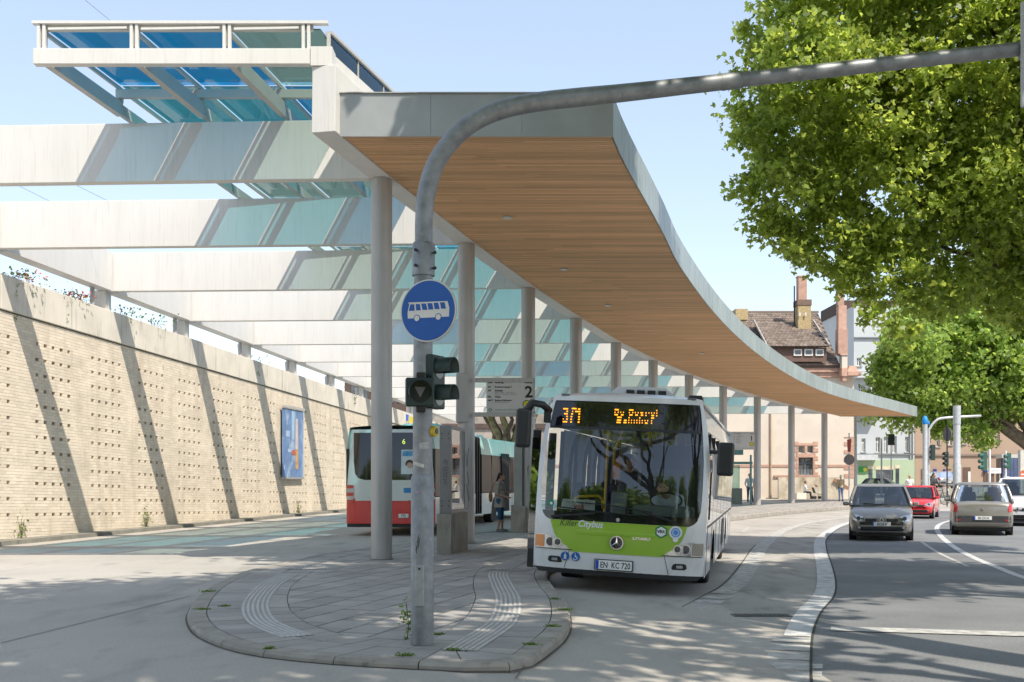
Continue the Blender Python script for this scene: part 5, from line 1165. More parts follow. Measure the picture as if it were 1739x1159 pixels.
MB().tube([(hz.x, -.125, hz.z + .155), (hz.x, -.114, hz.z + .155)], .011, 10).build('door_lock', blk_m, mast)
for px, py, s_ in ((705, 429, -1), (705, 455, -1), (736, 432, 1), (736, 458, 1)):
    a = loc_(mp(px, py)); n_ = Vector((s_ * .8 if s_ > 0 else -.45, -.55 if s_ > 0 else -.9, 0)).normalized(); c = loc_(mp(719, py)); b = MB().tube([c + n_ * .09, c + n_ * .135], .008, 8); b.tube([c + n_ * .128, c + n_ * .145], .016, 6); b.build('bolt', rub_m, mast)
for (px, py, w_, h_, rot) in ((700, 575, .0, 0, 0),): pass
# sticker remnants and scribbles on the mast
def on_mast(nm, px0, px1, py0, py1, mat, r=.0935, tilt=0.):
    m = MB(); n = 6; a0, a1 = [math.asin(max(-.95, min(.95, (p - 717.5) * MQ / r))) for p in (px0, px1)]; z0, z1 = loc_(mp(0, py1)).z, loc_(mp(0, py0)).z
    m.ring([[(r * math.sin(a0 + (a1 - a0) * i / n), -r * math.cos(a0 + (a1 - a0) * i / n), z + tilt * (i / n - .5)) for i in range(n + 1)] for z in (z0, z1)], close=False); return m.build(nm, mat, mast)
pap = M('paper_scrap', (.55, .53, .50), .8, var=.25, scale=30)
on_mast('sticker', 703, 722, 786, 792, pap, tilt=-.035); on_mast('sticker', 714, 731, 752, 763, M('old_sticker', (.40, .40, .40), .7, var=.2, scale=20), tilt=.01)
on_mast('sticker', 708, 718, 834, 838, M('sticker_redblue', (.35, .25, .35), .6, var=.5, scale=60), r=.109)
def scribble(par, f, pts, mat=ink_m, r=.006): return MB().tube([f(*p) for p in pts], r, 5).build('graffiti', mat, par)
fm_ = lambda a, z: Vector((.108 * math.sin(a), -.108 * math.cos(a), z))
for pts in ([(-.35, .95), (-.25, 1.02), (-.3, .90), (-.1, 1.0)], [(-.5, .88), (-.42, .93), (-.45, .85)]): scribble(mast, fm_, pts, r=.0025)
# round blue bus sign
SR = (776 - 681) / 2 * MQ * .985; sc = mp(729, 531.5, -.13); sg = empty('bus_lane_sign', sc, (0, 0, math.radians(-16)), label='round blue sign with a white bus symbol clamped to the mast', cat='sign')
RZ = 52.5 / 47.5
def cyl(nm, r, y0, y1, mat, n=48): return MB().ring([[(r * math.cos(2 * PI * i / n), y, r * RZ * math.sin(2 * PI * i / n)) for i in range(n)] for y in (y0, y1)], caps=True).build(nm, mat, sg)
SR = 52.5 * MQ; RZ = 1.0
sg.rotation_euler = (0, 0, math.radians(-24)); 
cyl('plate', SR, 0, .02, M('sign_grey', (.45, .45, .44), .5)); cyl('rim', SR, -.004, -.0005, M('sign_rim', (.62, .60, .56), .45)); cyl('face', SR * .955, -.008, -.0045, blue_m)
def sp2(x, y): return ((x - 729) * MQ * 1.09, -.010, (531.5 - y) * MQ)
wsgn = M('sign_white', (.66, .64, .60), .45)
cv = lambda x, y: (660 + x / 4.636, 460 + y / 4.636)
body_ = [(162, 258), (478, 268), (492, 320), (490, 388), (158, 384), (156, 335), (170, 275)]
B_ = [sp2(*cv(x, y)) for x, y in body_]
MB().add(B_, [tuple(range(len(B_)))]).build('bus_symbol', wsgn, sg)
for a, b, c, d in ((180, 212, 166, 214), (224, 256, 226, 264), (268, 306, 278, 318), (318, 356, 326, 366), (368, 404, 376, 416), (418, 456, 428, 466)):
    P = [sp2(*cv(x, y)) for x, y in ((a, 274), (b, 276), (d, 326), (c, 324))]; P = [(x, -.0115, z) for x, y, z in P]; MB().add(P, [(0, 1, 2, 3)]).build('window_symbol', blue_m, sg)
for x in (232, 405):
    cx_, _, cz_ = sp2(*cv(x, 386)); 
    for r, mt, yy in ((.034, blue_m, -.0112), (.0265, wsgn, -.0125)): MB().add([(cx_ + r * math.cos(2 * PI * i / 20), yy, cz_ + r * math.sin(2 * PI * i / 20)) for i in range(20)], [tuple(range(20))]).build('wheel_symbol', mt, sg)
for dz in (-.2, .2): MB().bb((-.07, .021, dz - .015), (.07, .06, dz + .015)).build('clamp', steel_m, sg)
# signal heads
dgreen = M('signal_green_paint', (.012, .030, .026), .45, var=.1)
def head(name, c, rz, lenses, w_, h_, label, tri=False, visor=.16):
    o = empty(name, c, (0, 0, rz), label=label, cat='traffic light'); n = len(lenses)
    MB().bb((-w_ / 2, 0, -h_ / 2), (w_ / 2, .11, h_ / 2)).build('housing', dgreen, o, bevel=.018, seg=3)
    for i, lc in enumerate(lenses):
        z = h_ / 2 - h_ / n * (i + .5); r = min(w_ / 2, h_ / n / 2) * .80
        L = MB().tube([(0, -.004, z), (0, .01, z)], r * .95, 24).build('lens', lc, o)
        # visor: open tube with the lower part cut away
        A = [PI * (-.12 + 1.24 * t / 16) for t in range(17)]; m = MB()
        m.ring([[(r * s_ * math.cos(a), yv, z + r * s_ * math.sin(a)) for a in A] for yv, s_ in ((0, 1.04), (-visor, 1.0), (-visor, .96), (0, 1.0))], close=False); m.build('visor', dgreen, o, smooth=True)
        if tri: MB().add([(-r * .48, -.008, z + r * .42), (0, -.008, z - r * .5), (r * .48, -.008, z + r * .42)], [(0, 1, 2)]).build('arrow_symbol', M('arrow_grey', (.13, .13, .13), .5), o)
    return o
dl = M('lens_dark', (.03, .03, .032), .12, coat=.5, var=.2)
h1 = head('bus_signal', mp(717, 669, -.24), math.radians(8), [dl], .262, .262, 'square dark green signal with a grey triangle on the front of the mast', tri=True, visor=.10)
for z in (.15, -.15): MB().bb((-.03, .02, z - .03), (.05, .16, z + .03)).build('bracket', rub_m, h1, bevel=.006)
h2 = head('traffic_signal', mp(746, 649, -.0), math.radians(66), [dl, M('lens_green_off', (.025, .06, .04), .15, coat=.5)], .25, .50, 'two-lamp dark green signal turned sideways on the right of the mast', visor=.16)
MB().bb((-.03, .10, -.2), (.03, .16, .2)).build('bracket', rub_m, h2)
yt = empty('yellow_button', mp(729, 733, -.0), label='yellow round request button on the side of the mast', cat='button'); MB().tube([(0, 0, 0), (.07, -.03, 0)], .05, 18).build('dome', M('button_yellow', (.6, .42, .03), .4), yt); MB().tube([(.06, -.026, 0), (.075, -.032, 0)], .03, 14).build('face', blk_m, yt)
# panel at the arm's end, seen from behind
bp = mp(1765, 100, .0); sb = empty('hanging_panel', bp, label='grey rounded panel hung at the right end of the mast arm', cat='panel'); MB().bb((-.22, -.12, -.49), (.25, -.09, .49)).build('panel', M('panel_grey', (.42, .43, .44), .5, var=.06), sb, bevel=.03, seg=4)
MB().bb((-.2, -.088, -.02), (.2, .0, .05)).build('bracket', galv_m, sb)
# ------------------------------------------------------------ timetable case on its concrete plinth
A0 = gr(754, 942, PZ); cd = Vector((.157, 1, 0)).normalized(); rz_ = math.atan2(-cd.x, cd.y)
pl_ = empty('timetable_case', A0, (0, 0, rz_), label='grey metal timetable case with glazed side on a concrete plinth by the second column', cat='display case')
MB().bb((-.15, 0, 0), (.15, 1.75, .82)).build('plinth', M('plinth_concrete', (.36, .33, .28), .85, var=.2, scale=2.5, bump=.3, dirt=((.18, .16, .13), 3, .5, .75, (2, 2, .4))), pl_, bevel=.008)
cs = M('case_grey', (.25, .245, .25), .42, metal=.3, var=.06)
fr = MB(); fr.bb((-.12, .12, .822), (.12, .20, 2.62)); fr.build('end_panel', cs, pl_, bevel=.006)
MB().bb((-.12, 1.55, .822), (.12, 1.62, 2.62)).build('end_panel', cs, pl_, bevel=.006)
MB().bb((-.12, .203, 2.54), (.12, 1.547, 2.62)).build('top_rail', cs, pl_); MB().bb((-.12, .203, .822), (.12, 1.547, .90)).build('bottom_rail', cs, pl_)
MB().bb((.0, .203, .90), (.03, 1.547, 2.54)).build('poster_sheet', M('poster_paper', (.62, .60, .54), .6, var=.25, scale=3, stretch=(1, 6, 1)), pl_)
MB().bb((.105, .205, .902), (.112, 1.545, 2.538)).build('glass', glassmat('case_glass', (.8, .82, .8), extra=.12), pl_)
for z in (.98, 1.08, 2.35, 2.45):
    for x in (-.07, .07): MB().tube([(x, .112, z), (x, .12, z)], .012, 8).build('bolt', rub_m, pl_)
fz = lambda x, z: Vector((x, .117, z))
for pts in ([(-.04, 1.85), (.0, 1.93), (.02, 1.82), (.05, 1.9)], [(-.03, 1.75), (.04, 1.78), (.03, 1.70), (-.03, 1.70), (-.03, 1.75)], [(-.03, 1.63), (.04, 1.66), (.03, 1.58), (-.03, 1.58), (-.03, 1.63)], [(-.05, 1.52), (.03, 1.54), (-.02, 1.45), (.04, 1.44)]): scribble(pl_, fz, pts, r=.005)
# graffiti on columns 2 and 3
def on_col(k, pts, r=.006):
    x, y = COLP[k]; MB().tube([(x + .203 * math.sin(a), y - .203 * math.cos(a), z) for a, z in pts], r, 5).build('graffiti', ink_m, can)
on_col(2, [(-.3, 2.0), (.0, 2.35), (.1, 2.0), (.3, 2.45)]); on_col(2, [(-.4, 1.9), (-.1, 1.75), (-.3, 1.5), (.05, 1.6)]); on_col(2, [(.15, 1.9), (.3, 1.6), (.1, 1.55), (.35, 1.2)]); on_col(2, [(-.2, 1.4), (-.3, 1.1), (.1, 1.0)])
on_col(3, [(-.15, 2.0), (.05, 2.1), (-.1, 1.95), (.08, 1.85), (-.12, 1.82)])
# ------------------------------------------------------------ stop signs
def stop_sign(px0, px1, pya, pyb, q, num, label, full=True, colx=None):
    c = at((px0 + px1) / 2, (pya + pyb) / 2, q); w_ = (px1 - px0) * q; h_ = (pyb - pya) * q; o = empty('stop_sign', c, label=label, cat='sign')
    MB().bb((-w_ / 2, 0, -h_ / 2), (w_ / 2, .05, h_ / 2)).build('board', M('board_white', (.55, .545, .53), .5, var=.03), o)
    ext = colx - c.x if colx is not None else -w_ / 2
    for z in (h_ / 2 + .03, -h_ / 2 - .03): MB().bb((min(ext, -w_ / 2), -.02, z - .05), (w_ / 2 + .03, .08, z + .05)).build('rail', steel_m, o)
    MB().bb((w_ / 2, -.02, -h_ / 2), (w_ / 2 + .03, .07, h_ / 2)).build('end_rail', steel_m, o)
    F0 = lambda u, z: 0.
    def T(s, size, u, z, bold=0., al='LEFT', mat=ink_m, sx=1.): text_on('lettering', s, size * h_, (u - .5) * w_, (.5 - z) * h_, F0, mat, o, .006, bold=bold * h_, align=al, sx=sx)
    T(num, .50 if full else .42, .90 if full else .86, .50 if full else .48, .012, 'CENTER' )
    disc((.865 - .5) * w_, (.5 - .73) * h_, .145 * h_, F0, .004, 24).build('stop_roundel', M('roundel_green', (.02, .16, .03), .4), o); disc((.865 - .5) * w_, (.5 - .73) * h_, .115 * h_, F0, .007, 24).build('roundel_yellow', M('roundel_yellow_m', (.62, .50, .01), .4), o)
    T('H', .17, .865, .79, .012, 'CENTER', MATS['roundel_green'])
    grey = M('print_grey', (.22, .22, .22), .6, var=0)
    T('Linie', .075, .03, .06, .002); T('Richtung', .075, .18, .06, .002); T('Bussteig', .07, .97, .06, .002, 'RIGHT')
    if full:
        for s1, s2, z in (('371', 'Dortmund-Oespel', .20), ('378', 'Herdecke', .315), ('592', 'Witten', .51), ('NE17', 'Bochum-Dahlhausen', .62)): T(s1, .07, .03, z, .002); T(s2, .07, .18, z, .002, sx=.9)
        for s1, z in (('Witten Annen - Ardey - Nord', .37), ('Bommern - Wengern - Hattingen', .42), ('Bochum Hauptbahnhof', .67)): T(s1, .05, .18, z, 0, 'LEFT', grey)
        disc((.53 - .5) * w_, (.5 - .18) * h_, .025 * h_, F0, .005, 12).build('line_mark', M('mark_olive', (.25, .35, .03), .5), o)
        disc((.08 - .5) * w_, (.5 - .89) * h_, .055 * h_, F0, .005, 20, ri=.035 * h_).build('operator_mark', MATS['sticker_green'], o); T('Verkehrsverbund Rhein-Ruhr', .06, .18, .915, 0, 'LEFT', MATS['sticker_green'])
    else:
        for i in range(5): T(('375', '379', '320', '371', '592')[i], .07, .03, .22 + i * .11); T(('Hauptbahnhof', 'Witten', 'Bochum', 'Dortmund', 'Herdecke')[i], .07, .18, .22 + i * .11, sx=1.1)
    return o
stop_sign(826, 906, 648, 702, .01385, '2', 'white bus stop board numbered 2 with line list and yellow H roundel', colx=COLP[2][0] + .2)
MB().bb((COLP[2][0] - .235, COLP[2][1] - .235, 3.05), (COLP[2][0] + .06, COLP[2][1] + .235, 4.22)).build('sign_clamp', steel_m, can, bevel=.03, seg=3)
stop_sign(1244, 1281.5, 736, 761.5, .0330, '1', 'white bus stop board numbered 1 hung beside the far column', False)
# shelter behind it
sh = empty('bus_shelter', at(1262, 812, .0345), label='teal framed glass bus shelter beside stop 1', cat='shelter'); sh.location.z = PZ
for x in (-1.3, .45): MB().bb((x - .05, -.05, 0), (x + .05, .05, 2.9)).build('post', teal_m2 if False else M('shelter_teal', (.10, .24, .23), .5), sh)
MB().bb((-1.4, -.06, 2.35), (.55, .06, 2.5)).build('beam', MATS['shelter_teal'], sh); MB().bb((-1.4, -.05, 2.9), (.0, .1, 3.2)).build('header', MATS['shelter_teal'], sh)
MB().bb((-1.2, -.02, .1), (-.2, .0, 2.3)).build('glass', glassmat('shelter_glass', (.55, .7, .68)), sh)
MB().bb((-1.25, -.5, .0), (-.15, -.1, .95)).build('locker', M('locker_green', (.16, .20, .17), .6), sh)
tc_ = empty('timetable_cabinet', gr(875, 907, PZ) + Vector((.0, .6, 0)), label='concrete plinth with grey cabinet beside the third column', cat='display case')
MB().bb((-.12, 0, 0), (.3, 1.4, .75)).build('plinth', MATS['plinth_concrete'], tc_, bevel=.01); MB().bb((-.03, .1, .752), (.2, 1.3, 2.5)).build('cabinet', M('cabinet_grey', (.33, .35, .33), .5), tc_)
# ------------------------------------------------------------ poles, signals and signs on the right
def pole(px, py0, py1, r, z=0., label='', name='street_pole', q=None, top=None, mat=None, cat='pole'):
    b = gr(px, py0, z) if q is None else Vector(((px - CX) * q, FPX * q, z)); h = CAMZ + (HY - py1) * (b.y / FPX) - z
    o = empty(name, b, label=label, cat=cat); MB().tube([(0, 0, 0), (0, 0, h * .45), (0, 0, h * .46), (0, 0, h)], [r * 1.12, r * 1.12, r, r], 16).build('pole', mat or galv_l, o, auto=40); return o, h
galv_l = M('galvanised_light', (.50, .51, .51), .45, metal=.3, var=.12, scale=6)
o, h = pole(1625, 872, 690, .17, label='tall thick pale grey pole to the left of the rear view car'); MB().tube([(0, 0, h - .9), (0, 0, h + .02)], .185, 16).build('cap', galv_l, o)
o, h = pole(1571, 866, 716, .13, label='pale pole with a blue wrapped top beside the cyclist')
MB().sph((0, 0, h + .02), (.17, .17, .30), 9, 7).build('wrapping', M('blue_wrap', (.02, .25, .62), .5, var=.3), o, smooth=True); MB().sph((.17, 0, h - .1), (.10, .08, .12), 7, 5).build('wrap_end', MATS['blue_wrap'], o, smooth=True)
# curved signal arm at the crossing
b = Vector(((1577 - CX) * .036, FPX * .036, 0)); o = empty('crossing_mast', b, label='pale crossing mast with a curved arm reaching right over the road', cat='mast')
P = [Vector((0, 0, 0)), Vector((0, 0, 4.2)), Vector((.1, 0, 4.8)), Vector((.45, 0, 5.25)), Vector((1.0, 0, 5.42)), Vector((3.2, 0, 5.55))]; MB().tube(catmull(P, 4), .075, 12).build('mast', galv_l, o, smooth=True)
s1 = head('traffic_signal', b + Vector((.18, -.1, 3.3)), math.radians(200), [dl, dl, dl], .3, .95, 'three-lamp signal seen from behind on the curved crossing mast')
s2 = head('traffic_signal', Vector(((1606 - CX) * .036, FPX * .036, 2.9)), math.radians(-75), [dl, dl, dl], .3, .9, 'black three-lamp signal on a thin post in front of the silver car')
MB().tube([(.0, .1, -2.9), (.0, .1, 2.2)], .04, 8).build('post', rub_m, s2)
MB().tube([(0, .1, 1.5), (0, .14, 1.5)], .42, 20).build('disc_back', M('sign_back_grey', (.12, .12, .13), .6), s2)
gl_ = M('lens_teal', (.05, .20, .15), .3)
for px, q, lab in ((1684, .034, 'white post carrying a green three-lamp signal right of the tall grey pole'), (1708, .040, 'white post with a green signal in front of the blue glass shop')):
    x = (px + (0 if px > 1700 else -9) - CX) * q; bb_ = Vector((x, FPX * q, 0)); zt_ = CAMZ + (HY - (763 if px < 1700 else 766)) * q
    o = empty('signal_post', bb_, label=lab, cat='traffic light'); px_ = .32 if px < 1700 else 0
    MB().tube([(px_ - .13 if px < 1700 else 0, 0, 0), (px_ - .13 if px < 1700 else 0, 0, zt_)], .065, 12).build('post', M('post_white', (.68, .68, .67), .5), o)
    xx = -.12 if px < 1700 else .2
    MB().bb((xx - .14, -.1, zt_ - 1.25), (xx + .14, .1, zt_ - .15)).build('housing', M('signal_teal', (.03, .10, .08), .5), o, bevel=.02)
    for i in range(3): MB().tube([(xx - .10, 0, zt_ - .35 - .34 * i), (xx - .33, -.08, zt_ - .38 - .34 * i)], [.13, .11], 14).build('visor', MATS['signal_teal'], o)
o = empty('direction_sign', Vector(((1689 - CX) * .045, FPX * .045, 0)), label='white blue-tipped pedestrian direction sign with an arrow between the signal posts', cat='sign')
MB().bb((-.5, 0, 2.1), (.5, .04, 2.5)).build('board', white_m, o); MB().bb((-.48, -.01, 2.2), (-.33, -.004, 2.4)).build('symbol', blue_m, o)
for x in (-.42, .42): MB().tube([(x, .06, -.0), (x, .06, 2.1)], .03, 8).build('post', galv_l, o)
text_on('lettering', 'Zentrum', .2, -.0, 2.24, lambda u, z: -.004, M('print_grey', (.22, .22, .22), .6, var=0), o, .004, sx=.9)
# no-entry style disc seen from behind, red slim sign, plain pole
b = gr(1442, 851, PZ); o = empty('round_sign', b, label='grey back of a round sign on a thin post beyond the canopy', cat='sign')
zc_ = CAMZ + (HY - 781) * b.y / FPX - PZ; MB().tube([(0, 0, 0), (0, 0, zc_ + 1.8)], .045, 10).build('post', galv_l, o)
MB().tube([(0, -.05, zc_), (0, -.02, zc_)], .36, 24).build('disc_back', M('disc_grey', (.13, .125, .12), .6), o); MB().add([(-.12, -.06, zc_ + .55), (.08, -.06, zc_ + .5), (.14, -.06, zc_ + 1.4), (-.16, -.06, zc_ + 1.35)], [(0, 1, 2, 3)]).build('folded_sign', M('dull_red', (.25, .05, .04), .6), o)
o, h = pole(1452, 848, 700, .16, label='thick plain grey pole at the right corner of the pink and cream station house')
o, h = pole(1497, 0, 745, .07, q=.05, label='white thin pole in front of the green shop', z=.19)
s3 = head('traffic_signal', Vector(((1513 - CX) * .05, FPX * .05, 5.0)), PI, [dl, dl], .55, .95, 'dark signal back on a post before the pale apartment block'); MB().tube([(0, .05, -4.8), (0, .05, 1.0)], .05, 8).build('post', galv_l, s3)
# ------------------------------------------------------------ thin overhead wires
for a, b in (((120, -20), (200, 46)), ((0, 300), (90, 345)), ((110, 305), (190, 345))):
    P, Q = at(*a, .016), at(*b, .016); d = (Q - P); o = MB().tube([P - d * 2, Q + d * .02], .006, 4).build('overhead_wire', rub_m); tag(o, {120: 'thin dark wire crossing the sky above the glass roof', 0: 'thin wire under the first pale beam at the left edge', 110: 'thin wire between the first and second pale beams'}[a[0]], 'wire')
# ------------------------------------------------------------ trees
rng = np.random.default_rng(5)
LV = np.array([(0, 0, 0), (.42, .10, .05), (.50, .52, .10), (.20, .50, .0), (0, 1.0, -.06), (-.20, .50, .0), (-.50, .52, .10), (-.42, .10, .05)])
def leaves(name, C, size, mat, parent=None, up=.22, simple=False):
    N = len(C); V = LV[[0, 2, 4, 6]] if simple else LV; k = len(V)
    n = rng.normal(size=(N, 3)); n[:, 2] = np.abs(n[:, 2]) * .8 + up; n /= np.linalg.norm(n, axis=1)[:, None]
    a = rng.normal(size=(N, 3)); a[:, 2] -= .7; t = a - n * np.sum(a * n, 1)[:, None]; t /= np.linalg.norm(t, axis=1)[:, None]; s = np.cross(t, n)
    sz = size * rng.uniform(.65, 1.25, N)[:, None, None]
    P = C[:, None, :] + sz * (V[None, :, 0, None] * s[:, None] + V[None, :, 1, None] * t[:, None] + V[None, :, 2, None] * n[:, None])
    me = bpy.data.meshes.new(name); me.vertices.add(N * k); me.vertices.foreach_set('co', P.reshape(-1).astype(np.float32))
    me.loops.add(N * k); me.loops.foreach_set('vertex_index', np.arange(N * k, dtype=np.int32)); me.polygons.add(N); me.polygons.foreach_set('loop_start', np.arange(0, N * k, k, dtype=np.int32)); me.update()
    me.materials.append(mat); o = bpy.data.objects.new(name, me); COL.objects.link(o); o.parent = parent; return o
def crown_points(lobes, dens, clump=.55, per=26, shell=.62, squash=.7):
    """clumps of leaves scattered through ellipsoid lobes: (centre, radius)"""
    out = []
    for c, r in lobes:
        n = max(3, int(dens * r ** 2)); d = rng.normal(size=(n, 3)); d /= np.linalg.norm(d, axis=1)[:, None]
        rad = r * (shell + (1.02 - shell) * rng.random(n) ** .7); cc = np.array(c) + d * rad[:, None] * np.array([1, 1, .9])
        cs = clump * rng.uniform(.5, 1.25, n)
        keep = rng.random(n) > .16
        for i in range(n):
            if not keep[i]: continue
            out.append(cc[i] + rng.normal(size=(per, 3)) * cs[i] * np.array([.62, .62, .62 * squash]))
    return np.concatenate(out)
def limb(m, a, b, r0, r1, wob=.3, n=6):
    a = Vector(a); b = Vector(b); P = [a + (b - a) * i / n + (Vector((random.uniform(-1, 1), random.uniform(-1, 1), random.uniform(-.5, .5))) * wob if 0 < i < n else Vector()) for i in range(n + 1)]
    m.tube(catmull(P, 3), [r0 + (r1 - r0) * i / (3 * n) for i in range(3 * n + 1)], 8)
def lobe(px, py, q, rpx): v = at(px, py, q); return ((v.x, v.y, v.z), rpx * q)
def tree(loc, h, lobes, label, leafm, size, dens, r=.35, group=None, clump=.55, per=26, limbs=8, simple=False, name='plane_tree', shell=.62):
    o = empty(name, loc, label=label, cat='tree', group=group); L = Vector(loc); m = MB()
    m.tube([(0, 0, -.1), (0, 0, .4), (.05, 0, h * .5), (0, .05, h)], [r * 1.4, r, r * .85, r * .7], 14); m.build('trunk', bark_m, o, smooth=True)
    m = MB(); idx = sorted(range(len(lobes)), key=lambda i: -lobes[i][1])[:limbs]
    for i in idx: limb(m, (0, 0, h * random.uniform(.7, 1)), Vector(lobes[i][0]) - L, r * .45, .04)
    tag(m.build('branches', bark_m, o, smooth=True), kind=None)
    C = crown_points([((c[0] - L.x, c[1] - L.y, c[2] - L.z), rr) for c, rr in lobes], dens, clump, per, shell); cr = leaves('crown', C, size, leafm, o, simple=simple); tag(cr, kind='stuff'); return o
# big near tree reaching in from the right
LB1 = [(1330, 45, .0122, 62), (1300, 110, .0126, 45), (1380, 110, .0118, 90), (1325, 215, .0122, 78), (1345, 320, .0124, 82), (1400, 230, .0130, 120), (1440, 60, .0125, 110), (1420, 400, .0125, 85), (1500, 180, .0122, 130), (1520, 330, .0125, 130), (1500, 460, .0124, 70), (1560, 60, .0130, 130), (1620, 220, .0126, 150), (1640, 400, .0128, 120), (1590, 490, .0125, 62), (1700, 90, .012, 130), (1730, 300, .0122, 140), (1750, 470, .013, 95), (1850, 200, .013, 200), (1870, 420, .013, 170), (1600, -120, .0125, 190), (1430, -90, .012, 130), (1800, -120, .0125, 220), (1950, 50, .012, 220),
       (1440, 478, .0122, 22), (1475, 545, .0122, 24), (1535, 572, .0123, 26), (1352, 408, .0123, 30), (1262, 60, .0124, 20), (1254, 140, .0124, 22), (1262, 330, .0124, 22), (1300, 385, .0124, 26), (1250, 185, .0124, 16)]
t1 = tree((12.6, 25.5, 0), 7.2, [lobe(a, b, c, d) for a, b, c, d in LB1], 'large leafy plane tree overhanging the road at the top right', leaf_a, .13, 96, .30, clump=.26, per=27, limbs=16)
mb_ = MB()
for a, b, c in (((1790, 250, .0128), (1620, 292, .0124), .10), ((1790, 400, .013), (1690, 415, .0125), .09), ((1800, 200, .0125), (1680, 190, .012), .09), ((1760, 470, .0128), (1560, 400, .0125), .07)): limb(mb_, at(*a) - t1.location, at(*b) - t1.location, c, c * .4, .12)
mb_.build('bough', bark_m, t1, smooth=True)
LB2 = [(1545, 590, 0.0437, 52), (1600, 560, 0.0454, 75), (1525, 650, 0.0446, 45), (1590, 650, 0.0454, 75), (1660, 600, 0.0454, 90), (1720, 560, 0.0454, 80), (1680, 680, 0.0462, 55), (1745, 660, 0.0454, 70), (1540, 700, 0.0454, 32), (1610, 715, 0.0454, 36), (1800, 600, 0.0454, 90), (1830, 690, 0.0454, 60), (1500, 690, 0.0446, 16), (1480, 700, 0.0446, 12), (1655, 730, 0.0454, 22), (1560, 545, 0.0462, 50), (1690, 500, 0.0470, 70), (1790, 500, 0.0470, 80), (1510, 610, 0.0446, 26), (1496, 640, 0.0441, 20), (1668, 752, 0.0454, 12)]
t2 = tree((43.3, 89, 0), 3.6, [lobe(*a) for a in LB2], 'bright green plane tree standing behind the rear view car on the right', leaf_b, .36, 14, .6, clump=.8, per=34, limbs=6)
mb_ = MB(); limb(mb_, at(1810, 800, .0457) - t2.location, at(1665, 695, .0457) - t2.location, .75, .3, .15); limb(mb_, at(1740, 755, .0457) - t2.location, at(1745, 640, .0457) - t2.location, .4, .15, .3); mb_.build('bough', bark_m, t2, smooth=True)
# street trees behind and beside the camera: they shade the island and stand in the windscreen's reflection
def rand_lobes(cx, cy, z0, z1, R, n):
    return [((cx + R * math.sqrt(rng.random()) * math.cos(a), cy + R * math.sqrt(rng.random()) * math.sin(a), rng.uniform(z0, z1)), rng.uniform(1.1, 1.9)) for a in rng.uniform(0, 6.28, n)]
tree((8.8, 5.0, 0), 6, rand_lobes(3.6, 7.0, 10.6, 13.4, 4.6, 26) + rand_lobes(7.5, 11.6, 12.2, 14.2, 4.4, 18) + rand_lobes(3.1, 16.7, 11.9, 13.2, 1.4, 18), 'plane tree above the kerb whose crown shades the near island', leaf_a, .3, 26, .4, clump=.75, per=14, limbs=8, simple=True)
tree((12.6, 11.0, 0), 6, rand_lobes(11.0, 14.0, 10.5, 14, 3.6, 20), 'plane tree on the right pavement shading the near asphalt', leaf_a, .3, 24, .4, clump=.75, per=14, limbs=6, simple=True)
tree((-3.0, -1.5, 0), 6, rand_lobes(-2.2, 5.6, 11.0, 13.5, 3.6, 6) + rand_lobes(-3.5, 0, 9.5, 14, 4, 3), 'plane tree left of the camera shading the near left road', leaf_a, .3, 22, .4, clump=.75, per=14, limbs=6, simple=True)
BACK = [(-26, -24, 5.2), (-15, -27, 5.8), (-4, -25, 5.4), (8, -28, 6.0), (-38, -22, 5.5), (19, -22, 5.2)]
BL_ = ['second tree from the left across the road behind the camera', 'tree left of the centre one across the road behind the camera', 'tree straight across the road behind the camera', 'broadest tree right of centre across the road behind the camera', 'leftmost tree across the road behind the camera', 'rightmost tree across the road behind the camera']
for i, (x, y, R) in enumerate(BACK):
    L_ = [((x + R * .75 * math.sqrt(rng.random()) * math.cos(a), y + R * .6 * math.sqrt(rng.random()) * math.sin(a), rng.uniform(3, 11.5)), rng.uniform(2.0, 3.4)) for a in rng.uniform(0, 6.28, 16)]
    tree((x, y, 0), 4, L_, BL_[i], leaf_b, .6, 8, .35, group='trees across the road behind the camera', clump=1.1, per=12, limbs=4, simple=True)
hg = crown_points([((-40 + i * 2.2, -17 + .4 * math.sin(i), .9), 1.5) for i in range(28)], 12, .6, 12, .5); tag(leaves('hedge', hg, .4, leaf_b, simple=True), 'long clipped hedge across the road behind the camera', 'hedge')
# ------------------------------------------------------------ plants on the wall and weeds at the kerb
def plant(loc, r, n, label, mat=None, group=None, hang=0., size=.05, name='wall_plant', flowers=None):
    o = empty(name, loc, label=label, cat='plant', group=group); m = MB()
    C = rng.normal(size=(n, 3)) * np.array([r, r, r * .5]) + np.array([0, 0, r * .4])
    if hang: k = n // 2; C[:k] = np.stack([rng.normal(size=k) * r * .25 + .12, rng.normal(size=k) * r * .35, -rng.random(k) * hang], 1)
    for i in range(0, min(n, 12)): m.tube([(0, 0, -.03), tuple(C[i * (n // 12)] * .5 + np.array([0, 0, .05])), tuple(C[i * (n // 12)])], .005, 4)
    m.build('stems', bark_m, o); leaves('foliage', C, size, mat or grass_m, o)
    if flowers: leaves('flowers', rng.normal(size=(flowers, 3)) * np.array([r, r, r * .3]) + np.array([0, 0, r * .8]), size * 1.2, M('orange_petals', (.60, .13, .05), .6), o)['kind'] = 'stuff'
    return o
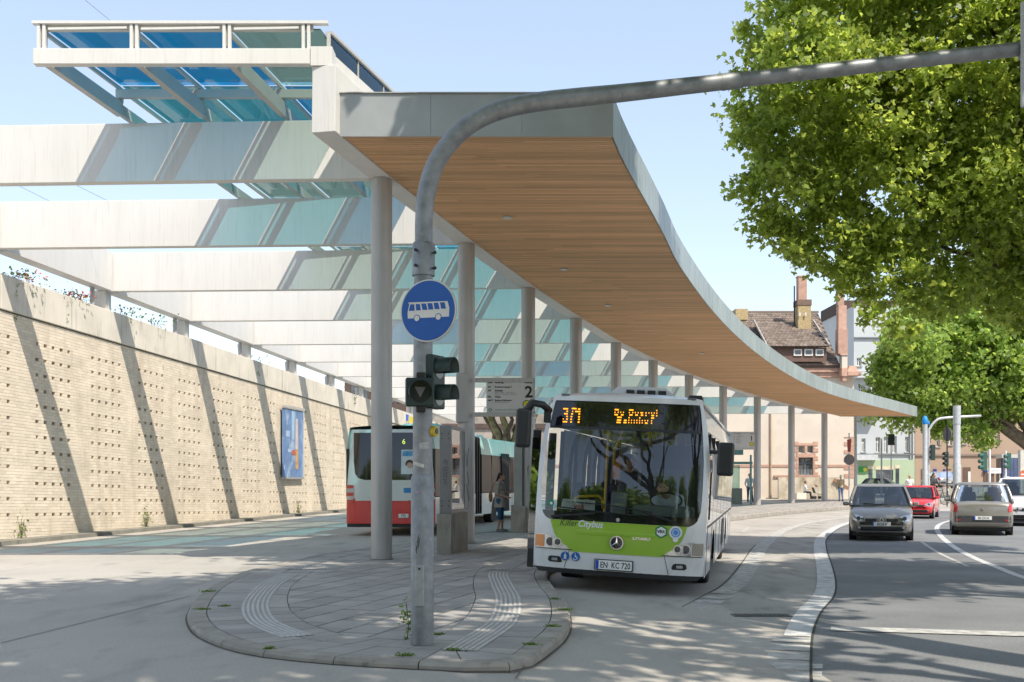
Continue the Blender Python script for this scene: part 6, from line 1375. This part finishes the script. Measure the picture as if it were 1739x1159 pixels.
for i, (px, py, r, n, hang, fl) in enumerate(((25, 478, .18, 70, 1.1, 0), (52, 482, .25, 60, 0, 40), (110, 498, .2, 60, .7, 0), (140, 506, .22, 50, 0, 60), (215, 528, .3, 70, .0, 6), (270, 548, .35, 80, 0, 0), (437, 620, .25, 50, .6, 0), (600, 674, .3, 40, .5, 0))):
    q = 16.66 / (1159.5 - px); v = Vector((xwall(FPX * q), FPX * q, 7.46 - .0255 * FPX * q)) + WN * -.1
    plant(v, r, n, ['trailing green creeper at the left end of the wall top', 'orange flowering plant on the wall top at the far left', 'small creeper hanging over the coping near the orange flowers', 'orange and green plant left of the first girder bearing', 'wiry plant with few flowers right of the first girder bearing', 'grey-green shrub left of the second girder bearing', 'small green creeper halfway along the wall top', 'creeper hanging at the far end of the wall top'][i], hang=hang, size=.07, flowers=fl)
for i, (px, py, h) in enumerate(((33, 905, .5), (245, 890, .55), (505, 874, .5))):
    q = 16.66 / (1159.5 - px); v = Vector((xwall(FPX * q), FPX * q, .24)) + WN * .06; o = empty('weed', v, label=['small weed at the wall foot at the far left', 'tallest weed at the foot of the brick wall', 'weed at the wall foot below the blue banner'][i], cat='weed')
    m = MB()
    for j in range(5): m.tube([(0, 0, 0), (random.uniform(-.1, .1), random.uniform(-.15, .15), h * random.uniform(.6, 1))], .006, 4)
    m.build('stems', bark_m, o); leaves('foliage', rng.normal(size=(60, 3)) * np.array([.08, .12, h * .3]) + np.array([0, 0, h * .5]), .06, grass_m, o)
WEED = [(692, 1086, .17, .34, 'upright leafy weed at the left foot of the mast'), (688, 1114, .10, .05, 'grass tuft on the kerb in front of the mast'), (745, 1078, .07, .03, 'tiny weed right of the mast foot'), (957, 1036, .12, .04, 'moss tuft on the right side kerb'), (942, 1018, .07, .03, 'small moss patch above the right kerb'), (938, 1064, .09, .03, 'moss by the right kerb joint'), (903, 1095, .08, .03, 'moss at the right front kerb corner'), (355, 1005, .14, .05, 'longest moss strip on the left kerb'), (345, 1035, .10, .03, 'moss at the left tip of the kerb'), (380, 1030, .08, .03, 'moss in the left paving joint'), (457, 1102, .06, .03, 'small moss spot on the front kerb'), (770, 1104, .09, .02, 'moss at the end of the tactile strip')]
for px, py, r, h, lab in WEED:
    v = gr(px, py, PZ); o = empty('weed', v, label=lab, cat='weed'); n = 160 if h < .1 else 60
    C = rng.normal(size=(n, 3)) * np.array([r * .42, r * .28, h * .2]) + np.array([0, 0, h * .1])
    if h > .1: C = rng.normal(size=(n, 3)) * np.array([.035, .035, .1]) + np.array([0, 0, .17])
    C[:, 2] = np.clip(C[:, 2], .003, 9); leaves('foliage', C, .018 if h < .1 else .04, grass_m, o)
    if h > .1: MB().tube([(0, 0, 0), (.01, 0, .15), (-.01, 0, .34)], .005, 5).build('stem', bark_m, o)
# ------------------------------------------------------------ station house
cream = M('cream_render', (.64, .56, .47), .85, var=.06, scale=.7, bump=.15, bscale=20, dirt=((.50, .43, .35), .8, .55, .85, (1, 1, .5)))
pink = M('pink_sandstone', (.47, .29, .22), .85, var=.15, scale=3, island=.12)
tile_m = M('roof_tile', (.20, .155, .125), .85, var=.15, scale=2, island=.25)
winglass = M('window_pane', (.06, .075, .085), .08, var=.5, scale=.8, coat=.6)
wframe = M('window_frame_white', (.66, .65, .62), .6)
HQ = .0441; HYY = FPX * HQ
def hx_(px, q=HQ): return (px - CX) * q
def hz_(py, q=HQ): return CAMZ + (HY - py) * q
house = empty('station_house', (0, 0, 0), label='old cream station house with pink stone trim, brown tiled roof and chimneys', cat='building')
def hb(nm, px0, px1, pa, pb_, d0, d1, mat, q=HQ, par=None, bevel=0, base=None): return MB().bb((hx_(px0, q), FPX * q + d0, hz_(pb_, q) if base is None else base), (hx_(px1, q), FPX * q + d1, hz_(pa, q))).build(nm, mat, par or house, bevel=bevel)
XL, XR = hx_(930), hx_(1450)
# facade with openings: strips around the big window
def facade(par, x0, x1, z0, z1, y, th, holes, mat):
    xs = sorted({x0, x1, *[h[0] for h in holes], *[h[1] for h in holes]}); zs_ = sorted({z0, z1, *[h[2] for h in holes], *[h[3] for h in holes]}); m = MB()
    for a, b in zip(xs, xs[1:]):
        for c, d in zip(zs_, zs_[1:]):
            if any(h[0] <= a and b <= h[1] and h[2] <= c and d <= h[3] for h in holes): continue
            m.add([(a, y, c), (b, y, c), (b, y, d), (a, y, d)], [(0, 1, 2, 3)])
    for h in holes: m.add([(h[0], y, h[2]), (h[1], y, h[2]), (h[1], y, h[3]), (h[0], y, h[3]), (h[0], y + th, h[2]), (h[1], y + th, h[2]), (h[1], y + th, h[3]), (h[0], y + th, h[3])], [(0, 4, 5, 1), (1, 5, 6, 2), (2, 6, 7, 3), (3, 7, 4, 0)])
    return m.build('wall', mat, par)
def window(par, x0, x1, z0, z1, y, mull=1, trans=0, frame=.07, curtains=False, fm=None):
    f = MB().bb((x0, y, z0), (x0 + frame, y + .08, z1)); f.bb((x1 - frame, y, z0), (x1, y + .08, z1)); f.bb((x0 + frame, y, z0), (x1 - frame, y + .08, z0 + frame)); f.bb((x0 + frame, y, z1 - frame), (x1 - frame, y + .08, z1))
    for i in range(mull): xm = x0 + (x1 - x0) * (i + 1) / (mull + 1); f.bb((xm - frame / 2, y - .005, z0 + frame), (xm + frame / 2, y + .075, z1 - frame))
    for i in range(trans): zm = z0 + (z1 - z0) * (.68 - .3 * i); f.bb((x0 + frame, y - .008, zm - frame / 2), (x1 - frame, y + .07, zm + frame / 2))
    o = f.build('window', fm or wframe, par); n = mull + 1
    for i in range(n):
        a = x0 + (x1 - x0) * i / n + frame * .5; b = x0 + (x1 - x0) * (i + 1) / n - frame * .5; MB().add([(a, y + .05, z0 + .02), (b, y + .05, z0 + .02), (b, y + .05, z1 - .02), (a, y + .05, z1 - .02)], [(0, 1, 2, 3)]).build('pane', winglass, o)
    return o
wx0, wx1, wz0, wz1 = hx_(1356), hx_(1381), hz_(807), hz_(777.5); ux0, ux1, u2, u3, uz0, uz1 = hx_(1355.5), hx_(1366), hx_(1371), hx_(1382), hz_(770), hz_(757)
zev = hz_(640)
facade(house, XL, XR, PZ - .1, zev, HYY, .35, [(wx0, wx1, wz0, wz1), (ux0, ux1, uz0, uz1), (u2, u3, uz0, uz1)], cream)
window(house, wx0, wx1, wz0, wz1, HYY + .25, 1, 1, .09, fm=M('blue_frame', (.10, .13, .17), .5)); window(house, ux0, ux1, uz0, uz1, HYY + .25, 0); window(house, u2, u3, uz0, uz1, HYY + .25, 0)
for i in range(9): MB().bb((wx0 + .08 + i * .11, HYY - .05, wz0), (wx0 + .10 + i * .11, HYY - .03, wz0 + .42)).build('rail_bar', M('rail_grey', (.4, .42, .44), .5), house)
random.seed(3)
def quoins(xa, side, z0, z1, w0=.18, w1=.42):
    z = z0; i = 0
    while z < z1 - .05:
        w_ = w0 if i % 2 else w1; MB().bb((xa, HYY - .04, z + .01), (xa + side * w_, HYY - .002, min(z + .30, z1) - .01)).build('quoin_stone', pink, house); z += .30; i += 1
quoins(wx0, -1, wz0 - .1, uz1 + .3); quoins(wx1 + .0, 1, wz0 - .1, uz1 + .3, .14, .36)
hb('lintel', 1350, 1389, 753, 757, -.06, -.003, pink); hb('lintel', 1354, 1385, 770.5, 777, -.05, -.003, pink); hb('mullion', 1366.5, 1370.5, 757.5, 770, -.05, -.003, pink)
for a, b in ((932, 1350), (1390, 1440)): hb('string_course', a, b, 789.5, 793.5, -.05, -.003, pink)
quoins(XR + .02, -1, hz_(812), hz_(742), .35, .75); 
hb('plinth_band', 1314, 1392, 807.5, 811, -.12, -.003, pink); hb('low_wall', 1316, 1420, 811, 852, -1.2, -.9, M('stained_render', (.52, .46, .36), .9, var=.2, scale=2, dirt=((.25, .20, .12), 2, .5, .7, (1, 1, .4))), base=PZ)
MB().bar((hx_(1408), HYY - 1.3, hz_(815)), (hx_(1432), HYY - 1.3, hz_(830)), .1, .25).build('stair_cheek', M('stair_brown', (.28, .15, .09), .8), house)
MB().tube([(hx_(1308.5), HYY - .1, PZ), (hx_(1308.5), HYY - .1, zev)], .06, 8).build('downpipe', M('pipe_tan', (.45, .32, .2), .6), house)
hb('cornice', 1230, 1428, 626, 633, -.35, .1, pink); hb('cornice', 1230, 1428, 633.5, 641, -.18, .1, pink); hb('frieze', 1232, 1426, 618, 625.5, -.45, .1, M('gutter_brown', (.14, .09, .07), .7))
# side wall and roof planes
MB().add([(XR, HYY, PZ - .1), (XR, HYY + 14, PZ - .1), (XR, HYY + 14, zev), (XR, HYY, zev)], [(0, 1, 2, 3)]).build('side_wall', cream, house)
RZ0, RZ1 = hz_(622), hz_(532, .047); ry0, ry1 = HYY - .5, .047 * FPX; rx0, rx1 = hx_(1100), hx_(1424)
MB().add([(rx0, ry0, RZ0 - .08), (rx1, ry0, RZ0 - .08), (rx1, ry1, RZ1 - .08), (rx0, ry1, RZ1 - .08), (rx0, ry1 + 6, RZ0), (rx1, ry1 + 6, RZ0)], [(0, 1, 2, 3), (3, 2, 5, 4)]).build('roof', M('roof_under', (.08, .055, .045), .9), house)
tl = MB(); nr = 26
def tiles(tl, x0, x1, P0, P1, nr, tw=.30):
    dy, dz = P1[0] - P0[0], P1[1] - P0[1]; L = math.hypot(dy, dz); ny, nz = -dz / L, dy / L
    for r in range(nr):
        t0, t1 = r / nr, (r + 1.12) / nr; a0 = (P0[0] + dy * t0 + ny * .07, P0[1] + dz * t0 + nz * .07); a1 = (P0[0] + dy * t1 + ny * .015, P0[1] + dz * t1 + nz * .015); x = x0 + (tw / 2 if r % 2 else 0)
        while x < x1 - tw:
            xm = x + tw / 2; h = random.uniform(-.008, .008); tl.add([(x + .01, a0[0], a0[1] + h), (xm, a0[0], a0[1] + .03 + h), (x + tw - .01, a0[0], a0[1] + h), (x + tw - .01, a1[0], a1[1] + h), (xm, a1[0], a1[1] + .03 + h), (x + .01, a1[0], a1[1] + h), (x + .01, a0[0], a0[1] - .04), (x + tw - .01, a0[0], a0[1] - .04)], [(0, 1, 4, 5), (1, 2, 3, 4), (6, 7, 2, 1, 0)]); x += tw
tiles(tl, hx_(1215), rx1, (ry0, RZ0), (ry1, RZ1), 24)
tag(tl.build('roof_tiles', tile_m, house), kind='stuff')
MB().bb((rx0, ry1 - .12, RZ1 + .0), (rx1, ry1 + .12, RZ1 + .16)).build('ridge_tiles', tile_m, house)
# shed dormer with three small windows
dq = .0438; dx0, dx1 = hx_(1303, dq), hx_(1403, dq); dzt, dzb = hz_(591, dq), hz_(608, dq); dyy = dq * FPX - .1
MB().bb((dx0, dyy + .0, dzb - .3), (dx1, dyy + .1, dzt)).build('dormer_wall', M('dormer_brown', (.14, .085, .065), .8), house)
for a, b in ((1347, 1361), (1365, 1379.5), (1384, 1398)): window(house, hx_(a, dq), hx_(b, dq), hz_(605, dq), hz_(593.5, dq), dyy - .09, 0, frame=.09)
t3 = MB(); dry = ry0 + (ry1 - ry0) * .66; drz = RZ0 + (RZ1 - RZ0) * .66 + .15; tiles(t3, dx0 - .1, dx1 + .1, (dyy - .35, dzt + .05), (dry, drz + .45), 14); tag(t3.build('dormer_tiles', tile_m, house), kind='stuff')
MB().add([(dx0 - .1, dyy - .35, dzt - .02), (dx1 + .1, dyy - .35, dzt - .02), (dx1 + .1, dry, drz + .4), (dx0 - .1, dry, drz + .4)], [(0, 1, 2, 3)]).build('dormer_roof', MATS['roof_under'], house)
for x in (dx0 - .12, dx1 + .12): MB().bar((x, dyy - .35, dzt + .12), (x, dry, drz + .6), .10, .16).build('verge_board', M('verge_lead', (.35, .33, .31), .6), house)
# chimneys
cq = .0455; cy_ = cq * FPX
def ch(nm, px0, px1, pa, pb_, mat, d=1.0, g=0.): return MB().bb((hx_(px0, cq), cy_ - d / 2 - g, hz_(pb_, cq)), (hx_(px1, cq), cy_ + d / 2 + g, hz_(pa, cq))).build(nm, mat, house, bevel=.02)
ybr = M('yellow_brick', (.42, .32, .17), .85, var=.3, scale=9)
ch('chimney', 1352, 1374, 521, 566, ybr, 1.2); ch('chimney_collar', 1350.5, 1375, 511, 521, M('brown_brick', (.18, .12, .09), .85, var=.2, scale=9), 1.3); ch('chimney_shaft', 1354, 1368.5, 472, 511, pink, .7); ch('chimney_cap', 1353, 1369.5, 469.5, 472, pink, .8)
for a in (1357, 1367): hb('chimney_slot', a, a + 3, 531, 536.5, 0, .03, MATS['terrace_white'], q=cq - .0004)
MB().tube([(hx_(1349, cq), cy_, hz_(560, cq)), (hx_(1349, cq), cy_, hz_(486, cq))], .05, 6).build('aerial', rub_m, house)
ch('chimney', 1247, 1268, 526, 545, ybr, 1.0)
# pink stone gable pillar with finial
gq = .0438
def gp(nm, px0, px1, pa, pb_, d=.5, mat=None, taper=1.): x0, x1 = hx_(px0, gq), hx_(px1, gq); za, zb_ = hz_(pb_, gq), hz_(pa, gq); return MB().box(((x0 + x1) / 2, gq * FPX, (za + zb_) / 2), (x1 - x0, d, zb_ - za), taper=taper).build(nm, mat or pink, house, bevel=.015)
gp('gable_pillar', 1421, 1437, 560, 602, .8); gp('gable_cap', 1424, 1438, 590, 604, .9, taper=.05); gp('gable_shaft', 1422, 1436, 520, 560, .6); gp('gable_shaft', 1421, 1432, 494, 520, .5); gp('gable_pillar', 1427.5, 1437, 604, 626, .7, cream); gp('gable_bracket', 1427, 1437, 626, 640, .8); gp('gable_bracket', 1429, 1436, 640, 648, .6, taper=1)
gp('gable_finial', 1421, 1431, 486, 494, .5, taper=.7); gp('gable_stem', 1424.5, 1428.5, 482, 486, .25); o = MB().sph((hx_(1426.5, gq), gq * FPX, hz_(480.5, gq)), .13, 10, 8).build('gable_ball', pink, house, smooth=True)
gp('eave_block', 1437, 1460, 632, 639, .9); gp('eave_block', 1437, 1456, 622, 632, .7, taper=.6)
# ------------------------------------------------------------ apartment houses
def block(name, label, px0, px1, ptop, q, mat, wins, depth=12, z0=.0, pv=0):
    o = empty(name, (0, 0, 0), label=label, cat='building'); y = FPX * q; x0, x1 = hx_(px0, q), hx_(px1, q); zt = hz_(ptop, q)
    facade(o, x0, x1, z0, zt, y, .3, [(hx_(a, q), hx_(b, q), hz_(d, q), hz_(c, q)) for a, b, c, d in wins], mat)
    MB().add([(x0, y, z0), (x0, y + depth, z0), (x0, y + depth, zt), (x0, y, zt), (x1, y, z0), (x1, y + depth, z0), (x1, y + depth, zt), (x1, y, zt)], [(0, 3, 2, 1), (4, 5, 6, 7), (3, 7, 6, 2)]).build('side_wall', mat, o)
    for a, b, c, d in wins: 
        w_ = window(o, hx_(a, q), hx_(b, q), hz_(d, q), hz_(c, q), y + .2, 1 if b - a > 6 else 0, 1, .1); MB().bb((hx_(a, q) - .08, y - .12, hz_(d, q) - .1), (hx_(b, q) + .08, y - .002, hz_(d, q) - .01)).build('sill', MATS['verge_lead'], w_)
    return o
wm = M('pale_blue_render', (.52, .55, .56), .85, var=.05, scale=.3)
q = .0595; ap = block('apartment_house', 'tall pale grey apartment house with balconies above a green shop front', 1450, 1553, 520, q, wm, [(1458, 1467, 655, 672), (1500, 1507.5, 608, 628), (1528, 1536, 605, 625), (1487, 1495, 743, 769), (1501, 1508, 742, 770), (1515, 1523, 741, 770), (1498, 1506, 671, 698), (1515, 1523, 671, 698), (1537, 1544, 742, 768), (1455, 1463, 608, 622), (1478, 1483, 607, 628), (1463, 1470, 745, 768)])
y = FPX * q
gs = M('green_render', (.40, .50, .34), .8, var=.04)
MB().bb((hx_(1453, q), y - .15, .0), (hx_(1552.5, q), y - .003, hz_(781, q))).build('shop_front', gs, ap)
for a, b, c, d in ((1487, 1516, 798, 816), (1520, 1526, 796, 830), (1474, 1481, 797, 812)):
    w_ = MB().bb((hx_(a, q), y - .17, hz_(d, q)), (hx_(b, q), y - .152, hz_(c, q))).build('shop_window', winglass, ap); MB().bb((hx_(a, q) - .1, y - .19, hz_(c, q)), (hx_(b, q) + .1, y - .153, hz_(c, q) + .35)).build('shop_fascia', M('cream_sign', (.62, .55, .40), .6), w_)
sg_ = MB().bb((hx_(1458, q), y - .3, hz_(803, q)), (hx_(1471, q), y - .16, hz_(793, q))).build('shop_sign', M('sign_green', (.03, .33, .07), .4), ap); disc(hx_(1467.5, q), hz_(798, q), .2, lambda u, z: y - .3, .01, 14).build('sign_sun', M('sign_yellow', (.7, .6, .05), .4), sg_)
for pa in (773, 700, 634): MB().bb((hx_(1450, q), y - 1.0, hz_(pa + 9, q)), (hx_(1486, q), y - .003, hz_(pa, q) )).build('balcony', M('balcony_pale', (.55, .57, .58), .8), ap)
for pa in (575, 634, 773): MB().bb((hx_(1450, q), y - .2, hz_(pa, q)), (hx_(1552, q), y - .004, hz_(pa - 2, q))).build('string_course', M('slate_trim', (.20, .21, .24), .7), ap)
for px in (1545, 1549): MB().bb((hx_(px, q), y - .2, hz_(780, q)), (hx_(px + 1.5, q), y - .005, hz_(560, q))).build('downpipe', galv_l, ap)
MB().bb((hx_(1448, q), y + 4, hz_(520, q)), (hx_(1553, q), y + 12, hz_(500, q))).build('roof', MATS['roof_under'], ap)
q = .062; W_tan = [(1590, 1596, 742, 759), (1610, 1617, 740, 756), (1634, 1640, 740, 754), (1655, 1661, 738, 752), (1676, 1685, 726, 752), (1694, 1698, 738, 752), (1590, 1596, 700, 718), (1610, 1617, 700, 718), (1634, 1640, 700, 716), (1655, 1661, 700, 716), (1600, 1607, 640, 662), (1640, 1648, 640, 662), (1690, 1700, 640, 662), (1715, 1725, 640, 662), (1600, 1607, 590, 610), (1690, 1700, 590, 610)]
tb = block('corner_house', 'brown rendered corner house behind the traffic lights and the bright tree', 1554, 1760, 560, q, M('tan_render', (.40, .29, .215), .85, var=.05, scale=.3), W_tan); y = FPX * q
MB().bb((hx_(1554, q), y - .15, hz_(775, q)), (hx_(1725, q), y - .003, hz_(772, q))).build('string_course', M('tan_trim', (.22, .17, .14), .8), tb)
for a, b, c in ((1564, 1572, 797), (1635, 1648, 794), (1670, 1675, 795), (1676, 1688, 800)): MB().bb((hx_(a, q), y - .05, 0), (hx_(b, q), y - .003, hz_(c, q))).build('door', M('door_brown', (.13, .08, .06), .6), tb)
MB().bb((hx_(1643.5, q), y - .08, 0), (hx_(1648, q), y - .055, hz_(801, q))).build('white_panel', wframe, tb)
for a, b in ((1584, 1589), (1601, 1604), (1670, 1674), (1684, 1690)): MB().bb((hx_(a, q), y - .3, hz_(802, q)), (hx_(b, q), y - .1, hz_(797, q))).build('blue_awning', M('awning_blue', (.01, .03, .28), .6), tb)
MB().bb((hx_(1608, q), y - .1, hz_(797, q)), (hx_(1616, q), y - .003, hz_(788, q))).build('wall_notice', M('notice_tan', (.36, .28, .17), .6), tb)
q = .058; gb = empty('glass_kiosk', (hx_(1718, q), FPX * q, 0), label='dark blue glass shop corner under the brown house at the right', cat='kiosk')
for i in range(5): MB().bb((-.85 + i * .36, 0, .1), (-.52 + i * .36, .2, hz_(778, q))).build('glass_panel', M('blue_glass_panel', (.03, .06, .16), .08, coat=.6, var=.5, scale=1), gb)
MB().bb((-.95, .0, hz_(778, q)), (1.0, 1.5, hz_(772, q))).build('canopy', steel_d, gb); MB().bb((-.9, .25, 0), (.95, 1.5, hz_(779, q))).build('core', navy, gb)
o = empty('white_column', (hx_(1742, .05), FPX * .05, 0), label='white rendered wall end at the right edge behind the white car', cat='wall'); MB().bb((-.45, 0, 0), (2.0, .5, hz_(765, .05))).build('wall_block', wframe, o); 
o = empty('stop_roundel_sign', (hx_(1738, .045), FPX * .045, 0), label='orange and white round road sign cut by the right edge', cat='sign'); zc_ = hz_(806, .045); MB().tube([(0, -.06, zc_), (0, -.03, zc_)], .32, 24).build('disc', M('sign_orange', (.55, .13, .05), .5), o); MB().bb((-.2, -.07, zc_ - .05), (.25, -.062, zc_ + .05)).build('bar', white_m, o); MB().tube([(0, 0, 0), (0, 0, zc_ + .3)], .04, 8).build('post', galv_l, o)
# ------------------------------------------------------------ behind the wall and under the canopy's far end
dbr = M('dark_brick', (.10, .07, .06), .9, var=.2, scale=2)
q = .055; wz_ = empty('brick_shed', (0, 0, 0), label='dark brick building glimpsed over the far end of the wall', cat='building'); MB().bb((hx_(585, q), FPX * q, 0), (hx_(700, q), FPX * q + 6, hz_(650, q))).build('wall', dbr, wz_)
for i in range(10): MB().bb((hx_(596, q) + i * .62, FPX * q - .06, hz_(684, q)), (hx_(596, q) + .32 + i * .62, FPX * q - .002, hz_(656, q))).build('window', winglass, wz_)
q = .053; sw = empty('stone_building', (0, 0, 0), label='pale grey stone building seen between the columns behind the red bus', cat='building')
MB().bb((hx_(690, q), FPX * q, 0), (hx_(975, q), FPX * q + 8, hz_(690, q))).build('wall', M('grey_stone', (.34, .30, .26), .9, var=.2, scale=.5, dirt=((.2, .17, .15), 1.5, .5, .7, (1, 1, 1))), sw)
MB().bb((hx_(690, q), FPX * q - .2, hz_(728, q)), (hx_(975, q), FPX * q - .002, hz_(720, q))).build('string_course', dbr, sw)
for a in range(700, 960, 34): MB().bb((hx_(a, q), FPX * q - .05, hz_(775, q)), (hx_(a + 14, q), FPX * q - .003, hz_(740, q))).build('window', winglass, sw)
bt = at(865, 812, .040); tr = [((bt.x + a, bt.y + b, c), r_) for a, b, c, r_ in ((-1.2, 0, 7.2, 1.2), (1, .5, 7.6, 1.3), (0, -.5, 8.2, 1.4), (2, 0, 7.0, .9), (-2.2, .3, 7.8, 1.))]
tk = tree((bt.x, bt.y, 0), 3.0, tr, 'plane tree with pale mottled trunk behind the stop 2 board', leaf_b, .28, 8, .5, clump=.6, per=14, limbs=5)
m = MB()
for a, b in (((-.1, 0, 2.4), (-1.5, 0, 6.4)), ((.0, 0, 2.4), (-.5, 0, 6.6)), ((.1, 0, 2.4), (.7, 0, 6.5)), ((.15, 0, 2.2), (1.8, .2, 6.2))): limb(m, a, b, .3, .18, .12)
m.build('bough', M('mottled_bark', (.22, .21, .12), .9, var=.5, scale=3), tk, smooth=True)
fl = at(680, 690, .034); fo = empty('flag_string', fl, label='string of small coloured flags hung above the wall behind the first column', cat='flags')
P = [Vector((-1.2 + i * .24, i * .5, .25 - .28 * i * .4)) for i in range(11)]; MB().tube(P, .01, 5).build('cord', rub_m, fo)
for i, c in enumerate(((.05, .1, .4), (.7, .03, .03), (.75, .75, .7), (.7, .05, .04), (.5, .6, .05), (.05, .15, .5), (.6, .5, .05), (.75, .75, .7))):
    p = P[i]; MB().add([(p.x, p.y, p.z), (p.x + .24, p.y + .2, p.z - .05), (p.x + .22, p.y + .2, p.z - .42), (p.x - .02, p.y, p.z - .38)], [(0, 1, 2, 3)]).build('flag', M('flag_%d' % i, c, .7, var=0), fo)
